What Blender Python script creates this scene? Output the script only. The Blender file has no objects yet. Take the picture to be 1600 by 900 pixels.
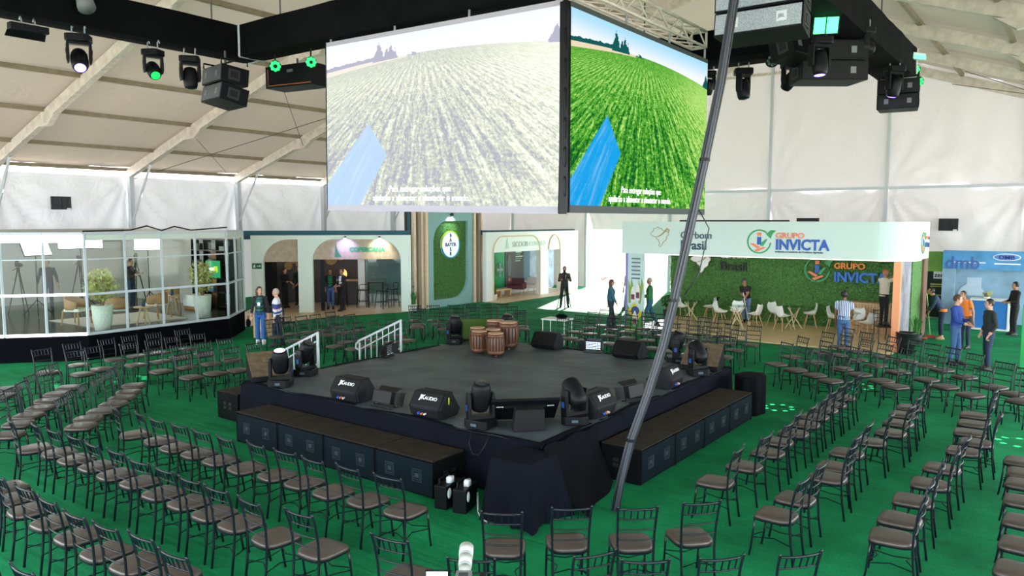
import bpy, bmesh, math, random
import numpy as np
from mathutils import Vector, Matrix, kdtree

random.seed(7)
SC = bpy.context.scene
COL = SC.collection
R = math.radians

# ---------------------------------------------------------------- camera
cam_d = bpy.data.cameras.new('camera')
cam_d.sensor_width = 36.0
cam_d.lens = 26.73
cam_d.clip_start = 0.1
cam_d.clip_end = 500
cam = bpy.data.objects.new('camera', cam_d)
cam.location = (7.50, -10.06, 3.64)
cam.rotation_euler = (R(90 - 5.074), 0, R(36.724))
COL.objects.link(cam)
SC.camera = cam

# ---------------------------------------------------------------- sky, sun, exposure
W = bpy.data.worlds.new('sky'); SC.world = W
W.use_nodes = True
wn = W.node_tree.nodes; wl = W.node_tree.links
bg = wn['Background']
bg.inputs['Color'].default_value = (0.86, 0.93, 1.0, 1)
bg.inputs['Strength'].default_value = 6.0

sun_d = bpy.data.lights.new('sun', 'SUN')
sun_d.energy = 26.0
sun_d.angle = R(0.6)
sun_d.color = (1.0, 0.95, 0.86)
sun = bpy.data.objects.new('sun', sun_d)
sun.location = (-20, 60, 25)
sun.rotation_euler = Vector((0.33, -0.90, -0.28)).to_track_quat('-Z', 'Y').to_euler()
COL.objects.link(sun)

SC.view_settings.view_transform = 'Standard'
SC.view_settings.look = 'None'
SC.view_settings.gamma = 1.0
SC.view_settings.use_curve_mapping = False
SC.view_settings.exposure = 0.75
SC.cycles.max_bounces = 7
SC.cycles.diffuse_bounces = 5
SC.cycles.glossy_bounces = 3
SC.cycles.transmission_bounces = 5
SC.cycles.transparent_max_bounces = 10
SC.cycles.sample_clamp_indirect = 8.0
SC.cycles.use_denoising = True
SC.cycles.caustics_reflective = False
SC.cycles.caustics_refractive = False
# ---------------------------------------------------------------- colour, material helpers
def C(h):
    h = h.lstrip('#')
    out = []
    for i in (0, 2, 4):
        c = int(h[i:i + 2], 16) / 255
        out.append(c / 12.92 if c <= 0.04045 else ((c + 0.055) / 1.055) ** 2.4)
    return (*out, 1.0)

MATS = {}
def mat(name, col='#808080', rough=0.6, metal=0.0, var=0.0, vscale=8.0, bump=0.0, bscale=60.0, spec=0.5,
        emit=None, estr=1.0, alpha=1.0, trans=0.0, sheen=0.0):
    if name in MATS: return MATS[name]
    m = bpy.data.materials.new(name); m.use_nodes = True
    nt = m.node_tree; b = nt.nodes['Principled BSDF']
    c = C(col) if isinstance(col, str) else (*col[:3], 1.0)
    b.inputs['Base Color'].default_value = c
    b.inputs['Roughness'].default_value = rough
    b.inputs['Metallic'].default_value = metal
    b.inputs['Specular IOR Level'].default_value = spec
    if alpha < 1: b.inputs['Alpha'].default_value = alpha
    if trans: b.inputs['Transmission Weight'].default_value = trans
    if sheen: b.inputs['Sheen Weight'].default_value = sheen
    if emit is not None:
        b.inputs['Emission Color'].default_value = C(emit)
        b.inputs['Emission Strength'].default_value = estr
    if var or bump:
        tc = nt.nodes.new('ShaderNodeTexCoord')
    if var:
        n = nt.nodes.new('ShaderNodeTexNoise'); n.inputs['Scale'].default_value = vscale
        n.inputs['Detail'].default_value = 5
        nt.links.new(tc.outputs['Object'], n.inputs['Vector'])
        r = nt.nodes.new('ShaderNodeValToRGB')
        r.color_ramp.elements[0].position = 0.3; r.color_ramp.elements[1].position = 0.7
        r.color_ramp.elements[0].color = (*[x * (1 - var) for x in c[:3]], 1)
        r.color_ramp.elements[1].color = (*[min(1, x * (1 + var)) for x in c[:3]], 1)
        nt.links.new(n.outputs['Fac'], r.inputs['Fac'])
        nt.links.new(r.outputs['Color'], b.inputs['Base Color'])
    if bump:
        n2 = nt.nodes.new('ShaderNodeTexNoise'); n2.inputs['Scale'].default_value = bscale
        n2.inputs['Detail'].default_value = 3
        nt.links.new(tc.outputs['Object'], n2.inputs['Vector'])
        bp = nt.nodes.new('ShaderNodeBump'); bp.inputs['Strength'].default_value = bump
        bp.inputs['Distance'].default_value = 0.02
        nt.links.new(n2.outputs['Fac'], bp.inputs['Height'])
        nt.links.new(bp.outputs['Normal'], b.inputs['Normal'])
    MATS[name] = m
    return m

def fabric(name, col, tcol, fac, bscale=3.0, bump=0.4):
    """thin white tent cloth that lets part of the daylight through"""
    m = bpy.data.materials.new(name); m.use_nodes = True
    nt = m.node_tree; nt.nodes.clear()
    o = nt.nodes.new('ShaderNodeOutputMaterial')
    d = nt.nodes.new('ShaderNodeBsdfDiffuse'); d.inputs['Color'].default_value = C(col)
    t = nt.nodes.new('ShaderNodeBsdfTranslucent'); t.inputs['Color'].default_value = C(tcol)
    mx = nt.nodes.new('ShaderNodeMixShader'); mx.inputs['Fac'].default_value = fac
    tc = nt.nodes.new('ShaderNodeTexCoord')
    n = nt.nodes.new('ShaderNodeTexNoise'); n.inputs['Scale'].default_value = bscale; n.inputs['Detail'].default_value = 4
    n.inputs['Distortion'].default_value = 1.2
    bp = nt.nodes.new('ShaderNodeBump'); bp.inputs['Strength'].default_value = bump; bp.inputs['Distance'].default_value = 0.08
    nt.links.new(tc.outputs['Object'], n.inputs['Vector'])
    nt.links.new(n.outputs['Fac'], bp.inputs['Height'])
    for s in (d, t): nt.links.new(bp.outputs['Normal'], s.inputs['Normal'])
    nt.links.new(d.outputs[0], mx.inputs[1]); nt.links.new(t.outputs[0], mx.inputs[2])
    nt.links.new(mx.outputs[0], o.inputs['Surface'])
    MATS[name] = m
    return m

def glassy(name, tint, fac=0.12, rough=0.03):
    """thin pane: mostly see-through with a faint reflection"""
    m = bpy.data.materials.new(name); m.use_nodes = True
    nt = m.node_tree; nt.nodes.clear()
    o = nt.nodes.new('ShaderNodeOutputMaterial')
    t = nt.nodes.new('ShaderNodeBsdfTransparent'); t.inputs['Color'].default_value = C(tint)
    g = nt.nodes.new('ShaderNodeBsdfGlossy'); g.inputs['Roughness'].default_value = rough
    mx = nt.nodes.new('ShaderNodeMixShader'); mx.inputs['Fac'].default_value = fac
    nt.links.new(t.outputs[0], mx.inputs[1]); nt.links.new(g.outputs[0], mx.inputs[2])
    nt.links.new(mx.outputs[0], o.inputs['Surface'])
    MATS[name] = m
    return m

# ---------------------------------------------------------------- mesh builder
class MB:
    def __init__(s):
        s.v = []; s.f = []; s.mi = []; s.cur = 0
    def add(s, vs, fs, M=None):
        o = len(s.v)
        s.v += [tuple(M @ Vector(p)) if M is not None else tuple(p) for p in vs]
        s.f += [tuple(i + o for i in f) for f in fs]
        s.mi += [s.cur] * len(fs)
        return s
    def box(s, x0, y0, z0, x1, y1, z1, M=None):
        v = [(x0, y0, z0), (x1, y0, z0), (x1, y1, z0), (x0, y1, z0), (x0, y0, z1), (x1, y0, z1), (x1, y1, z1), (x0, y1, z1)]
        return s.add(v, [(0, 3, 2, 1), (4, 5, 6, 7), (0, 1, 5, 4), (1, 2, 6, 5), (2, 3, 7, 6), (3, 0, 4, 7)], M)
    def cb(s, cx, cy, cz, sx, sy, sz, M=None):
        return s.box(cx - sx / 2, cy - sy / 2, cz - sz / 2, cx + sx / 2, cy + sy / 2, cz + sz / 2, M)
    def prism(s, poly, z0, z1, M=None):
        """polygon in local x,y lifted from z0 to z1"""
        n = len(poly)
        v = [(x, y, z0) for x, y in poly] + [(x, y, z1) for x, y in poly]
        f = [tuple(range(n - 1, -1, -1)), tuple(range(n, 2 * n))]
        f += [(i, (i + 1) % n, n + (i + 1) % n, n + i) for i in range(n)]
        return s.add(v, f, M)
    def slab(s, poly, y0, y1, M=None):
        """polygon in local x,z made thick along y"""
        n = len(poly)
        v = [(x, y0, z) for x, z in poly] + [(x, y1, z) for x, z in poly]
        f = [tuple(range(n)), tuple(range(2 * n - 1, n - 1, -1))]
        f += [(i, n + i, n + (i + 1) % n, (i + 1) % n) for i in range(n)]
        return s.add(v, f, M)
    def loft(s, rings, caps=True, M=None):
        n = len(rings[0]); v = [p for r in rings for p in r]; f = []
        for k in range(len(rings) - 1):
            for i in range(n):
                j = (i + 1) % n
                f.append((k * n + i, k * n + j, (k + 1) * n + j, (k + 1) * n + i))
        if caps:
            f.append(tuple(range(n - 1, -1, -1))); f.append(tuple(range((len(rings) - 1) * n, len(rings) * n)))
        return s.add(v, f, M)
    def tube(s, path, r, n=6, M=None, caps=True):
        P = [Vector(p) for p in path]; rings = []
        rr = r if isinstance(r, (list, tuple)) else [r] * len(P)
        ref = None
        for i, p in enumerate(P):
            t = (P[min(i + 1, len(P) - 1)] - P[max(i - 1, 0)]).normalized()
            if ref is None:
                ref = Vector((0, 0, 1)) if abs(t.z) < 0.9 else Vector((1, 0, 0))
            a = (ref - t * ref.dot(t)).normalized(); b = t.cross(a); ref = a
            rings.append([tuple(p + (a * math.cos(2 * math.pi * k / n) + b * math.sin(2 * math.pi * k / n)) * rr[i]) for k in range(n)])
        return s.loft(rings, caps, M)
    def cyl(s, p0, p1, r0, r1=None, n=12, M=None):
        return s.tube([p0, p1], [r0, r0 if r1 is None else r1], n, M)
    def lathe(s, prof, n=20, M=None, caps=True):
        rings = [[(r * math.cos(2 * math.pi * k / n), r * math.sin(2 * math.pi * k / n), z) for k in range(n)] for r, z in prof]
        return s.loft(rings, caps, M)
    def ell(s, c, r, n=12, m=8, M=None):
        rx, ry, rz = r if isinstance(r, (tuple, list)) else (r, r, r)
        rings = []
        for j in range(m + 1):
            a = -math.pi / 2 + math.pi * j / m
            k = max(math.cos(a), 0.02)
            rings.append([(c[0] + rx * k * math.cos(2 * math.pi * i / n), c[1] + ry * k * math.sin(2 * math.pi * i / n), c[2] + rz * math.sin(a)) for i in range(n)])
        return s.loft(rings, True, M)
    def grid(s, fn, nu, nv, M=None):
        v = [fn(i / nu, j / nv) for j in range(nv + 1) for i in range(nu + 1)]
        f = [(j * (nu + 1) + i, j * (nu + 1) + i + 1, (j + 1) * (nu + 1) + i + 1, (j + 1) * (nu + 1) + i) for j in range(nv) for i in range(nu)]
        return s.add(v, f, M)
    def mesh(s, name, mats, smooth=False):
        me = bpy.data.meshes.new(name)
        me.from_pydata(s.v, [], s.f)
        if not isinstance(mats, (list, tuple)): mats = [mats]
        for m in mats: me.materials.append(m)
        if len(mats) > 1:
            me.polygons.foreach_set('material_index', s.mi)
        if smooth: me.polygons.foreach_set('use_smooth', [True] * len(s.f))
        me.update()
        return me
    def build(s, name, mats, parent=None, loc=(0, 0, 0), rot=(0, 0, 0), smooth=False, bevel=0.0):
        o = bpy.data.objects.new(name, s.mesh(name, mats, smooth))
        place(o, parent, loc, rot)
        if bevel:
            b = o.modifiers.new('edge', 'BEVEL'); b.width = bevel; b.segments = 2; b.limit_method = 'ANGLE'
        return o

def place(o, parent=None, loc=(0, 0, 0), rot=(0, 0, 0)):
    COL.objects.link(o)
    o.parent = parent; o.location = loc; o.rotation_euler = rot
    return o

def tag(o, label, cat, group=None, kind=None):
    o['label'] = label; o['category'] = cat
    if group: o['group'] = group
    if kind: o['kind'] = kind
    return o

def thing(name, label, cat, loc=(0, 0, 0), rz=0.0, group=None, kind=None):
    o = bpy.data.objects.new(name, None); o.empty_display_size = 0.2
    place(o, None, loc, (0, 0, rz))
    return tag(o, label, cat, group, kind)

def data_obj(name, me, parent=None, loc=(0, 0, 0), rot=(0, 0, 0)):
    return place(bpy.data.objects.new(name, me), parent, loc, rot)

def copy_tree(o, parent=None):
    c = o.copy(); COL.objects.link(c); c.parent = parent
    for ch in list(o.children): copy_tree(ch, c)
    return c

def lettering(s, parent, loc, size, m, rot=(math.pi / 2, 0, 0), name='lettering', align='LEFT', ext=0.01, sx=1.0, space=1.0, bold=0.0, line=1.0):
    cu = bpy.data.curves.new(name, 'FONT')
    cu.body = s; cu.size = size; cu.extrude = ext; cu.align_x = align; cu.space_character = space
    cu.offset = bold; cu.space_line = line; cu.resolution_u = 3
    cu.materials.append(m)
    tmp = bpy.data.objects.new(name, cu)
    me = bpy.data.meshes.new_from_object(tmp)
    bpy.data.objects.remove(tmp); bpy.data.curves.remove(cu)
    me.name = name
    o = bpy.data.objects.new(name, me)
    place(o, parent, loc, rot); o.scale = (sx, 1, 1)
    return o

def lerp(a, b, t): return a + (b - a) * t
def rotz(a): return Matrix.Rotation(a, 4, 'Z')
def TR(x, y, z): return Matrix.Translation((x, y, z))
ORD = ['first', 'second', 'third', 'fourth', 'fifth', 'sixth', 'seventh', 'eighth', 'ninth', 'tenth', 'eleventh', 'twelfth', 'thirteenth']

# ---------------------------------------------------------------- common materials
alu = mat('weathered_aluminium', '#d9cdc0', 0.55, 0.05, var=0.16, vscale=5)
alu_c = mat('clean_aluminium', '#c6cbd0', 0.4, 0.08)
purlin_m = mat('dull_purlin', '#8d8069', 0.6, var=0.15, vscale=4)
steel = mat('galvanised_steel', '#aab2b8', 0.4, 0.7)
black_p = mat('black_plastic', '#0d0f12', 0.45, spec=0.16)
black_m = mat('black_metal', '#0b0d10', 0.4, spec=0.25)
black_c = mat('black_cloth', '#090b0f', 0.9, spec=0.08, var=0.25, vscale=4, bump=0.25, bscale=9)
truss_c = mat('black_truss_cloth', '#0d0e10', 0.9, spec=0.06, var=0.3, vscale=2.5, bump=0.5, bscale=2.5)
navy_c = mat('navy_black_cloth', '#0b0e17', 0.9, spec=0.08, var=0.2, vscale=3, bump=0.3, bscale=6)
white_p = mat('white_paint', '#e9ece9', 0.5)
mint_p = mat('pale_mint_paint', '#dff0e6', 0.55)
# ---------------------------------------------------------------- tent shell
XL, XR, XRIDGE = -24.25, 14.1, -3.5
ZE, ZR = 5.81, 11.97
YG, YB, BAY = 25.89, -14.11, 5.0
def roof_z(x):
    return ZE + (x - XL) * (ZR - ZE) / (XRIDGE - XL) if x < XRIDGE else ZE + (XR - x) * (ZR - ZE) / (XR - XRIDGE)

roof_f = fabric('roof_cloth', '#bdac9f', '#e8dcc8', 0.018, 1.4, 0.35)
wall_f = fabric('wall_cloth', '#dbd9de', '#e2e8ec', 0.030, 1.8, 0.45)
gable_f = fabric('gable_cloth', '#ddd7dc', '#e8e4dc', 0.014, 1.8, 0.45)

def struct(o, label, cat):
    return tag(o, label, cat, kind='structure')

# green carpet
cm = bpy.data.materials.new('green_carpet'); cm.use_nodes = True
nt = cm.node_tree; b = nt.nodes['Principled BSDF']
b.inputs['Roughness'].default_value = 0.95; b.inputs['Specular IOR Level'].default_value = 0.12
tc = nt.nodes.new('ShaderNodeTexCoord')
n1 = nt.nodes.new('ShaderNodeTexNoise'); n1.inputs['Scale'].default_value = 0.7; n1.inputs['Detail'].default_value = 8; n1.inputs['Roughness'].default_value = 0.65
n2 = nt.nodes.new('ShaderNodeTexNoise'); n2.inputs['Scale'].default_value = 38; n2.inputs['Detail'].default_value = 3
rp = nt.nodes.new('ShaderNodeValToRGB')
rp.color_ramp.elements[0].position = 0.32; rp.color_ramp.elements[0].color = C('#0c6a40')
rp.color_ramp.elements[1].position = 0.72; rp.color_ramp.elements[1].color = C('#1c9a5e')
mixn = nt.nodes.new('ShaderNodeMix'); mixn.data_type = 'RGBA'; mixn.blend_type = 'MULTIPLY'; mixn.inputs[0].default_value = 0.5
rp2 = nt.nodes.new('ShaderNodeValToRGB'); rp2.color_ramp.elements[0].position = 0.3; rp2.color_ramp.elements[0].color = (0.40, 0.40, 0.40, 1)
rp2.color_ramp.elements[1].position = 0.7
wv = nt.nodes.new('ShaderNodeTexNoise'); wv.inputs['Scale'].default_value = 1.0; wv.inputs['Detail'].default_value = 2
mp = nt.nodes.new('ShaderNodeMapping'); mp.inputs['Scale'].default_value = (0.5, 5.0, 1)
mp.inputs['Rotation'].default_value = (0, 0, R(8))
bp = nt.nodes.new('ShaderNodeBump'); bp.inputs['Strength'].default_value = 0.5; bp.inputs['Distance'].default_value = 0.05
L = nt.links.new
L(tc.outputs['Object'], n1.inputs['Vector']); L(tc.outputs['Object'], n2.inputs['Vector'])
L(n1.outputs['Fac'], rp.inputs['Fac']); L(n2.outputs['Fac'], rp2.inputs['Fac'])
L(rp.outputs['Color'], mixn.inputs[6]); L(rp2.outputs['Color'], mixn.inputs[7]); L(mixn.outputs[2], b.inputs['Base Color'])
L(tc.outputs['Object'], mp.inputs['Vector']); L(mp.outputs['Vector'], wv.inputs['Vector']); L(wv.outputs['Fac'], bp.inputs['Height'])
L(bp.outputs['Normal'], b.inputs['Normal'])

struct(MB().box(XL, YB, -0.1, XR, YG, 0).build('floor', cm), 'green carpet covering the whole tent floor', 'floor')
struct(MB().box(-90, -60, -0.3, 70, 130, -0.11).build('ground_outside', mat('pale_yard', '#cfc9bd', 0.9, var=0.12, vscale=0.8)),
       'pale sunlit yard outside the tent doorway', 'ground')

ceiling = struct(thing('ceiling', 'cream tent roof of stretched cloth panels between metal frames', 'ceiling'), 'cream tent roof of stretched cloth panels between metal frames', 'ceiling')
bays = [YG - BAY * k for k in range(9)]          # frame positions, gable first
def roof_panel(y0, y1, xa, xb, seed):
    rnd = random.Random(seed); ph = rnd.random() * 6
    def fn(u, v):
        x = lerp(xa, xb, u); y = lerp(y0, y1, v)
        e = math.sin(math.pi * v)
        z = roof_z(x) + 0.02 - 0.05 * e - 0.018 * e * math.sin(13 * v + 7 * u + ph) - 0.012 * e * math.sin(31 * (v - 0.6 * u) + ph)
        return (x, y, z)
    return MB().grid(fn, 24, 14)
for k in range(len(bays) - 1):
    for xa, xb in ((XL, XRIDGE), (XRIDGE, XR)):
        roof_panel(bays[k + 1] - 0.01, bays[k] + 0.01, xa, xb, k * 2 + (xa > XL)).build('roof_panel', roof_f, ceiling, smooth=True)
for x in (-24.2, -22.0, -19.3, -16.7, -14.1, -11.5, -8.9, -6.3, -3.5, -0.7, 1.0, 3.35, 5.7, 8.1, 10.5, 14.05):
    z = roof_z(x) - 0.10
    MB().box(x - 0.055, YB, z - 0.07, x + 0.055, YG, z + 0.07).build('purlin', purlin_m, ceiling)

# portal frames
for k, y in enumerate(bays):
    fr = struct(thing('roof_beam', '', 'beam', (0, y, 0)), 'weathered metal portal frame, %s from the gable end of the tent' % ORD[k], 'beam')
    for s, (xa, xb) in enumerate(((XL + 0.1, XRIDGE), (XR - 0.1, XRIDGE))):
        za, zb = roof_z(xa) - 0.12, roof_z(xb) - 0.12
        m = MB(); h, w = 0.36, 0.10
        v = [(xa, -w, za), (xb, -w, zb), (xb, w, zb), (xa, w, za), (xa, -w, za - h), (xb, -w, zb - h), (xb, w, zb - h), (xa, w, za - h)]
        m.add(v, [(0, 1, 2, 3), (7, 6, 5, 4), (0, 4, 5, 1), (1, 5, 6, 2), (2, 6, 7, 3), (3, 7, 4, 0)])
        m.build('rafter', alu, fr)
        for xs in ((-19.2, -12.0) if s == 0 else (6.2,)):      # bolted splice haunch under the rafter
            z = roof_z(xs) - 0.48
            MB().slab([(xs - 0.55, z - 0.17 * (1 if s == 0 else -1) * 0.97), (xs - 0.1, z - 0.16), (xs + 0.12, z - 0.14), (xs + 0.6, z + 0.17 * (1 if s == 0 else -1)), (xs, z + 0.04)], -0.09, 0.09).build('splice_plate', alu, fr)
        xc = XL + 0.2 if s == 0 else XR - 0.2
        MB().box(xc - 0.12, -0.09, 0, xc + 0.12, 0.09, ZE - 0.2).build('column', alu_c, fr)
        d = 1 if s == 0 else -1
        MB().tube([(xc + 0.05 * d, 0, 3.6), (xc + 1.65 * d, 0, roof_z(xc + 1.65 * d) - 0.5)], 0.055, 4).build('brace', alu_c, fr)
# tension wires under the roof
wire_m = mat('steel_wire', '#55585a', 0.5, 0.5)
for (x0, y0, x1, y1) in ((-19.2, 5.9, -24.1, 10.9), (-24.1, 5.9, -14.0, 10.9), (-14.0, 5.9, -19.2, 10.9), (4.0, 20.9, 9, 25.8), (9, 20.9, 3.0, 25.8)):
    MB().tube([(x0, y0, roof_z(x0) - 0.55), (x1, y1, roof_z(x1) - 0.55)], 0.012, 4).build('bracing_wire', wire_m, ceiling)

# side walls: hanging curtains gathered at the columns
def curtain(y0, y1, z0, z1, seed):
    rnd = random.Random(seed); a0 = rnd.uniform(0.6, 1.3); a1 = rnd.uniform(0.6, 1.3); p = rnd.random() * 6
    wv_, hv = abs(y1 - y0), z1 - z0
    def fn(u, v):
        d = 0
        for (cu, a, q) in ((u, a0, 0), (1 - u, a1, 2)):
            dx = cu * wv_; dz = (1 - v) * hv
            ang = math.atan2(dz, dx + 0.05); rr = math.hypot(dx, dz)
            d += a * 0.075 * math.exp(-rr / 2.4) * math.sin(ang * 17 + p + q) * min(1, rr * 1.5)
        d += 0.03 * math.sin(5 * u * wv_ / 5 + 4 * v + p) + 0.015 * math.sin(23 * u + 6 * v * v + p)
        return (lerp(y0, y1, u), d, lerp(z0, z1, v))
    return MB().grid(fn, 44, 30)
wall_left = struct(thing('wall_left', '', 'wall', (XL + 0.02, 0, 0), R(90)), 'long white side curtain wall with an open strip under the eave', 'wall')
wall_right = struct(thing('wall_right', '', 'wall', (XR - 0.02, 0, 0), R(90)), 'rolled-up white curtain strip along the open side of the tent', 'wall')
for k in range(len(bays) - 1):
    curtain(bays[k + 1] - 0.01, bays[k] + 0.01, 0.0, 5.44, 40 + k).build('wall_panel', wall_f, wall_left, smooth=True)
    curtain(bays[k + 1] - 0.01, bays[k] + 0.01, 4.9, 5.44, 80 + k).build('wall_panel', wall_f, wall_right, smooth=True)

# gable wall with the open doorway
wall_back = struct(thing('wall_back', '', 'wall', (0, YG, 0)), 'tall white gable wall of cloth panels between thin posts', 'wall')
gx = [XL, -19.2, -14.2, -9.25, -4.25, 0.75, 5.75, 10.75, XR]
for k in range(len(gx) - 1):
    a, bx = gx[k] - 0.01, gx[k + 1] + 0.01
    z0 = 3.15 if k == 2 else 0.0
    o = curtain(a, bx, z0, 5.05, 120 + k).build('wall_panel', gable_f, wall_back, smooth=True)
    rnd = random.Random(k); p = rnd.random() * 6
    def fn(u, v):
        x = lerp(a, bx, u); zt = roof_z(x) + 0.02; z = lerp(5.03, zt, v)
        e = math.sin(math.pi * min(1, max(0, u)))
        d = 0.02 * math.sin(9 * u + 3 * v + p) * e + 0.014 * math.sin(26 * u - 5 * v) * e
        for cu, q in ((u, 0.), (1 - u, 2.)):
            rr = math.hypot(cu * 5, v * 5); d += 0.05 * math.exp(-rr / 2.0) * math.sin(math.atan2(v * 5, cu * 5 + .05) * 15 + q + p) * min(1, rr)
        return (x, d, z)
    MB().grid(fn, 40, 30).build('wall_panel', gable_f, wall_back, smooth=True)
for x in gx[1:-1]:
    MB().box(x - 0.06, -0.16, 0, x + 0.06, -0.04, roof_z(x) - 0.3).build('post', alu_c, wall_back)
MB().box(XL, -0.12, 4.97, XR, -0.05, 5.09).build('rail', alu_c, wall_back)
MB().box(-8.0, -0.14, 10.33, 0.9, -0.06, 10.45).build('rail', alu, wall_back)
wall_front = struct(thing('wall_front', '', 'wall', (0, YB, 0)), 'white gable cloth above the open end of the tent', 'wall')
for a, bx in ((XL, XRIDGE), (XRIDGE, XR)):
    MB().add([(a, 0, 5.4), (bx, 0, 5.4), (bx, 0, roof_z(bx) + 0.02), (a, 0, roof_z(a) + 0.02)], [(0, 1, 2, 3)]).build('wall_panel', wall_f, wall_front)
# ---------------------------------------------------------------- stage
SX0, SX1, SY0, SY1, SZ = -4.35, 2.08, -2.18, 4.35, 0.75
deck_m = bpy.data.materials.new('grey_stage_cloth'); deck_m.use_nodes = True
nt = deck_m.node_tree; b = nt.nodes['Principled BSDF']; L = nt.links.new
b.inputs['Roughness'].default_value = 0.62; b.inputs['Specular IOR Level'].default_value = 0.35
tc = nt.nodes.new('ShaderNodeTexCoord')
n1 = nt.nodes.new('ShaderNodeTexNoise'); n1.inputs['Scale'].default_value = 1.2; n1.inputs['Detail'].default_value = 8
rp = nt.nodes.new('ShaderNodeValToRGB'); rp.color_ramp.elements[0].position = 0.3; rp.color_ramp.elements[0].color = C('#39444a')
rp.color_ramp.elements[1].position = 0.7; rp.color_ramp.elements[1].color = C('#586468')
mp = nt.nodes.new('ShaderNodeMapping'); mp.inputs['Scale'].default_value = (0.5, 3.2, 1); mp.inputs['Rotation'].default_value = (0, 0, R(-30))
n2 = nt.nodes.new('ShaderNodeTexNoise'); n2.inputs['Scale'].default_value = 1.6; n2.inputs['Detail'].default_value = 4; n2.inputs['Distortion'].default_value = 0.8
bp = nt.nodes.new('ShaderNodeBump'); bp.inputs['Strength'].default_value = 0.7; bp.inputs['Distance'].default_value = 0.04
L(tc.outputs['Object'], n1.inputs['Vector']); L(n1.outputs['Fac'], rp.inputs['Fac']); L(rp.outputs['Color'], b.inputs['Base Color'])
L(tc.outputs['Object'], mp.inputs['Vector']); L(mp.outputs['Vector'], n2.inputs['Vector']); L(n2.outputs['Fac'], bp.inputs['Height']); L(bp.outputs['Normal'], b.inputs['Normal'])

stage = thing('stage', 'square low stage with grey cloth top and dark draped sides', 'stage', (0, 0, 0))
def deck_fn(u, v):
    x, y = lerp(SX0, SX1, u), lerp(SY0, SY1, v)
    z = SZ + 0.004 * math.sin(9 * x + 5 * y) + 0.004 * math.sin(17 * (x * 0.4 - y))
    return (x, y, z)
MB().grid(deck_fn, 60, 60).build('deck_cloth', deck_m, stage, smooth=True)
MB().box(SX0 + 0.03, SY0 + 0.03, 0.02, SX1 - 0.03, SY1 - 0.03, SZ - 0.02).build('platform', black_p, stage)
# skirts: cloth hanging over each edge, with soft folds
def skirt(p0, p1, nrm, seed, top_over=0.10):
    rnd = random.Random(seed); p = rnd.random() * 6
    Ln = math.dist(p0, p1)
    prof = [(-top_over, SZ + 0.008), (-0.02, SZ + 0.012), (0.03, SZ - 0.03), (0.045, SZ - 0.12), (0.06, 0.4), (0.08, 0.02)]
    nu = int(Ln * 16)
    def fn(u, v):
        k = v * (len(prof) - 1); i = min(int(k), len(prof) - 2); t = k - i
        d = lerp(prof[i][0], prof[i + 1][0], t); z = lerp(prof[i][1], prof[i + 1][1], t)
        if v > 0.4: d += 0.018 * (v - 0.4) * (1 + math.sin(u * Ln * 9 + p + 1.5 * math.sin(u * Ln * 2.3)))
        else: d += 0.012 * math.sin(u * Ln * 4 + p)
        return (lerp(p0[0], p1[0], u) + nrm[0] * d, lerp(p0[1], p1[1], u) + nrm[1] * d, z + (0.012 * math.sin(u * Ln * 3.1 + p) if v < 0.3 else 0))
    return MB().grid(fn, nu, 15)
skirt((SX0 - 0.05, SY0), (SX1 + 0.05, SY0), (0, -1), 1).build('skirt', navy_c, stage, smooth=True)
skirt((SX1, SY0 - 0.05), (SX1, SY1 + 0.05), (1, 0), 2).build('skirt', navy_c, stage, smooth=True)
skirt((SX1 + 0.05, SY1), (SX0 - 0.05, SY1), (0, 1), 3).build('skirt', navy_c, stage, smooth=True)
skirt((SX0, SY1 + 0.05), (SX0, SY0 - 0.05), (-1, 0), 4).build('skirt', navy_c, stage, smooth=True)

# stairs with two white handrails on the far-left side
st = thing('stage_stairs', 'black wooden steps climbing to the stage between white handrails', 'stairs', (SX0 - 0.12, 0.76, 0))
for i, h in enumerate((0.56, 0.37, 0.19)):
    MB().box(-0.33 * (i + 1), -1.1, 0.0, -0.33 * i, 1.1, h).build('step', black_p, st, bevel=0.008)
white_rail = mat('white_tube', '#b4bcc2', 0.4)
for nm, y, lab in (('a', -0.40, 'white tube handrail near the brown-topped monitor speaker'), ('b', 1.90, 'white tube handrail nearest the drums')):
    t = thing('handrail', lab, 'handrail', (SX0 - 0.16, y, 0), group='white handrails of the stage stairs')
    z1, z0, x0 = 1.43, 0.78, -1.35
    m = MB().tube([(0, 0, 0.3), (0, 0, z1)], 0.028, 8); m.build('post', white_rail, t, smooth=True)
    MB().tube([(x0, 0, 0.0), (x0, 0, 0.80)], 0.026, 8).build('post', white_rail, t, smooth=True)
    MB().tube([(0.02, 0, z1), (x0, 0, 0.85), (x0 - 0.12, 0, 0.76), (x0 - 0.13, 0, 0.66), (x0, 0, 0.62)], 0.026, 8).build('top_rail', white_rail, t, smooth=True)
    MB().tube([(0, 0, z1 - 0.16), (x0, 0, 0.64)], 0.016, 6).build('mid_rail', white_rail, t, smooth=True)
    MB().tube([(0, 0, z1 - 0.62), (x0, 0, 0.16)], 0.018, 6).build('bottom_rail', white_rail, t, smooth=True)
    for k in range(1, 7):
        f = k / 7
        zt = lerp(z1, 0.83, f); zb = lerp(z1 - 0.62, 0.16, f)
        MB().tube([(x0 * f, 0, zb), (x0 * f, 0, zt)], 0.012, 6).build('baluster', white_rail, t)

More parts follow.
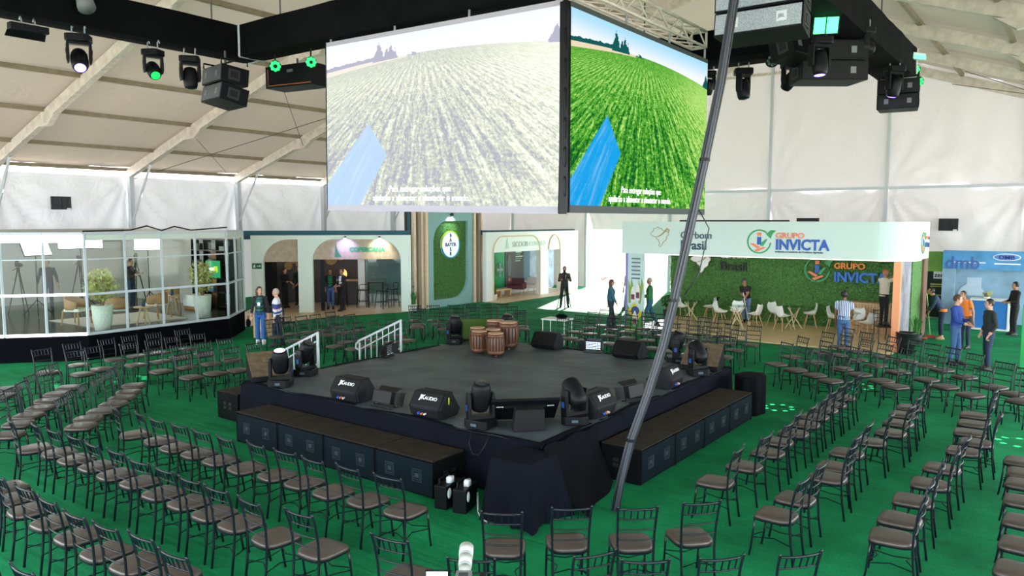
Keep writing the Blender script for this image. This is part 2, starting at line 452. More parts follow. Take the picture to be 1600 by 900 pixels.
# ---------------------------------------------------------------- subwoofers
sub_top = mat('worn_black_board', '#2c2620', 0.8, spec=0.15, var=0.35, vscale=4, bump=0.3, bscale=18)
sub_side = mat('black_sub_paint', '#0a0d0f', 0.7, spec=0.08, var=0.3, vscale=6)
grille_m = bpy.data.materials.new('perforated_grille'); grille_m.use_nodes = True
nt = grille_m.node_tree; b = nt.nodes['Principled BSDF']; L = nt.links.new
b.inputs['Roughness'].default_value = 0.6; b.inputs['Specular IOR Level'].default_value = 0.08
tc = nt.nodes.new('ShaderNodeTexCoord'); wv = nt.nodes.new('ShaderNodeTexWave'); wv.bands_direction = 'Z'
wv.inputs['Scale'].default_value = 14; wv.inputs['Distortion'].default_value = 0.6
rp = nt.nodes.new('ShaderNodeValToRGB'); rp.color_ramp.elements[0].color = C('#04090c'); rp.color_ramp.elements[1].color = C('#10202a')
L(tc.outputs['Object'], wv.inputs['Vector']); L(wv.outputs['Fac'], rp.inputs['Fac']); L(rp.outputs['Color'], b.inputs['Base Color'])
badge_m = mat('dull_badge', '#22323a', 0.6)
SW, SD, SH = 1.098, 0.634, 0.512
def make_sub(name, label, loc, rz, group):
    t = thing(name, label, 'subwoofer', loc, rz, group)
    g = 0.006
    m = MB(); m.cur = 0; m.box(g, 0.02, 0.0, SW - g, SD, SH - 0.012)
    m.build('cabinet', [sub_side], t, bevel=0.008)
    MB().box(g, 0.0, SH - 0.014, SW - g, SD, SH).build('top_board', sub_top, t, bevel=0.004)
    MB().box(0.03, 0.0, 0.035, SW - 0.03, 0.022, SH - 0.035).build('grille', grille_m, t)
    for e in (0.008, SW - 0.03):
        MB().box(e, -0.004, 0.01, e + 0.022, 0.02, SH - 0.016).build('edge_trim', sub_side, t)
    for cx in (0.29, 0.80):
        m = MB(); c, z = cx, 0.27
        for a in (0.085, 0.06):
            w = 0.008
            m.box(c - a, -0.008, z - a, c + a, 0.0, z - a + w); m.box(c - a, -0.008, z + a - w, c + a, 0.0, z + a)
            m.box(c - a, -0.008, z - a, c - a + w, 0.0, z + a); m.box(c + a - w, -0.008, z - a, c + a, 0.0, z + a)
        m.box(c - 0.035, -0.006, z - 0.03, c + 0.035, 0.0, z + 0.03)
        m.build('badge', badge_m, t)
    for xs in (0.004, SW - 0.004):                       # side handle recesses
        for yy in (0.24, 0.40):
            for zz in (0.22, 0.30):
                MB().cb(xs, yy, zz, 0.008, 0.09, 0.05).build('handle_slot', mat('recess_black', '#050607', 0.8), t)
    return t
for i in range(4):
    make_sub('subwoofer', 'long black subwoofer, %s from the left in the row along the stage front' % ORD[i], (-3.49 + SW * i, -2.93, 0), 0, 'subwoofers along the left stage front')
for i in range(4):
    make_sub('subwoofer', 'long black subwoofer, %s from the camera in the row right of the hanging cables' % ORD[i], (2.84, -0.85 + SW * i, 0), R(90), 'subwoofers along the right stage side')
make_sub('subwoofer', 'single black subwoofer with handle slots beyond the stage end near studio', (-5.17, -1.12, 0), R(-90), None)

# box under a draped cloth at the near stage corner
t = thing('draped_box', 'box covered by a dark navy cloth at the near stage corner', 'covered box', (2.21, -2.72, 0))
hw, hd, hz = 0.29, 0.29, 0.79
def drape(u, v):
    # u around, v from centre of the top outwards and down
    a = 2 * math.pi * u
    c, s = math.cos(a), math.sin(a)
    k = 1 / max(abs(c), abs(s))
    sq = (c * k, s * k)
    corner = min(abs(c), abs(s)) * k
    if v < 0.4:
        r = v / 0.4
        return (sq[0] * hw * r, sq[1] * hd * r, hz)
    w = (v - 0.4) / 0.6
    out = 1 + 0.12 * w + 0.34 * w * corner ** 3 + 0.07 * w * math.sin(a * 9 + 0.6) + 0.04 * w * math.sin(a * 17)
    return (sq[0] * hw * out, sq[1] * hd * out, max(0.012 + 0.01 * math.sin(a * 5), hz * (1 - w * (1.0 if c < 0.5 or s > 0 else 0.97))) - 0.008 * w)
MB().grid(drape, 96, 26).build('cloth', navy_c, t, smooth=True)
MB().box(-0.27, -0.27, 0.0, 0.27, 0.27, 0.775).build('crate', black_p, t)
m = MB().grid(lambda u, v: (2.19 + (0.30 + 0.35 * (1 - u)) * v * v + 0.03 * math.sin(8 * v + 9 * u) * v, lerp(-2.26, -0.92, u) - 0.02 * v, lerp(0.775, 0.015, v ** 0.9) + 0.02 * math.sin(u * 14) * (1 - v)), 24, 24)
# cloth swag falling from the stage edge to the floor beside the box
tag(m.build('cloth_swag', black_c, smooth=True), 'black cloth swag falling to the carpet between covered box and subwoofers', 'cloth')
# cloth-covered case at the far right stage corner
t = thing('covered_case', 'dark cloth-covered case past the far end of the right subwoofers', 'covered box', (2.62, 4.05, 0))
MB().grid(lambda u, v: (0.26 * math.cos(2 * math.pi * u) * (1 if v > 0.25 else v * 4) * (1 + 0.08 * math.sin(12 * math.pi * u)), 0.36 * math.sin(2 * math.pi * u) * (1 if v > 0.25 else v * 4) * (1 + 0.08 * math.sin(14 * math.pi * u)), 0.72 * (1 - max(0, v - 0.25) / 0.75) + 0.004), 40, 12).build('cloth', black_c, t, smooth=True)
MB().box(-0.17, -0.24, 0.0, 0.17, 0.24, 0.70).build('crate', black_p, t)

# power boxes with rolled cable by the covered box
for i, (x, y) in enumerate(((1.16, -2.93), (1.42, -2.90))):
    t = thing('power_box', ('black power box with white plugs against the subwoofer end', 'black power box with white plugs against the draped navy cloth')[i], 'power box', (x, y, 0), R(10 + 8 * i), 'power boxes near the covered box')
    MB().box(-0.09, -0.2, 0, 0.09, 0.2, 0.30).build('case', black_p, t, bevel=0.01)
    MB().tube([(-0.06, -0.12, 0.30), (-0.06, -0.12, 0.36), (-0.06, 0.12, 0.36), (-0.06, 0.12, 0.30)], 0.012, 6).build('handle', black_m, t)
    MB().prism([(0.0, -0.05), (0.06, -0.05), (0.07, 0.03), (0.03, 0.08), (-0.01, 0.03)], 0.30, 0.37).build('plug', mat('white_plastic', '#dfe7ee', 0.4), t, smooth=True)
    MB().ell((0.085, -0.12, 0.20), (0.02, 0.05, 0.07)).build('plug', MATS['white_plastic'], t, smooth=True)
tag(MB().tube([(1.70, -2.98, 0.02), (1.72, -3.02, 0.2), (1.70, -3.0, 0.30), (1.75, -3.05, 0.08), (1.85, -3.1, 0.02), (1.95, -3.12, 0.02)], 0.012, 6).build('loose_cable', mat('grey_cable', '#8a8d92', 0.5), smooth=True), 'grey loose cable end under the draped navy cloth', 'cable')
tag(MB().tube([(0.98, -2.24, 0.77), (0.99, -2.31, 0.62), (1.06, -2.33, 0.50), (1.18, -2.33, 0.50), (1.27, -2.31, 0.64), (1.28, -2.24, 0.77)], 0.008, 6).build('loose_cable', black_m, smooth=True), 'black cable loop hanging over the stage front edge', 'cable')

# ---------------------------------------------------------------- stage gear
blue_led = mat('blue_display', '#173a78', 0.3, emit='#2a7cff', estr=0.05)
lens_w = mat('lit_lens', '#f4f0ff', 0.2, emit='#efe6ff', estr=3.0)
lens_v = mat('violet_lens', '#8f7bff', 0.2, emit='#7a5cff', estr=5.0)
lens_d = mat('dark_lens', '#20242a', 0.12, spec=0.8)
print_w = mat('white_print', '#f2f4f5', 0.5)
def moving_head(parent, tilt=0.3, pan=0.0, lens=lens_d, s=1.0, base=True, hang=False):
    """base, U-shaped yoke with two arms, and a tilting lamp body"""
    q = -1 if hang else 1
    M0 = Matrix.Scale(s, 4) @ Matrix.Diagonal((1, 1, q, 1))
    if base:
        m = MB().prism([(-0.17, -0.12), (-0.12, -0.16), (0.12, -0.16), (0.17, -0.12), (0.17, 0.12), (0.12, 0.16), (-0.12, 0.16), (-0.17, 0.12)], 0.0, 0.11, M0)
        m.build('base', black_p, parent, bevel=0.012)
        if not hang:
            MB().cb(-0.0, -0.163, 0.055, 0.08, 0.008, 0.035, M0).build('display', mat('pale_display', '#4a5c6a', 0.2), parent)
    M1 = M0 @ rotz(pan)
    m = MB().box(-0.17, -0.06, 0.11, 0.17, 0.06, 0.15, M1)
    m.build('yoke_base', black_p, parent)
    for sx in (-1, 1):
        m = MB().slab([(sx * 0.135, 0.13), (sx * 0.175, 0.14), (sx * 0.18, 0.36), (sx * 0.165, 0.44), (sx * 0.14, 0.44), (sx * 0.13, 0.36)][::sx], -0.06, 0.06, M1)
        m.build('yoke_arm', black_p, parent, bevel=0.01)
        MB().cb(sx * 0.183, 0.0, 0.25, 0.006, 0.05, 0.07, M1).build('display', blue_led if not hang else black_m, parent)
    M2 = M1 @ TR(0, 0, 0.38) @ Matrix.Rotation(tilt, 4, 'X')
    MB().lathe([(0.055, -0.19), (0.10, -0.17), (0.122, -0.10), (0.128, 0.04), (0.118, 0.14), (0.10, 0.185), (0.09, 0.19)], 16, M2).build('lamp_body', black_p, parent, smooth=True)
    MB().lathe([(0.002, 0.205), (0.045, 0.203), (0.082, 0.192)], 16, M2, caps=False).build('lens', lens, parent, smooth=True)

heads = [  # x, y, rz, tilt, pan, lens, label
    (-3.57, -1.98, 0.6, 0.25, 0.2, lens_w, 'moving head light with bright lens tipped up beside the brown-topped monitor'),
    (-3.98, -1.12, 0.5, 0.5, 1.2, lens_d, 'moving head light leaning back before the nearest white handrail'),
    (0.90, -1.95, 0.1, 0.25, 0.9, lens_d, 'moving head light upright at the near stage corner beside the flat television'),
    (1.84, -0.98, 0.6, -0.75, 0.6, lens_w, 'moving head light with lit lens tilted beside the right stage monitor'),
    (1.88, 3.30, 0.7, -0.6, 0.5, lens_w, 'moving head light with lit lens before the far right slanted monitor'),
    (1.03, 4.22, 0.6, 0.35, 1.3, lens_d, 'moving head light with dark lens behind the hanging cable bundle'),
    (-4.20, 3.36, 0.6, 0.15, 0.8, lens_d, 'moving head light at the back stage corner left of the green television'),
    (-3.42, 4.36, 0.6, 0.15, 0.9, lens_d, 'moving head light at the back stage corner behind the drums')]
for x, y, rz, tilt, pan, ln, lab in heads:
    t = thing('moving_head_light', lab, 'stage light', (x, y, SZ + 0.012), rz, 'moving head lights standing on the stage')
    moving_head(t, tilt, pan, ln, 1.12)

wedge_m = mat('textured_black', '#111317', 0.6, spec=0.2, bump=0.2, bscale=200)
def wedge(loc, rz, label, w=0.62, logo=True, tag_col=None):
    """floor monitor: six-sided profile, steel grille on the slanted face, rounded cheeks; front faces local -y... grille faces +y"""
    t = thing('floor_monitor', label, 'floor monitor', loc, rz, 'floor monitors around the stage')
    prof = [(-0.20, 0.0), (0.16, 0.0), (0.24, 0.10), (0.06, 0.37), (-0.10, 0.37), (-0.25, 0.16)]
    M = rotz(R(90))
    m = MB().slab([(y, z) for y, z in prof], -w / 2 + 0.03, w / 2 - 0.03, M); m.build('cabinet', wedge_m, t, bevel=0.03)
    for sx in (-1, 1):
        pr = [(y * 0.93, z * 0.93 + 0.012) for y, z in prof]
        a, b2 = sorted((sx * (w / 2 - 0.03), sx * w / 2))
        MB().slab(pr, a, b2, M).build('cheek', wedge_m, t, bevel=0.012)
        MB().cb(sx * (w / 2 + 0.001), 0.0, 0.17, 0.01, 0.035, 0.13).build('handle_slot', MATS['recess_black'], t)
    gr = MB().add([(-w / 2 + 0.05, 0.238, 0.115), (w / 2 - 0.05, 0.238, 0.115), (w / 2 - 0.05, 0.075, 0.36), (-w / 2 + 0.05, 0.075, 0.36),
                   (-w / 2 + 0.05, 0.25, 0.123), (w / 2 - 0.05, 0.25, 0.123), (w / 2 - 0.05, 0.087, 0.368), (-w / 2 + 0.05, 0.087, 0.368)],
                  [(4, 5, 6, 7), (0, 1, 5, 4), (1, 2, 6, 5), (2, 3, 7, 6), (3, 0, 4, 7)])
    gr.build('grille', black_m, t)
    for k, c in enumerate(('#2458c8', '#c86a3a', '#c8c8c8')):
        MB().cyl((-0.10 + 0.06 * k, -0.225, 0.07), (-0.10 + 0.06 * k, -0.262, 0.065), 0.016, n=8).build('connector', mat('connector_%d' % k, c, 0.4), t)
    if logo:      # maker's mark printed on the rear slope
        ang = math.atan2(0.21, 0.15)
        o = lettering('JK', t, (-0.09, -0.186, 0.268), 0.10, print_w, rot=(ang, 0, 0), align='CENTER', ext=0.002, name='lettering', bold=0.002)
        o2 = lettering('AUDIO', t, (0.075, -0.186, 0.268), 0.075, print_w, rot=(ang, 0, 0), align='CENTER', ext=0.002, name='lettering')
    if tag_col:
        MB().cb(w / 2 + 0.006, -0.05, 0.26, 0.004, 0.02, 0.10).build('tape', mat('yellow_tape', '#c8d020', 0.5), t)
    return t
zt = SZ + 0.012
wedge((-1.78, -1.90, zt), 0.05, 'black floor monitor with white logo at the stage front, nearer the handrails')
wedge((-0.05, -1.86, zt), 0.03, 'black floor monitor with white logo and yellow tape on its cheek', tag_col=True)
wedge((1.82, -0.42, zt), R(90), 'black floor monitor with pale logo beside the lit moving head', 0.62)
wedge((1.82, 2.02, zt), R(93), 'black floor monitor with pale logo nearest the far right stage corner')
wedge((-2.06, 4.08, zt), R(182), 'black floor monitor on the back stage edge, nearest the drums', logo=False)
wedge((0.02, 4.10, zt), R(178), 'black floor monitor on the back stage edge beside the hanging cables', logo=False)

def big_wedge(loc, rz, label):
    t = thing('stage_monitor', label, 'floor monitor', loc, rz, 'large slanted monitors at stage corners')
    M = rotz(R(90))
    MB().slab([(-0.32, 0.0), (0.26, 0.0), (0.26, 0.10), (-0.32, 0.42)], -0.36, 0.36, M).build('cabinet', black_p, t, bevel=0.012)
    MB().add([(-0.35, 0.27, 0.10), (0.35, 0.27, 0.10), (0.35, -0.32, 0.435), (-0.35, -0.32, 0.435), (-0.35, 0.28, 0.125), (0.35, 0.28, 0.125), (0.35, -0.31, 0.455), (-0.35, -0.31, 0.455)],
             [(4, 5, 6, 7), (3, 2, 1, 0), (0, 1, 5, 4), (1, 2, 6, 5), (2, 3, 7, 6), (3, 0, 4, 7)]).build('grille', mat('brown_grille', '#5a4c38', 0.8, var=0.35, vscale=9), t)
    MB().slab([(-0.12, -0.02), (0.12, -0.02), (0.12, 0.05), (-0.12, 0.05)], -0.004, 0.004, TR(0, -0.04, 0.31) @ Matrix.Rotation(R(-60), 4, 'X')).build('badge', mat('worn_print', '#7c7464', 0.7, var=0.5, vscale=30), t)
    return t
big_wedge((-4.25, -1.72, zt), R(-115), 'slanted monitor with worn brown grille at the stage corner by handrails')
big_wedge((1.70, 3.92, zt), R(-170), 'slanted monitor with brown grille at the far right stage corner')

def led_panel(loc, rz, label, lit, tilt=0.9):
    t = thing('led_wash_light', label, 'stage light', loc, rz, 'LED wash lights on the stage edges')
    M = TR(0, 0, 0.16) @ Matrix.Rotation(tilt - 0.9, 4, 'X')
    MB().cb(0, 0, 0.0, 0.38, 0.10, 0.20, M).build('housing', black_p, t, bevel=0.01)
    dm = mat('led_dots_lit', '#cfe4f4', 0.3, emit='#cfe6ff', estr=1.6) if lit else mat('led_dots_off', '#8c9094', 0.3)
    m = MB()
    for i in range(9):
        for j in range(5):
            m.cb(-0.15 + i * 0.0375, 0.054, -0.07 + j * 0.035, 0.022, 0.012, 0.018, M)
    o = m.build('led_array', dm, t); o['kind'] = 'stuff'
    for sx in (-1, 1):
        MB().add([(sx * 0.19, 0.05, -0.10), (sx * 0.19, 0.05, 0.10), (sx * 0.27, 0.16, 0.11), (sx * 0.27, 0.16, -0.11), (sx * 0.195, 0.05, -0.10), (sx * 0.195, 0.05, 0.10), (sx * 0.275, 0.16, 0.11), (sx * 0.275, 0.16, -0.11)],
                 [(0, 1, 2, 3), (7, 6, 5, 4), (0, 3, 7, 4), (1, 5, 6, 2), (2, 6, 7, 3), (0, 4, 5, 1)], M).build('barn_door', black_m, t)
    MB().add([(-0.19, 0.05, 0.10), (0.19, 0.05, 0.10), (0.22, 0.14, 0.17), (-0.22, 0.14, 0.17), (-0.19, 0.05, 0.106), (0.19, 0.05, 0.106), (0.22, 0.14, 0.176), (-0.22, 0.14, 0.176)],
             [(3, 2, 1, 0), (4, 5, 6, 7), (0, 1, 5, 4), (1, 2, 6, 5), (2, 3, 7, 6), (3, 0, 4, 7)], M).build('barn_door', black_m, t)
    for sx in (-1, 1):
        MB().tube([(sx * 0.205, 0, 0.16), (sx * 0.205, 0, 0.02), (sx * 0.16, 0.10, 0.01)], 0.012, 6).build('bracket', black_m, t)
    MB().box(-0.2, -0.09, 0.0, 0.2, -0.06, 0.02).build('foot', black_m, t)
    MB().box(-0.2, 0.07, 0.0, 0.2, 0.10, 0.02).build('foot', black_m, t)
led_panel((-1.0, -1.98, zt), 0.05, 'black LED wash light between the two front floor monitors', False, 0.6)
led_panel((-4.18, 1.12, zt), R(-70), 'black LED panel light with unlit dots before the white handrail', False)
led_panel((-0.90, 4.20, zt), R(192), 'LED panel light with lit bluish dots between back monitors', True)
led_panel((1.90, 0.72, zt), R(80), 'black barn-door light half hidden by the hanging cables', False, 0.7)

# flat televisions lying on the stage
t = thing('television', 'black flat television tilted face-up on the near stage corner', 'television', (1.26, -1.42, zt), R(45))
M = TR(0, 0.0, 0.20) @ Matrix.Rotation(R(-42), 4, 'X')
MB().cb(0, 0, 0, 0.98, 0.56, 0.035, M).build('bezel', black_p, t, bevel=0.006)
MB().cb(0, 0, -0.03, 0.60, 0.30, 0.05, M).build('rear_housing', black_p, t, bevel=0.01)
MB().cb(0, 0, 0.0185, 0.95, 0.53, 0.002, M).build('screen', mat('dark_screen', '#14171c', 0.15, spec=0.7), t)
for sx in (-0.36, 0.36):
    MB().cb(sx, -0.17, -0.052, 0.10, 0.02, 0.006, M).build('mark', mat('silver_mark', '#aeb6bc', 0.4), t)
t = thing('prop_speaker', 'small black speaker box propping up the flat television', 'speaker', (1.52, -1.68, zt), R(45))
MB().slab([(-0.22, 0.0), (0.22, 0.0), (0.22, 0.30), (-0.18, 0.30)], -0.10, 0.10).build('cabinet', wedge_m, t, bevel=0.01)
MB().cb(0.0, -0.104, 0.15, 0.38, 0.008, 0.26).build('grille', black_m, t)
t = thing('prompter_television', 'television showing plain green standing behind the wooden drums', 'television', (-3.98, 4.08, zt), R(40))
MB().cb(0, 0, 0.27, 0.98, 0.04, 0.52).build('bezel', black_p, t, bevel=0.006)
MB().cb(0, -0.022, 0.275, 0.95, 0.004, 0.49).build('screen', mat('green_screen', '#2c4410', 0.2, emit='#4f7418', estr=0.10), t)
MB().box(-0.3, -0.05, 0, 0.3, 0.25, 0.02).build('stand', black_p, t)

# drums
drum_w = mat('drum_wood', '#5e3c28', 0.45, var=0.3, vscale=6, spec=0.4)
drum_d = mat('drum_dark', '#1c120c', 0.7)
skin_m = mat('drum_skin', '#a9886a', 0.6, var=0.15)
def make_drum(h, r):
    t = thing('wooden_drum', '', 'drum', (0, 0, 0))
    prof = lambda z: r * (0.80 + 0.24 * math.sin(math.pi * min(1, max(0, 0.12 + 0.8 * z))))
    MB().lathe([(prof(z) * 0.965, z * h) for z in [i / 10 for i in range(11)]], 20).build('inner_shell', drum_d, t, smooth=True)
    n = 18
    for k in range(n):
        a = 2 * math.pi * k / n; da = math.pi / n * 0.66
        m = MB(); rings = []
        for z in [0.18 + 0.62 * i / 6 for i in range(7)]:
            rr = prof(z)
            rings.append([(rr * 0.95 * math.cos(a - da), rr * 0.95 * math.sin(a - da), z * h), (rr * 1.01 * math.cos(a - da), rr * 1.01 * math.sin(a - da), z * h),
                          (rr * 1.01 * math.cos(a + da), rr * 1.01 * math.sin(a + da), z * h), (rr * 0.95 * math.cos(a + da), rr * 0.95 * math.sin(a + da), z * h)])
        m.loft(rings); m.build('stave', drum_w, t)
    MB().lathe([(prof(z) * 1.015, z * h) for z in (0.04, 0.1, 0.2)], 20).build('lower_band', drum_w, t, smooth=True)
    MB().lathe([(prof(z) * 1.015, z * h) for z in (0.78, 0.88, 0.96)], 20).build('upper_band', drum_w, t, smooth=True)
    MB().lathe([(prof(1) * 1.03, 0.95 * h), (prof(1) * 1.03, 1.0 * h), (prof(1) * 0.95, 1.01 * h), (0.01, 1.012 * h)], 20).build('drum_head', skin_m, t, smooth=True)
    for k in range(3):
        a = 2 * math.pi * k / 3 + 0.5
        MB().cyl((prof(0) * 0.8 * math.cos(a), prof(0) * 0.8 * math.sin(a), -0.03), (prof(0) * 0.8 * math.cos(a), prof(0) * 0.8 * math.sin(a), 0.05), 0.025, n=8).build('foot', drum_w, t)
    return t
d1 = make_drum(0.47, 0.185)
spots = [(-2.84, 2.62, 1.0, 'brown slatted wooden drum at the front, farther from the hanging cables'), (-2.36, 2.58, 1.0, 'brown slatted wooden drum at the front, nearest the camera'),
         (-3.20, 3.00, 1.0, 'wooden drum half hidden behind the front left drum'), (-2.76, 3.00, 1.0, 'wooden drum half hidden between the front drum and tall drum'),
         (-2.72, 3.50, 1.22, 'tall dark wooden drum in the second row of the group'), (-3.18, 3.62, 1.2, 'tall wooden drum at the back of the drum group')]
for i, (x, y, s, lab) in enumerate(spots):
    o = d1 if i == 0 else copy_tree(d1)
    o.location = (x, y, zt + 0.03 * s); o.scale = (s, s, s); o.rotation_euler = (0, 0, i * 0.7)
    tag(o, lab, 'drum', 'wooden slatted drums on the stage')
# ---------------------------------------------------------------- overhead rigging
def box_truss(label, x0, y0, z0, x1, y1, z1):
    """cloth-wrapped box truss: slack sleeve, metal end frames, seam cords"""
    t = thing('lighting_truss', label, 'truss', ((x0 + x1) / 2, (y0 + y1) / 2, z0), group='black cloth-wrapped lighting trusses')
    hx, hy, h = (x1 - x0) / 2, (y1 - y0) / 2, z1 - z0
    along_x = hx > hy; Ln = max(hx, hy); w = min(hx, hy)
    def ring(s_):
        k = 0.004 * math.sin(s_ * 3.1) + 0.003 * math.sin(s_ * 7.7)
        pts = []
        for a, zz in ((-1, 0), (0, -0.012), (1, 0), (1 - 0.04, h / 2), (1, h), (0, h - 0.02), (-1, h), (-1 + 0.04, h / 2)):
            o = a * (w + k); q = zz + 0.6 * k
            pts.append((s_, o, q) if along_x else (-o, s_, q))
        return pts
    n = max(8, int(Ln * 5))
    MB().loft([ring(lerp(-Ln + 0.03, Ln - 0.03, i / n)) for i in range(n + 1)]).build('cloth_sleeve', truss_c, t)
    for e in (-1, 1):
        m = MB(); s_ = e * (Ln - 0.02)
        c = [(-w, 0), (w, 0), (w, h), (-w, h)]
        P = [((s_, a, zz) if along_x else (a, s_, zz)) for a, zz in c]
        for i in range(4): m.tube([P[i], P[(i + 1) % 4]], 0.022, 6)
        m.build('end_frame', alu_c, t)
    for k in range(3):                               # lifting chains up to the roof
        s_ = lerp(-Ln * 0.8, Ln * 0.8, k / 2)
        p = (s_, 0, h) if along_x else (0, s_, h)
        wx = t.location.x + p[0]
        MB().tube([p, (p[0], p[1], roof_z(wx) - 0.45 - z0)], 0.014, 5).build('lifting_chain', wire_m, t)
    return t
box_truss('black truss running over the pale screen', -5.05, -1.62, 6.64, 4.0, -1.10, 7.20)
box_truss('black truss crossing the upper left corner above hanging lights', -5.55, -9.5, 6.64, -5.05, -1.15, 7.20)
box_truss('black truss behind the vivid screen carrying moving heads', -3.0, 3.2, 6.5, 4.0, 4.05, 7.02)
box_truss('black truss slanting away above the hanging speaker clusters', 4.0, -9.5, 6.5, 4.7, 7.2, 7.05)

# ---------------------------------------------------------------- LED screens
class X:
    """tiny arithmetic on shader sockets"""
    nt = None
    def __init__(s, v): s.v = v
    @staticmethod
    def op(kind, *a):
        n = X.nt.nodes.new('ShaderNodeMath'); n.operation = kind
        for i, q in enumerate(a):
            q = q.v if isinstance(q, X) else q
            if isinstance(q, (int, float)): n.inputs[i].default_value = q
            else: X.nt.links.new(q, n.inputs[i])
        return X(n.outputs[0])
    def __add__(s, o): return X.op('ADD', s, o)
    __radd__ = __add__
    def __sub__(s, o): return X.op('SUBTRACT', s, o)
    def __rsub__(s, o): return X.op('SUBTRACT', o, s)
    def __mul__(s, o): return X.op('MULTIPLY', s, o)
    __rmul__ = __mul__
    def __truediv__(s, o): return X.op('DIVIDE', s, o)
    def __rtruediv__(s, o): return X.op('DIVIDE', o, s)
    def gt(s, o): return X.op('GREATER_THAN', s, o)
    def sin(s): return X.op('SINE', s)
    def clamp(s):
        n = X.nt.nodes.new('ShaderNodeClamp'); X.nt.links.new(s.v, n.inputs[0]); return X(n.outputs[0])
    def smooth(s, a, b):
        n = X.nt.nodes.new('ShaderNodeMapRange'); n.interpolation_type = 'SMOOTHSTEP'
        X.nt.links.new(s.v, n.inputs[0]); n.inputs[1].default_value = a; n.inputs[2].default_value = b
        return X(n.outputs[0])
def xcomb(x, y):
    n = X.nt.nodes.new('ShaderNodeCombineXYZ')
    for i, q in enumerate((x, y)):
        if isinstance(q, X): X.nt.links.new(q.v, n.inputs[i])
        else: n.inputs[i].default_value = q
    return n.outputs[0]
def xnoise(vec, scale, detail=3.0, rough=0.5):
    n = X.nt.nodes.new('ShaderNodeTexNoise'); n.inputs['Scale'].default_value = scale; n.inputs['Detail'].default_value = detail
    n.inputs['Roughness'].default_value = rough
    X.nt.links.new(vec, n.inputs['Vector']); return X(n.outputs['Fac'])
def xmix(f, a, b):
    n = X.nt.nodes.new('ShaderNodeMix'); n.data_type = 'RGBA'
    if isinstance(f, X): X.nt.links.new(f.v, n.inputs[0])
    else: n.inputs[0].default_value = f
    for i, q in ((6, a), (7, b)):
        if isinstance(q, tuple): n.inputs[i].default_value = q
        else: X.nt.links.new(q, n.inputs[i])
    return n.outputs[2]

def field_picture(name, wash, washcol, strength, dark, mid, light, sky0, sky1, blue, treec):
    """video frame of a crop field: sky, far trees, converging rows, a blue arrow shape"""
    m = bpy.data.materials.new(name); m.use_nodes = True
    nt = m.node_tree; nt.nodes.clear(); X.nt = nt
    out = nt.nodes.new('ShaderNodeOutputMaterial'); em = nt.nodes.new('ShaderNodeEmission')
    tc = nt.nodes.new('ShaderNodeTexCoord'); sp = nt.nodes.new('ShaderNodeSeparateXYZ')
    nt.links.new(tc.outputs['UV'], sp.inputs[0])
    u, v = X(sp.outputs[0]), X(sp.outputs[1])
    hz = 0.835 + 0.05 * (u * 3.0).sin() - 0.012 * u                # curved, banked horizon
    dpt = (hz - v) + 0.07
    p = (u - 0.47 - 0.10 * (hz - v)) / dpt
    q = 1.0 / dpt
    rows = ((p * 46.0) + 2.2 * xnoise(xcomb(p * 2.0, q * 0.6), 2.0, 2)).sin() * 0.5 + 0.5
    streak = xnoise(xcomb(p * 26.0, q * 1.7), 1.0, 4, 0.65)
    leaf = xnoise(xcomb(u * 60.0 + p * 20.0, v * 38.0), 1.0, 3, 0.6)
    depthw = (hz - v).smooth(0.03, 0.5)
    blade = xnoise(xcomb(p * 60.0 + 9.0 * leaf, q * 5.0 + 40.0 * v), 1.0, 4, 0.7)
    tone = (rows * 0.22 * (hz - v).smooth(-0.02, 0.15) * (1.0 - 0.65 * depthw) + (streak - 0.5) * (0.5 + 1.3 * depthw) + (blade - 0.5) * 1.5 + (leaf - 0.5) * 0.9 + 0.40 + 0.10 * (1.0 - depthw)).clamp()
    side = (u - 0.55).smooth(0.0, 0.5) * 0.22
    c = xmix((tone + side).smooth(0.22, 0.58), dark, mid)
    c = xmix((tone + side).smooth(0.50, 0.86), c, light)
    field = c
    sky = xmix(v.smooth(0.85, 1.0), sky1, sky0)
    # pale stubble strip along the left horizon
    pale = ((v - hz + 0.012 + 0.045 * (0.40 - u)).gt(0.0)) * ((0.40 - u).gt(0.0)) * (1.0 - (v - hz).gt(0.0))
    f2 = xmix(pale, field, C('#e8d8b8'))
    pic = xmix((v - hz).gt(0.0), f2, sky)
    nz = xnoise(xcomb(u * 34.0, 0.0), 1.0, 3)
    band = (v - hz).gt(0.0) * (hz + 0.006 + 0.035 * nz - v).gt(0.0) * (0.27 - u).gt(0.0)
    nz2 = xnoise(xcomb(u * 90.0, v * 60.0), 1.0, 3)
    def conifer(cu, half, top):
        return (top - (X.op('ABSOLUTE', u - cu) * (top / half)) - (v - hz + 0.008) - 0.09 * nz2 + 0.045).gt(0.0) * (v - hz + 0.008).gt(0.0)
    trees = band + conifer(0.268, 0.030, 0.115) + conifer(0.305, 0.020, 0.070) + conifer(0.325, 0.022, 0.085) + conifer(0.345, 0.012, 0.055) + conifer(0.43, 0.02, 0.025) + conifer(0.985, 0.03, 0.10)
    pic = xmix(trees.clamp(), pic, treec)
    # blue arrow shape, translucent over the crop
    def side_of(x0, y0, x1, y1): return ((u - x0) * (y1 - y0) - (v - y0) * (x1 - x0)).gt(0.0)
    arrow = side_of(-0.02, 0.10, 0.215, 0.50) * side_of(0.215, 0.50, 0.305, 0.30) * side_of(0.305, 0.30, 0.165, -0.02)
    bl = xmix(streak.smooth(0.45, 0.85) * 0.35, blue, (0.6, 0.8, 1.0, 1))
    pic = xmix(arrow * 0.93, pic, bl)
    pic = xmix(wash, pic, washcol)
    nt.links.new(pic, em.inputs['Color']); em.inputs['Strength'].default_value = strength
    nt.links.new(em.outputs[0], out.inputs['Surface'])
    return m
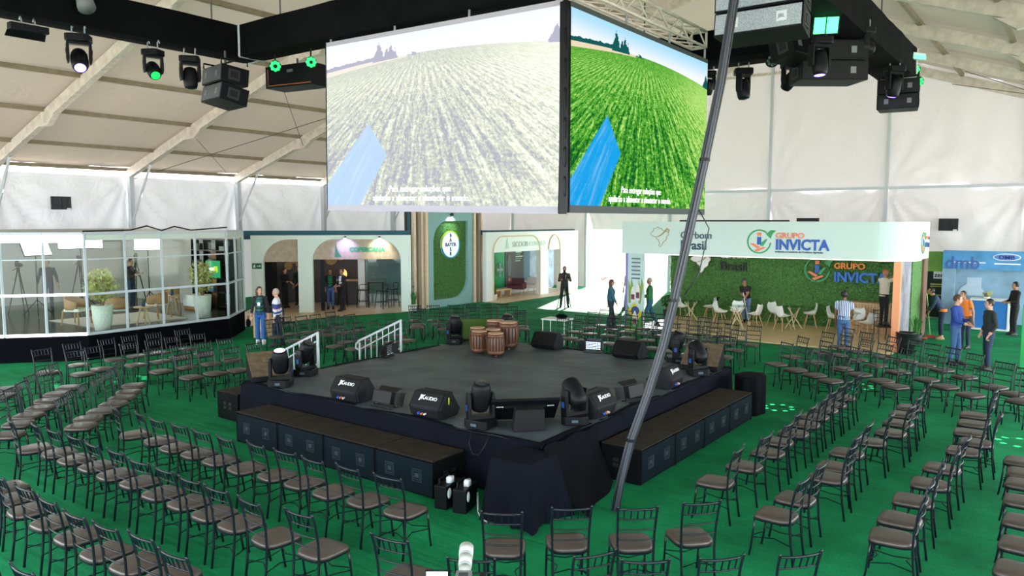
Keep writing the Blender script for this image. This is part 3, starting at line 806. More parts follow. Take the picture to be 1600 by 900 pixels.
vivid = field_picture('vivid_video', 0.0, (1, 1, 1, 1), 0.64, C('#0f5a26'), C('#4fae2c'), C('#c2e880'), C('#aadcf4'), C('#f4f6fb'), C('#1aa4ee'), C('#155a58'))
washed = field_picture('washed_video', 0.42, C('#f4f4ff'), 0.70, C('#3f4a68'), C('#a8b878'), C('#fbffd8'), C('#dfe9ff'), C('#ffffff'), C('#6cb4ff'), C('#5a5a80'))  # ambient light on this screen mixed into the picture's colours as a pale wash

def uv_quad(me):
    uv = me.uv_layers.new(name='UVMap')
    for lp, c in zip(me.loops, ((0, 0), (1, 0), (1, 1), (0, 1))): uv.data[lp.index].uv = c

white_glow = mat('subtitle_white', '#ffffff', 0.5, emit='#ffffff', estr=0.75)
cab_m = mat('led_cabinet', '#17191d', 0.6)
strip_pale = mat('pale_unlit_modules', '#a9a4b0', 0.7); strip_dark = mat('dark_unlit_modules', '#39403f', 0.7)
def led_screen(label, loc, rz, w, h, pic, strip, tilt=0.0):
    t = thing('led_screen', label, 'screen', loc, rz, 'LED screens hung over the stage')
    t.rotation_euler = (0, tilt, rz)
    nx, nz = 9, 5
    for i in range(nx):
        for j in range(nz):                              # the wall is made of square LED cabinets
            MB().box(w * i / nx + 0.004, 0.012, h * j / nz + 0.004, w * (i + 1) / nx - 0.004, 0.11, h * (j + 1) / nz - 0.004).build('led_cabinet', cab_m, t)
    me = MB().add([(0, 0, 0.10), (w, 0, 0.10), (w, 0, h - 0.07), (0, 0, h - 0.07)], [(0, 1, 2, 3)]).mesh('display', pic)
    uv_quad(me); data_obj('display', me, t)
    MB().box(0, -0.002, 0, w, 0.012, 0.10).build('unlit_strip', strip, t)
    MB().box(0, -0.002, h - 0.07, w, 0.012, h).build('unlit_strip', strip, t)
    for k in range(4):
        xx = w * (0.02 + 0.32 * k)
        MB().tube([(xx, 0.02, h - 0.02), (xx, 0.02, h + 0.16)], 0.018, 6).build('hook', steel, t)
    for e in (-0.05, w + 0.01):
        m = MB().box(e, 0.02, 0, e + 0.04, 0.14, h); m.build('edge_frame', black_m, t)
    for k in range(7):
        zz = h * (0.08 + 0.14 * k)
        MB().tube([(-0.055, 0.05, zz), (-0.08, 0.05, zz + 0.06), (-0.08, 0.05, zz + 0.20), (-0.055, 0.05, zz + 0.26)], 0.008, 5).build('power_lead', black_m, t)
    for txt, zz in (('Para entregar solu\u00e7\u00f5es que', 0.112), ('ajudar\u00e3o a alimentar e abastecer o mundo.', 0.062)):
        ws = [lettering(q, t, (0, -0.004, h * zz), 0.135, white_glow, ext=0.001, name='subtitle_word', sx=0.86) for q in txt.split()]
        wd = [max(v.co.x for v in o.data.vertices) * 0.86 for o in ws]
        x = w * 0.455 - (sum(wd) + 0.04 * (len(ws) - 1)) / 2
        for o, q in zip(ws, wd): o.location.x = x; x += q + 0.04
    return t
led_screen('pale washed-out LED screen showing a crop field, the wider one', (-2.80, -1.50, 3.81), 0, 4.68, 2.78, washed, strip_pale, 0.018)
led_screen('vivid green LED screen showing a crop field', (2.12, -1.58, 3.74), R(90), 4.45, 2.70, vivid, strip_dark)

# bare metal truss on top of the vivid screen
t = thing('metal_truss', 'bare silver lattice truss above the vivid screen', 'truss', (1.80, -1.55, 6.66))
Ln = 4.45
for dx in (0, 0.27):
    for dz in (0, 0.27):
        MB().tube([(dx, 0, dz), (dx, Ln, dz)], 0.024, 8).build('chord', alu, t, smooth=True)
for i in range(12):
    y0, y1 = Ln * i / 12, Ln * (i + 1) / 12
    for dx in (0, 0.27):
        MB().tube([(dx, y0, 0.27 * (i % 2)), (dx, y1, 0.27 * ((i + 1) % 2))], 0.014, 6).build('diagonal', alu, t)
    for dz in (0, 0.27):
        MB().tube([(0, y0, dz), (0.27, y1, dz)], 0.012, 6).build('diagonal', alu, t)
for y in (0, Ln):
    m = MB()
    for a, c in (((0, 0), (0.27, 0)), ((0.27, 0), (0.27, 0.27)), ((0.27, 0.27), (0, 0.27)), ((0, 0.27), (0, 0))): m.tube([(a[0], y, a[1]), (c[0], y, c[1])], 0.022, 6)
    m.build('end_frame', alu, t)

# ---------------------------------------------------------------- lights hung from the trusses
lens_g = mat('green_lens', '#20e060', 0.2, emit='#18e850', estr=0.8)
def hook_pair(t, h=0.12):
    for sx in (-0.09, 0.09):
        MB().tube([(sx, 0, 0.0), (sx, 0, h), (sx, 0.03, h + 0.04), (sx, 0.06, h)], 0.012, 6).build('clamp', steel, t)
hung = [(-5.1, -4.40, 6.50, 0.9, 0.75, 0.3, lens_v, 1.0, 'hanging moving head with violet lens on the upper left truss'),
        (-5.1, -3.22, 6.48, 0.5, 0.9, 0.8, lens_g, 0.88, 'hanging moving head with green lens, middle of the left truss'),
        (-5.1, -2.56, 6.48, 0.9, 0.1, 0.4, lens_d, 0.96, 'hanging dark moving head nearest the left speaker pair'),
        (2.44, 3.75, 6.38, 0.5, 0.15, 0.9, lens_d, 0.95, 'hanging dark moving head right of the vivid screen'),
        (3.30, 3.65, 6.38, 0.6, -0.8, 0.4, lens_g, 0.85, 'hanging moving head with green lens beside the right speaker cluster'),
        (1.80, 3.70, 6.40, 0.6, -0.3, 0.4, lens_d, 0.75, 'hanging light with blue cover at the vivid screen edge'),
        (4.30, 1.75, 6.30, 0.6, 0.1, 0.4, lens_v, 0.95, 'hanging moving head with violet lens under the right cluster'),
        (4.62, 5.50, 6.44, 0.6, -0.25, 0.4, lens_v, 0.95, 'hanging moving head with violet lens between the two right clusters'),
        (4.64, 2.95, 6.62, 0.9, 1.6, 1.2, lens_d, 0.8, 'moving head turned sideways on the right truss edge')]
for x, y, z, rz, tilt, pan, ln, s, lab in hung:
    t = thing('hanging_light', lab, 'stage light', (x, y, z), rz, 'moving head lights hung from trusses')
    moving_head(t, tilt, pan, ln, s, hang=True); hook_pair(t)
# wash bar with flaps at far upper left
t = thing('hanging_wash_bar', 'black wash bar with flaps hanging at the far upper left', 'stage light', (-5.1, -5.10, 6.46), R(90))
MB().cb(0, 0, 0, 0.52, 0.14, 0.10).build('housing', black_p, t, bevel=0.01)
MB().add([(-0.26, 0.06, -0.05), (0.26, 0.06, -0.05), (0.27, 0.13, -0.13), (-0.27, 0.13, -0.13), (-0.26, 0.065, -0.04), (0.26, 0.065, -0.04), (0.27, 0.135, -0.12), (-0.27, 0.135, -0.12)], [(3, 2, 1, 0), (4, 5, 6, 7), (0, 1, 5, 4), (1, 2, 6, 5), (2, 3, 7, 6), (3, 0, 4, 7)]).build('flap', black_m, t)
hook_pair(t)
t = thing('hanging_spot', 'grey tilted lamp housing on the upper left truss face', 'stage light', (-5.02, -4.36, 6.95), 0)
MB().cyl((0.0, 0, 0.25), (0.28, -0.06, -0.10), 0.10, 0.13, 14).build('lamp_body', mat('grey_lamp', '#6e6f72', 0.5), t, smooth=True)
MB().tube([(-0.03, 0, 0.2), (0.05, 0.0, 0.12)], 0.03, 6).build('bracket', black_m, t)
# green LED pars: a ring of bright beads in a round can
def par_can(loc, face, label, r=0.10, lit=True):
    t = thing('par_light', label, 'stage light', loc, group='round LED par lights')
    q = Vector(face).normalized().to_track_quat('Z', 'Y').to_matrix().to_4x4()
    MB().lathe([(r * 0.75, -0.14), (r, -0.06), (r * 1.05, 0.02), (r * 0.98, 0.03)], 16, q).build('can', black_p, t, smooth=True)
    for k in range(8):
        a = 2 * math.pi * k / 8
        rr = r * 0.66
        MB().ell((rr * math.cos(a), rr * math.sin(a), 0.03), (0.030, 0.030, 0.014), 8, 4, q).build('led', mat('green_led', '#30e070', 0.3, emit='#18ff50', estr=2.2) if lit else mat('led_off', '#6a7470', 0.3), t, smooth=True)
    MB().tube([(0, 0, 0.02), (0, 0, 0.24)], 0.014, 6).build('bracket', black_m, t)
par_can((-4.33, -1.36, 6.42), (0.8, -0.55, -0.25), 'glowing green par light left of the pale screen, farther from it')
par_can((-3.33, -1.36, 6.37), (0.8, -0.55, -0.25), 'glowing green par light touching the pale screen edge', 0.09)
par_can((4.66, 7.25, 6.66), (0.2, -0.9, -0.4), 'green par light at the far end of the right truss, upper one')
par_can((4.72, 7.30, 6.42), (0.3, -0.9, -0.4), 'green par light at the far end of the right truss, lower one')
par_can((3.02, 3.55, 6.42), (0.5, -0.9, -0.1), 'unlit round par light on the truss beside the hanging speakers', 0.11, False)
gl = mat('green_panel_glow', '#70ffb0', 0.3, emit='#38ff70', estr=2.2)
t = thing('strobe_panel', 'bright green double strobe panel under the right truss', 'stage light', (4.45, 1.45, 6.40), R(25))
M = Matrix.Rotation(R(-65), 4, 'X')
MB().cb(0, 0, 0, 0.36, 0.26, 0.08, M).build('housing', black_p, t)
for sx in (-0.085, 0.085): MB().cb(sx, 0, -0.045, 0.15, 0.22, 0.012, M).build('led_panel', gl, t)
MB().tube([(0, 0, 0.03), (0, 0, 0.12)], 0.02, 6).build('bracket', black_m, t)
t = thing('led_bar', 'short green LED bar at the far end of the right truss', 'stage light', (4.74, 7.0, 6.86), R(60))
MB().cb(0, 0, 0, 0.34, 0.10, 0.12).build('housing', alu_c, t)
MB().cb(0, -0.055, -0.02, 0.32, 0.012, 0.07).build('led_panel', gl, t)

# ---------------------------------------------------------------- hung speakers
spk_grey = mat('grey_speaker_grille', '#4b4d52', 0.6, var=0.15, vscale=20)
spk_silver = bpy.data.materials.new('silver_speaker_grille'); spk_silver.use_nodes = True
nt = spk_silver.node_tree; b = nt.nodes['Principled BSDF']
vo = nt.nodes.new('ShaderNodeTexVoronoi'); vo.inputs['Scale'].default_value = 70; tc = nt.nodes.new('ShaderNodeTexCoord')
rp = nt.nodes.new('ShaderNodeValToRGB'); rp.color_ramp.elements[0].color = C('#6f767e'); rp.color_ramp.elements[1].color = C('#a9b0b6'); rp.color_ramp.elements[1].position = 0.6
nt.links.new(tc.outputs['Object'], vo.inputs['Vector']); nt.links.new(vo.outputs['Distance'], rp.inputs['Fac']); nt.links.new(rp.outputs['Color'], b.inputs['Base Color'])
b.inputs['Roughness'].default_value = 0.5; b.inputs['Metallic'].default_value = 0.2
def array_box(parent, z, w, h, d, grille, badge, tiltx=0.0, word=None):
    """one line-array cabinet: trapezoid body, framed grille, badges, side plates with handle"""
    M = TR(0, 0, z) @ Matrix.Rotation(tiltx, 4, 'X')
    c = MB().prism([(-w / 2, 0), (w / 2, 0), (w / 2 * 0.92, d), (-w / 2 * 0.92, d)], -h, 0, M).build('cabinet', black_p, parent, bevel=0.006)
    MB().box(-w / 2 + 0.02, -0.014, -h + 0.02, w / 2 - 0.02, 0.0, -0.02, M).build('grille', grille, c)
    for bx in (-w * 0.27, w * 0.27):
        MB().cb(bx, -0.017, -h * 0.5, h * (0.42 if word else 0.28), 0.006, h * (0.42 if word else 0.34), M).build('badge', badge, c)
        if word:
            o = lettering(word, c, (0, 0, 0), h * 0.22, mat('badge_ink', '#3a4046', 0.5), align='CENTER', ext=0.001)
            o.matrix_local = M @ TR(bx, -0.022, -h * 0.57) @ Matrix.Rotation(math.pi / 2, 4, 'X')
    for sx in (-1, 1):
        MB().cb(sx * w * 0.485, d * 0.45, -h / 2, 0.012, d * 0.42, h * 0.62, M).build('handle_plate', mat('plate_dark', '#2c3034', 0.4, 0.3), c)
        MB().cb(sx * w * 0.492, d * 0.45, -h / 2, 0.010, d * 0.26, h * 0.38, M).build('handle_slot', MATS['recess_black'], c)
def frame_over(parent, w, d, up):
    m = MB()
    for sx in (-w / 2, w / 2): m.tube([(sx, 0.0, 0.0), (sx, 0.0, 0.09), (sx, d, 0.07), (sx, d, 0.0)], 0.016, 6)
    m.tube([(-w / 2, d / 2, 0.08), (w / 2, d / 2, 0.08)], 0.02, 6)
    m.build('fly_frame', black_m, parent)
    MB().tube([(0, d / 2, 0.08), (0, d / 2, up)], 0.02, 6).build('sling', wire_m, parent)
t = thing('hanging_speaker', 'pair of grey-fronted speakers hung at the left truss corner', 'speaker', (-5.05, -2.16, 6.38), R(-8))
array_box(t, 0, 0.78, 0.30, 0.52, spk_grey, mat('dim_badge', '#6b6d72', 0.5), R(-6))
array_box(t, -0.31, 0.78, 0.30, 0.52, spk_grey, MATS['dim_badge'], R(-12))
frame_over(t, 0.72, 0.48, 0.30)
t = thing('hanging_subwoofer', 'long black speaker box with orange edge behind the green pars', 'speaker', (-4.42, -1.02, 6.52), R(8))
MB().prism([(-0.58, 0), (0.58, 0), (0.58, 0.5), (-0.58, 0.5)], -0.40, 0).build('cabinet', black_p, t, bevel=0.01)
MB().tube([(-0.50, -0.01, -0.06), (-0.50, -0.01, -0.36), (0.56, -0.01, -0.37)], 0.008, 5).build('orange_lead', mat('orange_lead', '#b8602a', 0.5), t)
MB().cb(0.05, -0.006, -0.12, 0.14, 0.008, 0.05).build('badge', mat('dim_badge'), t)
MB().tube([(0, 0.25, 0), (0, 0.25, 0.15)], 0.02, 6).build('sling', wire_m, t)
t = thing('hanging_speaker', 'pair of silver-grilled speakers at the top behind the hanging cables', 'speaker', (4.34, -1.02, 6.40), R(2))
array_box(t, -0.0, 1.04, 0.275, 0.50, spk_silver, mat('white_badge', '#cfd3d6', 0.5), R(-3), 'JBL')
array_box(t, -0.285, 1.04, 0.275, 0.50, spk_silver, MATS['white_badge'], R(-6), 'JBL')
frame_over(t, 0.95, 0.46, 0.12)
t = thing('hanging_subwoofer', 'large black speaker box hung in the middle of the right cluster', 'speaker', (4.32, 2.55, 6.42), R(38))
array_box(t, 0, 1.05, 0.30, 0.55, black_m, mat('dim_badge'), R(0)); array_box(t, -0.31, 1.05, 0.30, 0.60, black_m, mat('dim_badge'), R(0))
frame_over(t, 0.95, 0.46, 0.12)
t = thing('hanging_speaker', 'small tilted speaker with bright side handle before the large black box', 'speaker', (3.98, 2.02, 6.46), R(75))
array_box(t, 0, 0.66, 0.34, 0.42, black_p, mat('dim_badge'), R(-14)); frame_over(t, 0.6, 0.4, 0.10)
t = thing('hanging_speaker', 'pair of small black speakers hung at the far right end', 'speaker', (4.60, 6.00, 6.30), R(8))
array_box(t, 0, 0.72, 0.27, 0.60, black_m, mat('dim_badge')); array_box(t, -0.28, 0.72, 0.27, 0.60, black_m, mat('dim_badge'))
frame_over(t, 0.66, 0.5, 0.24)

# ---------------------------------------------------------------- cable bundle from the truss down to the carpet
t = thing('cable_bundle', 'thick bundle of grey cables hanging from the truss to the carpet', 'cable', (0, 0, 0))
base = [Vector(p) for p in ((3.01, -1.88, 0.025), (3.08, -1.86, 0.45), (3.20, -1.84, 0.95), (3.40, -1.80, 1.55), (3.56, -1.75, 2.14), (3.68, -1.72, 2.7), (3.78, -1.70, 3.22), (3.88, -1.65, 3.8), (3.97, -1.60, 4.34), (4.10, -1.50, 5.21), (4.20, -1.42, 6.1), (4.22, -1.38, 6.5))]
cable_m = mat('cable_grey', '#43464e', 0.45); cable_d = mat('cable_dark', '#23262b', 0.5)
for k in range(9):
    a = 2 * math.pi * k / 9; rr = 0.042
    path = []
    for i, p in enumerate(base):
        q = 0.5 * math.sin(i * 0.9 + k)
        path.append(p + Vector((math.cos(a + q * 0.3) * rr, math.sin(a + q * 0.3) * rr * 0.9, 0)))
    MB().tube(path, 0.016, 6).build('cable', cable_m if k % 3 else cable_d, t, smooth=True)
MB().tube([base[7] + Vector((0.03, 0, 0)), base[7] + Vector((0.16, 0.05, -0.25)), base[6] + Vector((0.17, 0.05, -0.2)), base[6] + Vector((0.02, 0, -0.45))], 0.008, 5).build('cable', cable_d, t, smooth=True)
for i in (2, 5, 8):
    MB().tube([base[i] - Vector((0, 0, 0.02)), base[i] + Vector((0, 0, 0.02))], 0.062, 10).build('tie', black_m, t)
# beams of the moving heads: rings of small light dots thrown on the carpet
def dot_ring(src, tgt, rad, n, col, power):
    for k in range(n):
        a = 2 * math.pi * k / n
        p = Vector((tgt[0] + rad * math.cos(a), tgt[1] + rad * math.sin(a), 0)); d = p - Vector(src)
        ld = bpy.data.lights.new('head_beam', 'SPOT'); ld.energy = power; ld.color = col; ld.spot_blend = 0.25; ld.shadow_soft_size = 0.01
        ld.spot_size = 2 * math.atan(0.052 / d.length)
        lo = bpy.data.objects.new('head_beam', ld); place(lo, None, src, d.to_track_quat('-Z', 'Y').to_euler())
for src, tgt, rad, n in (((3.5, 3.4, 5.8), (2.95, 4.75), 0.26, 8), ((4.5, 5.2, 5.75), (3.7, 7.7), 0.34, 9), ((4.5, 5.2, 5.75), (6.86, 4.75), 0.28, 8), ((-5.0, -3.4, 5.8), (-9.9, -1.5), 0.34, 9), ((-5.0, -3.4, 5.8), (-10.3, -2.6), 0.3, 8)):
    dot_ring(src, tgt, rad, n, (0.9, 1.0, 0.95), 5500)
# ---------------------------------------------------------------- shared booth pieces
wood_fl = mat('tan_wood_floor', '#d6bd98', 0.35, var=0.12, vscale=3)
wood_lt = mat('light_wood', '#c9a67a', 0.5, var=0.15, vscale=7)
wood_pn = mat('grey_wood_panel', '#b9a993', 0.6, var=0.15, vscale=5)
wood_rd = mat('warm_brown_wood', '#9a6a44', 0.5, var=0.2, vscale=6)
white_s = mat('white_shell', '#eef0ee', 0.4)
white_m = MATS['white_paint']
black_r = MATS['recess_black']
pot_m = mat('dark_pot', '#2b2d30', 0.6); soil_m = mat('soil', '#2e2118', 0.9)
leaf_a = mat('leaf_green', '#3f7d35', 0.5, var=0.3, vscale=9)
leaf_y = mat('leaf_yellow_green', '#d2cf86', 0.55, var=0.3, vscale=9)
leaf_d = mat('leaf_dark_red', '#5c3a38', 0.55, var=0.3)
grass_m = bpy.data.materials.new('hedge_wall_leaves'); grass_m.use_nodes = True
nt = grass_m.node_tree; b = nt.nodes['Principled BSDF']; b.inputs['Roughness'].default_value = 0.7
tc = nt.nodes.new('ShaderNodeTexCoord'); n1 = nt.nodes.new('ShaderNodeTexNoise'); n1.inputs['Scale'].default_value = 16; n1.inputs['Detail'].default_value = 8; n1.inputs['Roughness'].default_value = 0.75
rp = nt.nodes.new('ShaderNodeValToRGB'); rp.color_ramp.elements[0].position = 0.36; rp.color_ramp.elements[0].color = C('#2a6432')
rp.color_ramp.elements[1].position = 0.68; rp.color_ramp.elements[1].color = C('#7db45c')
n2 = nt.nodes.new('ShaderNodeTexNoise'); n2.inputs['Scale'].default_value = 28; n2.inputs['Detail'].default_value = 5
bp = nt.nodes.new('ShaderNodeBump'); bp.inputs['Strength'].default_value = 1.0; bp.inputs['Distance'].default_value = 0.06
for n in (n1, n2): nt.links.new(tc.outputs['Object'], n.inputs['Vector'])
nt.links.new(n1.outputs['Fac'], rp.inputs['Fac']); nt.links.new(rp.outputs['Color'], b.inputs['Base Color'])
nt.links.new(n2.outputs['Fac'], bp.inputs['Height']); nt.links.new(bp.outputs['Normal'], b.inputs['Normal'])

def tufts(inside, x0, x1, z0, z1, n, seed, y=-0.02):
    """little leaf blades standing off a hedge panel"""
    rnd = random.Random(seed); m = MB()
    k = 0
    while k < n:
        x, z = rnd.uniform(x0, x1), rnd.uniform(z0, z1)
        if not inside(x, z): continue
        k += 1
        a = rnd.uniform(0, 6.28); L_ = rnd.uniform(0.04, 0.09); w = 0.016
        dx, dz = math.cos(a) * L_, math.sin(a) * L_
        m.add([(x - dz * w / L_, y, z + dx * w / L_), (x + dz * w / L_, y, z - dx * w / L_), (x + dx, y - rnd.uniform(0.02, 0.06), z + dz)], [(0, 1, 2)])
    return m
def plant(name, label, loc, pot_r, pot_h, kind, h, n, leafm, seed, pot=pot_m, scale=1.0, group=None):
    t = thing(name, label, 'plant', loc, group=group)
    rnd = random.Random(seed)
    MB().lathe([(pot_r * 0.72, 0), (pot_r * 0.9, pot_h * 0.5), (pot_r, pot_h), (pot_r * 0.9, pot_h), (pot_r * 0.88, pot_h * 0.92)], 18).build('pot', pot, t, smooth=True)
    MB().lathe([(0.01, pot_h * 0.93), (pot_r * 0.88, pot_h * 0.92)], 18, caps=False).build('soil', soil_m, t)
    if kind == 'blade':                                   # upright strap leaves, each a curved blade
        for k in range(n):
            a = rnd.uniform(0, 6.28); r0 = rnd.uniform(0, pot_r * 0.6); lean = rnd.uniform(0.05, 0.35) * h; hh = h * rnd.uniform(0.7, 1.0)
            ca, sa = math.cos(a), math.sin(a); m = MB(); w = 0.028 * scale
            v = []
            for i in range(5):
                f = i / 4; ww = w * (1 - f ** 2) + 0.002; c = (r0 * ca + lean * f * f * ca, r0 * sa + lean * f * f * sa, pot_h * 0.9 + hh * f - 0.25 * lean * f * f)
                v += [(c[0] - sa * ww, c[1] + ca * ww, c[2]), (c[0] + sa * ww, c[1] - ca * ww, c[2] + 0.003)]
            m.add(v, [(2 * i, 2 * i + 1, 2 * i + 3, 2 * i + 2) for i in range(4)]).build('leaf', leafm, t, smooth=True)
    else:                                                 # bushy crown of small leaves on thin stems
        for k in range(5):
            a = k * 1.26; MB().tube([(0.03 * math.cos(a), 0.03 * math.sin(a), pot_h * 0.9), (0.10 * math.cos(a), 0.10 * math.sin(a), pot_h + h * 0.35), (0.16 * math.cos(a) * scale, 0.16 * math.sin(a) * scale, pot_h + h * 0.75)], 0.012, 5).build('stem', wood_rd, t)
        m = MB()
        for k in range(n):
            u = rnd.uniform(-1, 1); a = rnd.uniform(0, 6.28); rr = rnd.uniform(0.35, 1.0) ** 0.5
            rxy = 0.36 * scale * rr * math.sqrt(1 - u * u) * (0.85 + 0.3 * math.sin(3 * a + 2 * u)); c = Vector((rxy * math.cos(a), rxy * math.sin(a), pot_h + h * (0.52 + 0.47 * u * rr)))
            d = Vector((rnd.uniform(-1, 1), rnd.uniform(-1, 1), rnd.uniform(-0.4, 1))).normalized(); s_ = d.cross(Vector((0.3, 0.5, 0.8))).normalized()
            L_ = rnd.uniform(0.08, 0.15); w = 0.034
            m.add([c, c + d * L_ * 0.5 + s_ * w, c + d * L_, c + d * L_ * 0.5 - s_ * w], [(0, 1, 2, 3)])
        o = m.build('foliage', leafm, t); o['kind'] = 'stuff'
    return t
def arc(cx, cz, rx, rz_, a0, a1, n=10):
    return [(cx + rx * math.cos(lerp(a0, a1, i / n)), cz + rz_ * math.sin(lerp(a0, a1, i / n))) for i in range(n + 1)]

# ---------------------------------------------------------------- glass studio on a black platform
PS = [(-16.8, -5.3), (-14.34, -2.40), (-13.09, -0.92), (-13.24, 3.25), (-14.74, 4.82), (-22.6, 4.82), (-22.6, -5.3)]
ZP, ZT = 0.66, 3.33
studio = thing('glass_studio', 'glass-walled broadcast studio on a black platform', 'studio', (0, 0, 0))
MB().prism(PS, 0.0, ZP - 0.02).build('platform', mat('platform_black', '#06080d', 0.9, spec=0.06, var=0.2, vscale=4), studio)
MB().prism([(x - 0.02, y) for x, y in PS], ZP - 0.02, ZP).build('floor_board', mat('dark_gloss_floor', '#4b423c', 0.18, var=0.2, vscale=2), studio)
st_back = mat('studio_wall', '#b5b0a8', 0.8, var=0.06, vscale=1.5)
MB().box(-22.62, -5.3, ZP, -22.5, 4.82, ZT).build('rear_wall', st_back, studio)
MB().box(-22.6, 4.76, ZP, -14.80, 4.86, ZT).build('side_wall', st_back, studio)
pane_m = glassy('studio_glass', '#eef5f2', 0.014)
band_m = mat('greenish_band', '#b9c8bc', 0.4)
lit_white = mat('lit_white_strip', '#ffffff', 0.4, emit='#f2f4ff', estr=2.2)
frame_w = mat('white_frame', '#aeb8be', 0.4)
def glass_run(p0, p1, n, lit=False):
    for i in range(0 if p0 == PS[0] else 1, n + 1):
        x, y = lerp(p0[0], p1[0], i / n), lerp(p0[1], p1[1], i / n)
        MB().box(x - 0.026, y - 0.026, ZP, x + 0.026, y + 0.026, ZT).build('frame_post', frame_w, studio)
    ang = math.atan2(p1[1] - p0[1], p1[0] - p0[0]); Ln = math.dist(p0, p1); M = TR(p0[0], p0[1], 0) @ rotz(ang)
    for z, hh, mm in ((ZP, 0.07, lit_white if lit else frame_w), (1.70, 0.06, lit_white if lit else frame_w), (2.62, 0.03, frame_w), (ZT - 0.05, 0.06, frame_w)):
        MB().box(0.03, -0.03, z, Ln - 0.03, 0.03, z + hh, M).build('frame_rail', mm, studio)
    if lit: MB().box(0.04, -0.02, 3.08, Ln - 0.04, 0.02, 3.27, M).build('light_header', mat('light_header', '#ffffff', 0.4, emit='#f4f6ff', estr=4.0), studio)
    else: MB().box(0.04, -0.01, 3.12, Ln - 0.04, 0.01, 3.27, M).build('header_band', band_m, studio)
    for i in range(n):
        a, c = Ln * i / n + 0.035, Ln * (i + 1) / n - 0.035
        MB().box(a, -0.006, ZP + 0.07, c, 0.006, 1.70, M).build('pane', pane_m, studio)
        MB().box(a, -0.006, 1.76, c, 0.006, 3.08, M).build('pane', pane_m, studio)
glass_run(PS[0], PS[1], 3, True); glass_run(PS[1], PS[2], 2, True); glass_run(PS[2], PS[3], 4); glass_run(PS[3], PS[4], 2)
MB().tube([(-13.2, -0.9, ZT + 0.03), (-13.1, 0.3, ZT + 0.05), (-13.2, 0.8, ZT + 0.16), (-13.15, 1.2, ZT + 0.03), (-13.2, 1.6, ZT + 0.14), (-13.2, 2.1, ZT + 0.03), (-13.25, 3.3, ZT + 0.1)], 0.02, 5).build('cable', black_m, studio)

zp = ZP + 0.005
o = tag(MB().prism([(-17.0, -0.3), (-14.4, -0.15), (-14.2, 2.5), (-16.9, 2.6)], 0, 0.012).build('rug', mat('pale_rug', '#cfc8be', 0.9)), 'pale rug under the armchairs inside the glass studio', 'rug'); o.location.z = zp
def softbox(loc, rz, w, h, label, tilt=0.25, stand=True):
    t = thing('softbox_light', label, 'studio light', loc, rz, 'studio softboxes')
    M = Matrix.Rotation(-tilt, 4, 'X')
    MB().slab([(-w / 2, -h / 2), (w / 2, -h / 2), (w / 2, h / 2), (-w / 2, h / 2)], 0.0, 0.06, M).build('housing', black_p, t)
    MB().slab([(-w / 2 + 0.02, -h / 2 + 0.02), (w / 2 - 0.02, -h / 2 + 0.02), (w / 2 - 0.02, h / 2 - 0.02), (-w / 2 + 0.02, h / 2 - 0.02)], -0.012, 0.0, M).build('diffuser', mat('softbox_glow', '#ffffff', 0.5, emit='#fff8f0', estr=14.0), t)
    zz = loc[2] - zp
    MB().tube([(0, 0.05, 0.1), (0, 0.08, -zz + 0.3)], 0.018, 6).build('stand', black_m, t)
    for k in range(3):
        a = k * 2.094; MB().tube([(0, 0.08, -zz + 0.5), (0.45 * math.cos(a), 0.08 + 0.45 * math.sin(a), -zz + 0.02)], 0.014, 6).build('leg', black_m, t)
softbox((-18.5, 0.05, 2.77), R(100), 0.85, 0.48, 'tilted square softbox glowing behind the man in the studio', 0.5)
softbox((-19.6, 1.85, 2.86), R(75), 1.35, 0.34, 'wide softbox glowing above the studio tripod')
softbox((-18.5, 3.58, 2.82), R(60), 0.85, 0.42, 'softbox glowing beside the studio shelf')
def tripod_cam(loc, rz, label, h=1.45, cam_=True):
    t = thing('camera_tripod', label, 'camera', loc, rz, 'cameras on tripods')
    for k in range(3):
        a = k * 2.094 + 0.5
        l = MB().tube([(0.03 * math.cos(a), 0.03 * math.sin(a), h * 0.86), (0.34 * math.cos(a), 0.34 * math.sin(a), 0.0)], [0.022, 0.014], 6).build('leg', black_m, t)
    MB().cyl((0, 0, h * 0.84), (0, 0, h * 0.94), 0.05, n=10).build('head', black_m, t)
    MB().tube([(0, 0.05, h * 0.93), (0, 0.45, h * 0.86)], 0.012, 6).build('pan_bar', black_m, t)
    if cam_:
        MB().cb(0, 0, h * 0.94 + 0.07, 0.11, 0.20, 0.13).build('camera_body', black_p, t, bevel=0.008)
        MB().cyl((0, -0.10, h * 0.94 + 0.07), (0, -0.25, h * 0.94 + 0.07), 0.045, 0.05, 12).build('lens', black_m, t)
        MB().cb(0, 0.06, h * 0.94 + 0.17, 0.09, 0.06, 0.06).build('viewfinder', black_p, t)
    return t
tripod_cam((-19.4, -0.15, zp), R(90), 'video camera on tripod left of the man in the studio', 1.6)
tripod_cam((-20.6, 2.2, zp), R(80), 'video camera on an orange-banded tripod in mid studio', 1.65)
tripod_cam((-18.9, 3.35, zp), R(60), 'tall tripod camera by the studio operator', 1.75)
chair_w = mat('armchair_wood', '#a97c52', 0.5, var=0.15); pad_w = mat('white_pad', '#dedcd8', 0.8)
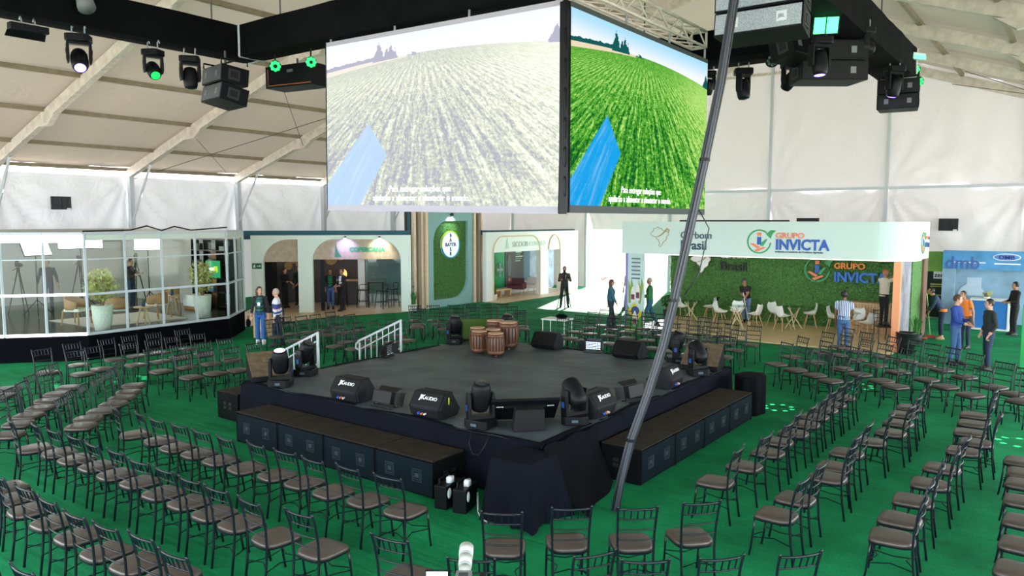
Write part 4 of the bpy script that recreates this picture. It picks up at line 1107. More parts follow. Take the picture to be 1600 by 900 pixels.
def armchair(loc, rz, label):
    t = thing('armchair', label, 'armchair', loc, rz, 'wooden tub armchairs in the studio')
    m = MB()
    def shell(u, v):
        a = lerp(-2.35, 2.35, u) - math.pi / 2
        h0 = 0.44; h1 = 0.80 - 0.16 * abs(2 * u - 1) ** 1.5
        return (0.31 * math.cos(a), 0.29 * math.sin(a), lerp(h0, h1, v))
    m.grid(shell, 22, 4); o = m.build('backrest', chair_w, t, smooth=True)
    s_ = o.modifiers.new('thick', 'SOLIDIFY'); s_.thickness = 0.03
    MB().prism([(-0.28, -0.2), (0.28, -0.2), (0.28, 0.28), (-0.28, 0.28)], 0.38, 0.47).build('seat', pad_w, t, bevel=0.03)
    for sx, sy in ((-1, -1), (1, -1), (1, 1), (-1, 1)):
        MB().tube([(0.24 * sx, 0.22 * sy, 0.42), (0.28 * sx, 0.27 * sy, 0.0)], [0.028, 0.018], 8).build('leg', chair_w, t, smooth=True)
for x, y, rz, lab in ((-15.40, -0.20, R(-60), 'wooden armchair with white seat nearest the lit studio corner'), (-14.55, 0.55, R(60), 'wooden armchair with white seat seen from behind beside the planter'),
                      (-14.95, 1.95, R(110), 'wooden armchair with white seat between the two round side tables'), (-16.9, 3.45, R(160), 'wooden armchair with white back farthest inside the studio')):
    armchair((x, y, zp + 0.012), rz, lab)
def side_table(loc, label, h):
    t = thing('side_table', label, 'table', loc, group='round three-legged side tables')
    MB().lathe([(0.26, h - 0.03), (0.27, h - 0.015), (0.26, h)], 20).build('tabletop', wood_lt, t, smooth=True)
    for k in range(3):
        a = k * 2.094 + 0.4; MB().tube([(0.08 * math.cos(a), 0.08 * math.sin(a), h - 0.03), (0.20 * math.cos(a), 0.20 * math.sin(a), 0)], [0.025, 0.016], 8).build('leg', wood_lt, t)
    plant('potted_succulent', 'small plant in blue pot on the table ' + label.split('table ')[1], (loc[0], loc[1], loc[2] + h), 0.06, 0.12, 'blade', 0.14, 14, leaf_a, int(h * 100), mat('blue_pot', '#25486a', 0.4), 0.6)
side_table((-13.95, 1.00, zp), 'round wooden side table near the front studio glass', 0.52)
side_table((-15.45, 2.70, zp), 'round wooden side table deeper in the studio', 0.62)
planter_m = mat('white_textured_planter', '#d9d8cf', 0.7, bump=1.0, bscale=22)
plant('potted_ficus', 'pale leafy ficus in a tall white planter by the studio corner', (-13.62, -0.30, zp), 0.27, 0.70, 'bush', 1.0, 900, leaf_y, 3, planter_m, 1.1)
plant('potted_ficus', 'pale leafy ficus in a tall white planter before the studio shelf', (-14.05, 2.90, zp), 0.27, 0.70, 'bush', 1.05, 900, leaf_y, 4, planter_m, 1.1)
# shelf unit
t = thing('bookshelf', 'black metal shelf unit with wooden backs in the studio', 'shelf', (-17.2, 4.58, zp))
for x in (0, 0.75, 1.5, 2.25):
    MB().box(x - 0.015, -0.15, 0, x + 0.015, 0.15, 2.35).build('upright', black_m, t)
for z in (0.08, 0.55, 1.02, 1.48, 1.95, 2.32): MB().box(0, -0.16, z, 2.25, 0.16, z + 0.03).build('shelf', black_m, t)
MB().box(0.77, 0.12, 0.1, 1.48, 0.15, 1.95).build('back_panel', wood_rd, t)
for x, z, w, h, c, nm, lab in ((0.15, 1.51, 0.3, 0.12, '#3c3430', 'ornament', 'dark low ornament on the studio shelf'), (0.95, 1.51, 0.35, 0.16, '#26221f', 'book_stack', 'dark books on the middle studio shelf'),
                        (0.30, 1.98, 0.24, 0.22, '#1e1e20', 'clock', 'black round clock on the upper studio shelf'), (1.65, 1.98, 0.35, 0.14, '#8a8a88', 'storage_box', 'grey box on the top studio shelf'), (0.95, 0.58, 0.3, 0.2, '#2d5f7d', 'vase', 'blue vase on the lower studio shelf')):
    tt = tag(MB().prism(arc(w / 2, 0.0, w / 2, 0.10, 0, 2 * math.pi, 11)[:-1], 0, h).build(nm, mat('shelf_' + nm, c, 0.6)), lab, nm.replace('_', ' '))
    tt.location = (-17.2 + x, 4.50, zp + z)
t = thing('wall_monitor', 'monitor with a green and yellow picture on the studio wall', 'television', (-15.75, 4.38, zp + 1.35))
MB().cb(0, 0, 0, 0.85, 0.05, 0.60).build('bezel', black_p, t)
MB().cb(0, -0.027, 0, 0.82, 0.006, 0.56).build('screen', mat('monitor_green', '#0f7a4a', 0.3, emit='#128a54', estr=0.6), t)
MB().cb(0.15, -0.032, 0.0, 0.22, 0.006, 0.20).build('picture_patch', mat('monitor_yellow', '#b9c832', 0.3, emit='#b9c832', estr=0.5), t)
MB().cb(-0.12, -0.032, 0.0, 0.30, 0.006, 0.10).build('picture_patch', mat('monitor_white', '#e8ece8', 0.3, emit='#ffffff', estr=0.6), t)
t = thing('white_bench', 'white box bench with brown base in the studio', 'bench', (-16.3, 4.05, zp))
MB().box(-0.45, -0.25, 0.10, 0.45, 0.25, 0.48).build('body', white_m, t, bevel=0.02); MB().box(-0.42, -0.22, 0, 0.42, 0.22, 0.10).build('plinth', wood_rd, t)

# cardboard box and black case between studio and arched booth
t = thing('cardboard_box', 'tall cardboard box standing behind the woman in blue trousers', 'box', (-12.95, 4.25, 0), R(28))
MB().box(-0.16, -0.30, 0, 0.16, 0.30, 0.72).build('carton', mat('cardboard', '#c7a987', 0.8, var=0.08), t)
MB().cb(0.163, 0.1, 0.35, 0.004, 0.12, 0.2).build('print', mat('box_print', '#a98d70', 0.8), t)
t = thing('flight_case', 'black equipment case against the studio platform end', 'case', (-14.1, 5.45, 0), R(40))
MB().box(-0.3, -0.35, 0, 0.3, 0.35, 0.75).build('body', black_p, t, bevel=0.01); MB().box(-0.31, -0.36, 0.40, 0.31, 0.36, 0.44).build('trim', steel, t)

# ---------------------------------------------------------------- booth with two arches
A0 = R(43.3)
cop = thing('arched_booth', 'pale mint booth front with two arches and green lettering', 'booth', (-18.4, 7.5, 0), A0)
out = [(0.1, 0), (0.55, 0), (0.55, 1.95)] + arc(1.50, 1.95, 0.95, 0.95, math.pi, math.pi / 2)[1:] + [(1.88, 2.9), (1.88, 0), (2.44, 0), (2.44, 2.05)] + arc(3.29, 2.05, 0.85, 0.85, math.pi, math.pi / 2)[1:] + arc(5.02, 2.05, 0.85, 0.85, math.pi / 2, 0) + [(5.87, 0), (6.27, 0), (6.27, 3.06), (0.1, 3.06)]
MB().slab(out, 0.0, 0.28).build('facade', mint_p, cop)
MB().slab([(0.3, 2.02), (1.9, 2.02), (1.9, 2.95), (0.3, 2.95)], 0.20, 0.24).build('wood_panel', wood_pn, cop)
MB().slab([(2.4, 2.10), (5.9, 2.10), (5.9, 2.95), (2.4, 2.95)], 0.20, 0.24).build('wood_panel', wood_pn, cop)
teal_m = mat('dark_teal', '#11505f', 0.6)
MB().box(-0.3, 0.30, 2.9, 6.2, 0.42, 3.24).build('top_band', teal_m, cop)
MB().box(6.15, 0.32, 2.9, 6.26, 0.42, 3.95).build('top_band', teal_m, cop)
green_t = mat('green_letters', '#2f9e74', 0.5)
lettering('COPERCANA', cop, (3.86, 0.17, 2.42), 0.23, green_t, bold=0.012, space=1.0)
m = MB()
for k in range(6):
    m.slab([(3.28 + 0.05 * k, 2.2), (3.31 + 0.05 * k, 2.2), (3.33 + 0.018 * k, 2.78 - 0.08 * k)], 0.17, 0.19)
m.build('logo', green_t, cop)
def exit_sign(parent, loc, flip=False):
    MB().cb(loc[0], loc[1], loc[2], 0.36, 0.02, 0.22).build('exit_sign', mat('exit_green', '#0e6b46', 0.5), parent)
    m = MB(); x, y, z = loc[0] + 0.07, loc[1] - 0.013, loc[2]
    m.slab([(x - 0.07, z - 0.012), (x + 0.03, z - 0.012), (x + 0.03, z - 0.04), (x + 0.085, z), (x + 0.03, z + 0.04), (x + 0.03, z + 0.012), (x - 0.07, z + 0.012)], y - 0.003, y + 0.003)
    x -= 0.17; m.slab([(x - 0.02, z - 0.07), (x + 0.0, z - 0.07), (x + 0.012, z - 0.01), (x + 0.04, z - 0.06), (x + 0.055, z - 0.05), (x + 0.03, z + 0.02), (x + 0.03, z + 0.04), (x - 0.03, z + 0.03), (x - 0.03, z)], y - 0.003, y + 0.003)
    m.slab(arc(x + 0.025, z + 0.062, 0.017, 0.017, 0, 2 * math.pi, 8)[:-1], y - 0.003, y + 0.003)
    m.build('exit_pictogram', print_w, parent)
exit_sign(cop, (0.32, -0.02, 1.87))
MB().add([(-0.3, -3.2, 0.02), (0.6, -3.9, 0.02), (3.2, -1.6, 0.02), (6.3, -0.10, 0.02), (6.3, 4.0, 0.02), (-0.3, 4.0, 0.02)], [(0, 1, 2, 3, 4, 5)]).build('wood_floor', wood_fl, cop)
MB().box(6.14, 0.30, 0, 6.20, 4.0, 2.95).build('side_wall', mat('pale_side_wall', '#d4dedf', 0.4), cop)
MB().box(4.2, 3.8, 0, 6.14, 3.9, 2.95).build('rear_wall', MATS['pale_side_wall'], cop)
MB().box(0.3, 3.9, 0, 6.2, 4.0, 3.0).build('rear_wall', mat('mauve_grey_wall', '#5e5757', 0.8), cop)
MB().box(0.28, 0.28, 0, 0.34, 4.0, 3.0).build('side_wall', mat('charcoal_wall', '#23262a', 0.7), cop)
MB().box(4.0, 2.2, 0, 4.28, 2.4, 2.95).build('white_post', white_m, cop)
MB().box(4.3, 3.2, 0, 6.2, 3.22, 2.9).build('pane', glassy('partition_glass', '#dbe8e8', 0.15), cop)
MB().box(0.5, 0.9, 0, 0.72, 1.1, 2.6).build('black_column', black_p, cop)
MB().box(2.66, 0.55, 0, 2.80, 0.69, 2.1).build('black_column', black_p, cop)
MB().box(2.9, 2.6, 0, 4.0, 3.0, 1.05).build('bar_counter', mat('dark_counter', '#3a332f', 0.5), cop); MB().box(2.85, 2.5, 1.05, 4.05, 3.05, 1.10).build('bar_top', wood_lt, cop)
for x, z, r in ((1.0, 2.0, 0.26), (1.35, 1.75, 0.20), (0.85, 1.65, 0.18), (2.7, 1.95, 0.27), (3.1, 2.05, 0.18)):
    MB().cyl((x, 3.80, z), (x, 3.88, z), r, r * 0.9, 20).build('wicker_disc', mat('wicker', '#b08a55', 0.8, var=0.2, vscale=14), cop)
MB().ell((3.35, 2.75, 1.35), (0.14, 0.1, 0.2)).build('table_lamp', mat('warm_glow', '#f0b070', 0.5, emit='#ffb060', estr=1.0), cop, smooth=True)
for x, c in ((3.72, '#b7a8ff'), (5.05, '#fff4e0')):
    MB().cyl((x, -0.06, 2.99), (x, -0.14, 2.93), 0.05, 0.06, 10).build('spot_lamp', black_m, cop)
    MB().cyl((x, -0.141, 2.929), (x, -0.146, 2.925), 0.05, 0.05, 10).build('spot_lens', mat('spot_glow_' + c[1:3], c, 0.3, emit=c, estr=9.0), cop)
    ld = bpy.data.lights.new('booth_spot', 'SPOT'); ld.energy = 32; ld.spot_size = R(95); ld.spot_blend = 0.6; ld.color = C(c)[:3]; ld.shadow_soft_size = 0.05
    lo = bpy.data.objects.new('booth_spot', ld); place(lo, cop, (x, -0.30, 2.86), (R(55), 0, 0))
def stool(loc, rz, label, parent_rot=0.0):
    t = thing('bar_stool', label, 'stool', loc, rz, 'black metal bar stools in the arched booth')
    for sx, sy in ((-1, -1), (1, -1), (1, 1), (-1, 1)):
        MB().tube([(0.14 * sx, 0.14 * sy, 0.74), (0.21 * sx, 0.21 * sy, 0)], 0.014, 6).build('leg', black_m, t)
    MB().prism([(-0.17, -0.17), (0.17, -0.17), (0.17, 0.17), (-0.17, 0.17)], 0.73, 0.76).build('seat', black_m, t)
    MB().tube([(-0.17, -0.17, 0.28), (0.17, -0.17, 0.28), (0.17, 0.17, 0.28), (-0.17, 0.17, 0.28), (-0.17, -0.17, 0.28)], 0.012, 6).build('foot_ring', black_m, t)
    MB().tube([(-0.17, -0.16, 0.75), (-0.19, -0.18, 0.95), (-0.12, -0.2, 1.0), (0.12, -0.2, 1.0), (0.19, -0.18, 0.95), (0.17, -0.16, 0.75)], 0.012, 6).build('backrest', black_m, t)
def cop_pt(x, y): return (-18.4 + x * math.cos(A0) - y * math.sin(A0), 7.5 + x * math.sin(A0) + y * math.cos(A0), 0.022)
for (x, y, rz, lab) in ((4.25, 1.35, 0.3, 'black bar stool before the white post in the arched booth'), (5.05, 1.05, 1.0, 'black bar stool alone nearest the arch opening'), (5.45, 1.75, 2.2, 'black bar stool at the bright right end of the arched booth'), (3.35, 2.1, 0.0, 'black bar stool against the booth counter')):
    stool(cop_pt(x, y), A0 + rz, lab)
t = thing('bar_table', 'tall black table among the bar stools', 'table', cop_pt(4.75, 1.95), A0)
MB().box(-0.35, -0.3, 1.02, 0.35, 0.3, 1.05).build('tabletop', black_m, t)
for sx, sy in ((-1, -1), (1, -1), (1, 1), (-1, 1)): MB().tube([(0.3 * sx, 0.25 * sy, 1.02), (0.3 * sx, 0.25 * sy, 0)], 0.016, 6).build('leg', black_m, t)

# ---------------------------------------------------------------- tower with hedge panel and round sign
bay = thing('sign_tower', 'tall teal sign tower with leaf-shaped hedge inset and wooden fins', 'sign', (-14.0, 12.08, 0), R(90))
HT = 4.35
teal_w = mat('teal_grey_paint', '#8cb6b6', 0.6); teal_e = mat('teal_edge', '#2f7f8a', 0.6)
leafo = [(1.22, 0.32), (2.55, 0.32)] + arc(2.55, 1.22, 0.90, 0.90, -math.pi / 2, 0)[1:] + [(3.45, 3.62), (2.30, 3.62)] + arc(2.12, 2.72, 0.90, 0.90, math.pi / 2, math.pi)[1:]
# panel built as a ring around the inset: outer rectangle bridged to the leaf outline
m = MB(); n = len(leafo)
outer = []
cx, cz = 2.33, 2.0
for x, z in leafo:
    dx, dz = x - cx, z - cz
    k = min((1.43 / abs(dx)) if dx else 9e9, ((HT - 2.0) / dz if dz > 0 else 2.0 / -dz) if dz else 9e9)
    outer.append((cx + dx * k, cz + dz * k))
crn = [(0.90, 0.0), (3.76, 0.0), (3.76, HT), (0.90, HT)]
v = [(x, 0.0, z) for x, z in leafo] + [(x, 0.0, z) for x, z in outer] + [(x, 0.16, z) for x, z in leafo]
f = [(i, (i + 1) % n, n + (i + 1) % n, n + i)[::-1] for i in range(n)] + [(i, (i + 1) % n, 2 * n + (i + 1) % n, 2 * n + i) for i in range(n)]
for c in crn:
    i = min(range(n), key=lambda j: 0 if False else abs(math.atan2(outer[j][1] - cz, outer[j][0] - cx) - math.atan2(c[1] - cz, c[0] - cx)))
    a = math.atan2(c[1] - cz, c[0] - cx)
    angs = [math.atan2(q[1] - cz, q[0] - cx) for q in outer]
    for j in range(n):
        a0, a1 = angs[j], angs[(j + 1) % n]
        if a1 < a0: a1 += 2 * math.pi
        aa = a if a >= a0 else a + 2 * math.pi
        if a0 <= aa <= a1:
            v.append((c[0], 0.0, c[1])); f.append((n + j, n + (j + 1) % n, len(v) - 1)[::-1]); break
m.add(v, f); m.build('panel_face', teal_w, bay)
MB().box(0.9, 0.18, 0, 3.76, 0.6, HT).build('tower_body', teal_e, bay)
MB().slab(leafo, 0.14, 0.17).build('hedge_inset', grass_m, bay)
def in_leaf(x, z):
    if x < 1.25 or x > 3.42 or z < 0.35 or z > 3.59: return False
    if x > 2.55 and z < 1.22: return math.hypot(x - 2.55, z - 1.22) < 0.87
    if x < 2.12 and z > 2.72: return math.hypot(x - 2.12, z - 2.72) < 0.87
    return True
o = tufts(in_leaf, 1.2, 3.45, 0.3, 3.65, 4200, 5, 0.135).build('hedge_leaves', grass_m, bay); o['kind'] = 'stuff'
for i, (xa, mm, d) in enumerate(((0.0, mat('pale_fin', '#ead2b6', 0.5, var=0.08, vscale=5), 0.0), (0.22, mat('grey_fin', '#9a8874', 0.6), -0.05), (0.44, MATS['pale_fin'], 0.02), (0.66, MATS['pale_fin'], -0.04), (3.80, MATS['pale_fin'], 0.0), (4.05, MATS['grey_fin'], -0.05), (4.30, MATS['pale_fin'], 0.02))):
    MB().box(xa + 0.03, d - 0.05, 0, xa + 0.16, 0.4, HT).build('wood_fin', mm, bay, bevel=0.005)
MB().box(0.0, 0.10, 0, 0.86, 0.45, HT - 0.02).build('fin_backing', mat('fin_back', '#3c3733', 0.8), bay); MB().box(3.80, 0.10, 0, 4.60, 0.45, HT - 0.02).build('fin_backing', MATS['fin_back'], bay)
cx, cz = 2.32, 2.62
MB().slab(arc(cx, cz, 0.56, 0.56, 0, 2 * math.pi, 40)[:-1], 0.02, 0.10).build('round_sign', mat('sign_white', '#f0f6fb', 0.5, emit='#eef6ff', estr=0.25), bay)
for a0, a1, c in ((0.35, 3.4, '#a8d430'), (3.4, 6.63, '#30a8d8')):
    p = arc(cx, cz, 0.585, 0.585, a0, a1, 24) + arc(cx, cz, 0.535, 0.535, a1, a0, 24)
    MB().slab(p, 0.0, 0.06).build('sign_rim', mat('rim_' + c[1:], c, 0.5), bay)
ink = mat('navy_ink', '#24305c', 0.5)
lettering('BAYER', bay, (cx, 0.012, cz - 0.075), 0.22, ink, align='CENTER', bold=0.004, space=1.12)
for i, ch in enumerate('BAYER'):
    if i != 2: lettering(ch, bay, (cx, 0.012, cz - 0.075 + (2 - i) * 0.195), 0.22, ink, align='CENTER', bold=0.004)
MB().cyl((2.3, -0.12, 3.95), (2.3, -0.08, 3.85), 0.06, 0.08, 10).build('spot_lamp', black_m, bay)
ld = bpy.data.lights.new('tower_spot', 'SPOT'); ld.energy = 40; ld.spot_size = R(100); ld.spot_blend = 0.7; ld.color = (0.8, 0.95, 1); ld.shadow_soft_size = 0.05
lo = bpy.data.objects.new('tower_spot', ld); place(lo, bay, (2.3, -0.30, 3.86), (R(35), 0, 0))
plant('potted_plant', 'green strap-leaf plant with reddish sprig left of the wooden fins', (-13.75, 11.85, 0.02), 0.14, 0.28, 'blade', 0.62, 34, leaf_a, 6, mat('white_pot', '#d8d6d0', 0.6), 0.8)
plant('dracaena', 'tall dark red leafy plant behind the strap-leaf plant at the fins', (-14.15, 12.02, 0.02), 0.10, 0.25, 'bush', 1.15, 160, leaf_d, 7, pot_m, 0.55)
plant('potted_plant', 'green strap-leaf plant in white pot right of the wooden fins', (-13.7, 17.0, 0.0), 0.14, 0.30, 'blade', 0.60, 34, leaf_a, 8, MATS['white_pot'], 0.8)
plant('dracaena', 'tall dark red leafy plant right of the wooden fins', (-13.95, 16.85, 0.0), 0.10, 0.25, 'bush', 1.2, 160, leaf_d, 9, pot_m, 0.5)

# ---------------------------------------------------------------- sunlit white booth near the doorway
sic = thing('white_arch_booth', 'bright white booth with two thin arch outlines near the doorway', 'booth', (-13.6, 16.75, 0), R(90))
out = [(-0.45, 0), (0.05, 0), (0.05, 2.2), (3.75, 2.2), (3.75, 0), (4.5, 0), (4.5, 2.2), (5.55, 2.2), (5.55, 0), (7.25, 0), (7.25, 3.12), (-0.45, 3.12)]
MB().slab(out, 0.0, 0.2).build('facade', white_s, sic)
trim_o = mat('pale_orange_trim', '#e8c8a8', 0.5)
for xa, xb, r in ((0.05, 3.75, 0.7), (4.5, 5.55, 0.5)):
    pth = ([(xa, -0.02, 0.0), (xa, -0.02, 2.2)] if xa < 1 else []) + [(x, -0.02, z) for x, z in arc(xa + r, 2.2, r, 0.72, math.pi, math.pi / 2)] + [(x, -0.02, z) for x, z in arc(xb - r, 2.2, r, 0.72, math.pi / 2, 0)]
    MB().tube(pth + [(xb, -0.02, 0.0)], 0.03, 6).build('arch_trim', trim_o, sic)
MB().box(-0.45, 0.2, 3.0, 7.25, 0.3, 3.2).build('top_band', teal_m, sic)
lettering('SICOOB', sic, (1.5, -0.01, 2.42), 0.34, mat('pale_grey_ink', '#c2cac8', 0.5), bold=0.006)
lettering('COCRED', sic, (2.85, -0.01, 2.42), 0.34, mat('paler_grey_ink', '#dde2de', 0.5))
MB().slab([(0.95, 2.35), (1.25, 2.35), (1.10, 2.85)], -0.012, -0.002).build('logo', mat('pale_green_ink', '#bfe0c4', 0.5), sic)
MB().box(-0.45, -0.9, 0.01, 7.25, 3.2, 0.022).build('wood_floor', wood_fl, sic)
MB().box(-0.45, 1.6, 0, 7.25, 1.7, 3.0).build('rear_wall', mat('booth_rear', '#c8ccc8', 0.7), sic)
yb = 1.48
MB().box(2.05, yb, 0.35, 2.85, yb + 0.1, 2.5).build('green_banner', mat('banner_green', '#12a060', 0.5, var=0.3, vscale=2), sic)
MB().slab(arc(2.45, 1.25, 0.36, 0.36, 0, 2 * math.pi, 28)[:-1], yb - 0.02, yb).build('banner_disc', mat('banner_disc', '#0d7a50', 0.5), sic)
lettering('BAYER', sic, (2.45, yb - 0.03, 1.19), 0.17, print_w, align='CENTER')
for i, ch in enumerate('BAYER'):
    if i != 2: lettering(ch, sic, (2.45, yb - 0.03, 1.19 + (2 - i) * 0.14), 0.17, print_w, align='CENTER')
MB().box(2.90, yb, 0.35, 4.45, yb + 0.1, 2.5).build('dark_poster', mat('poster_dark', '#232b2c', 0.5, var=0.3, vscale=1.5), sic)
for k in range(6): MB().box(3.75, yb - 0.012, 2.15 - 0.11 * k, 4.35 - 0.1 * (k % 3), yb, 2.20 - 0.11 * k).build('print_line', print_w if k % 2 else mat('print_green', '#66b060', 0.5), sic)
MB().slab([(3.12, 0.9), (3.32, 0.9), (3.38, 1.6), (3.30, 1.95), (3.12, 1.95), (3.05, 1.6)], yb - 0.012, yb).build('printed_figure', mat('figure_print', '#586a60', 0.6), sic)
MB().slab(arc(3.22, 0.72, 0.09, 0.09, 0, 2 * math.pi, 10)[:-1], yb - 0.012, yb).build('print_dot', mat('print_orange', '#d8804a', 0.5), sic)
MB().box(4.45, yb, 0.35, 5.0, yb + 0.1, 2.5).build('teal_poster', mat('poster_teal', '#2b7080', 0.5), sic)
MB().box(5.0, yb, 0.35, 5.75, yb + 0.1, 2.5).build('photo_poster', mat('poster_blue', '#8fa8b8', 0.5, var=0.4, vscale=3), sic)
MB().box(6.2, yb, 0.1, 7.2, yb + 0.1, 2.5).build('blue_poster', MATS['poster_blue'], sic)
t = thing('low_table', 'low wooden television bench inside the white booth', 'table', (-14.55, 18.3, 0.024), R(90))
MB().box(-0.6, -0.2, 0.30, 0.9, 0.2, 0.36).build('tabletop', wood_lt, t)
for sx in (-0.55, 0.1, 0.85): MB().box(sx - 0.03, -0.18, 0, sx + 0.03, 0.18, 0.30).build('leg', wood_lt, t)
def club_chair(loc, rz, mm, label):
    t = thing('booth_armchair', label, 'armchair', loc, rz, 'armchairs in the white booth')
    MB().box(-0.32, -0.30, 0.28, 0.32, 0.30, 0.46).build('seat', mm, t, bevel=0.04); MB().box(-0.32, 0.2, 0.40, 0.32, 0.34, 0.80).build('backrest', mm, t, bevel=0.04)
    for sx in (-1, 1): MB().box(sx * 0.36 - 0.05, -0.30, 0.28, sx * 0.36 + 0.05, 0.32, 0.60).build('armrest', mm, t, bevel=0.03)
    for sx, sy in ((-1, -1), (1, -1), (1, 1), (-1, 1)): MB().tube([(0.26 * sx, 0.24 * sy, 0.28), (0.30 * sx, 0.28 * sy, 0)], [0.022, 0.014], 6).build('leg', wood_lt, t)
club_chair((-14.45, 19.75, 0.024), R(20), mat('dark_red_cloth', '#5a3238', 0.8), 'dark red armchair in the white booth')
club_chair((-14.3, 20.75, 0.024), R(10), mat('pale_pink_cloth', '#e8dcdc', 0.8), 'pale sunlit armchair in the white booth')

# ---------------------------------------------------------------- hedge-walled booth with big white fascia
inv = thing('hedge_booth', 'exhibition booth with white rounded fascia and hedge back wall', 'booth', (0, 12.4, 0))
ZF0, ZF1 = 2.56, 3.60
ol = [(-4.70, 0.0), (3.0, 0.0)] + [(3.0 + 1.0 * math.sin(a), 1.0 - 1.0 * math.cos(a)) for a in [math.pi / 2 * i / 12 for i in range(1, 13)]] + [(4.0, 2.45)]
il = [(x * 1.0, y + 0.25) if x < 3.0 else (x, y) for x, y in ol]
inner = [(-4.70, 0.25), (3.0, 0.25)] + [(3.0 + 0.75 * math.sin(a), 1.0 - 0.75 * math.cos(a)) for a in [math.pi / 2 * i / 12 for i in range(1, 13)]] + [(3.75, 2.45)]
m = MB(); n = len(ol)
v = [(x, y, ZF0) for x, y in ol] + [(x, y, ZF1) for x, y in ol] + [(x, y, ZF0) for x, y in inner] + [(x, y, ZF1) for x, y in inner]
f = []
for i in range(n - 1): f += [(i, i + 1, n + i + 1, n + i), (2 * n + i + 1, 2 * n + i, 3 * n + i, 3 * n + i + 1), (n + i, n + i + 1, 3 * n + i + 1, 3 * n + i), (i + 1, i, 2 * n + i, 2 * n + i + 1)]
f += [(0, n, 3 * n, 2 * n), (n - 1, 2 * n - 1 - 0, 4 * n - 1, 3 * n - 1)[::-1]]
m.add(v, f)
fas_m = mat('fascia_white', '#c9ddd6', 0.5)
m.build('fascia', fas_m, inv)
m = MB(); m.tube([(x, y + 0.12, ZF0 - 0.012) for x, y in ol[:-1]], 0.016, 5); m.build('light_strip', mat('warm_strip', '#fff0e0', 0.4, emit='#fff0dc', estr=2.0), inv)
MB().box(-5.0, 4.50, 0, 3.45, 4.60, 3.3).build('wall_board', mat('hedge_board', '#3a5a30', 0.8), inv)
hm = MB()
def hed(u, v):
    return (lerp(-5.0, 3.45, u), 4.46 + 0.03 * math.sin(u * 91 + v * 40) * math.cos(v * 57 + u * 23), lerp(0.03, 3.2, v))
for k in range(8):
    a, c = -5.0 + 8.45 * k / 8, -5.0 + 8.45 * (k + 1) / 8
    MB().grid(lambda u, v, a=a, c=c, k=k: (lerp(a + 0.004, c - 0.004, u), 4.45 + 0.028 * math.sin(u * 23 + v * 40 + k) * math.cos(v * 57 + u * 11), lerp(0.03, 3.2, v)), 18, 40).build('hedge_panel', grass_m, inv, smooth=True)
o = tufts(lambda x, z: True, -5.0, 3.4, 0.05, 2.9, 9000, 9, 4.40).build('hedge_leaves', grass_m, inv); o['kind'] = 'stuff'
fl = [(-4.6, 0.05), (3.55, 0.05), (3.55, 4.5), (-4.6, 4.5)]
for k in range(18):
    y0, y1 = 0.05 + 4.45 * k / 18, 0.05 + 4.45 * (k + 1) / 18
    MB().box(-4.6, y0 + 0.003, 0.0, 3.55, y1 - 0.003, 0.05).build('floor_plank', mat('booth_plank', '#e2c596', 0.28, var=0.12, vscale=2), inv)
# left printed panel
MB().box(-4.52, 0.10, 0.05, -3.92, 0.16, ZF0).build('printed_panel', mat('print_sky', '#b9d3cf', 0.5, var=0.12, vscale=2), inv)
MB().box(-4.60, 0.08, 0.05, -4.52, 0.18, ZF0).build('panel_edge', mat('violet_edge', '#7d78b8', 0.5), inv)
for k in range(6): MB().box(-4.38, 0.094, 2.36 - 0.13 * k, -4.06, 0.10, 2.41 - 0.13 * k).build('print_line', mat('print_grey', '#5d6f74', 0.5), inv)
for sx in (-4.47, -4.10): MB().slab([(sx, 0.9), (sx + 0.07, 0.9), (sx + 0.16, 1.5), (sx + 0.10, 1.75), (sx + 0.05, 1.45), (sx - 0.02, 1.7), (sx - 0.02, 1.4)], 0.094, 0.10).build('printed_plant', mat('print_leaf', '#7f9a48', 0.6), inv)
MB().slab([(-4.52, 0.05), (-3.92, 0.05), (-3.92, 0.7), (-4.2, 0.35), (-4.52, 0.85)], 0.092, 0.098).build('printed_flag', mat('flag_green', '#4f9c3a', 0.6), inv)
MB().slab([(-4.52, 0.62), (-4.2, 0.30), (-3.95, 0.55), (-4.25, 0.95)], 0.088, 0.092).build('printed_flag', mat('flag_yellow', '#d8c030', 0.6), inv)
MB().slab(arc(-4.22, 0.66, 0.15, 0.15, 0, 6.2832, 14)[:-1], 0.084, 0.088).build('printed_flag', mat('flag_blue', '#2a4c80', 0.6), inv)
for xx, zz, hh in ((-4.38, 0.95, 0.5), (-4.2, 1.0, 0.55), (-4.30, 0.15, 0.5)):
    MB().slab([(xx, zz), (xx + 0.14, zz), (xx + 0.14, zz + hh * 0.7), (xx + 0.09, zz + hh), (xx + 0.05, zz + hh), (xx, zz + hh * 0.7)], 0.080, 0.084).build('printed_bottle', mat('bottle_white', '#e4e0d2', 0.6), inv)
    MB().box(xx + 0.01, 0.076, zz + 0.08, xx + 0.13, 0.080, zz + hh * 0.5).build('printed_label', mat('label_maroon', '#6c3050', 0.6), inv)
# right side: orange pillar, printed panel, hedge, brown end panel
orange_m = mat('orange_paint', '#f0a070', 0.55)
MB().box(3.42, 0.62, 0, 3.60, 0.78, ZF0).build('orange_pillar', orange_m, inv)
MB().box(3.52, 0.80, 0.25, 3.60, 2.25, ZF0).build('printed_panel', mat('print_photo', '#97959c', 0.5, var=0.5, vscale=1.3), inv)
MB().box(3.50, 2.6, 0, 3.58, 4.2, 3.0).build('hedge_panel', grass_m, inv)
MB().box(3.45, 4.2, 0, 3.65, 4.9, 2.75).build('brown_panel', mat('brown_board', '#7a5a48', 0.7), inv)
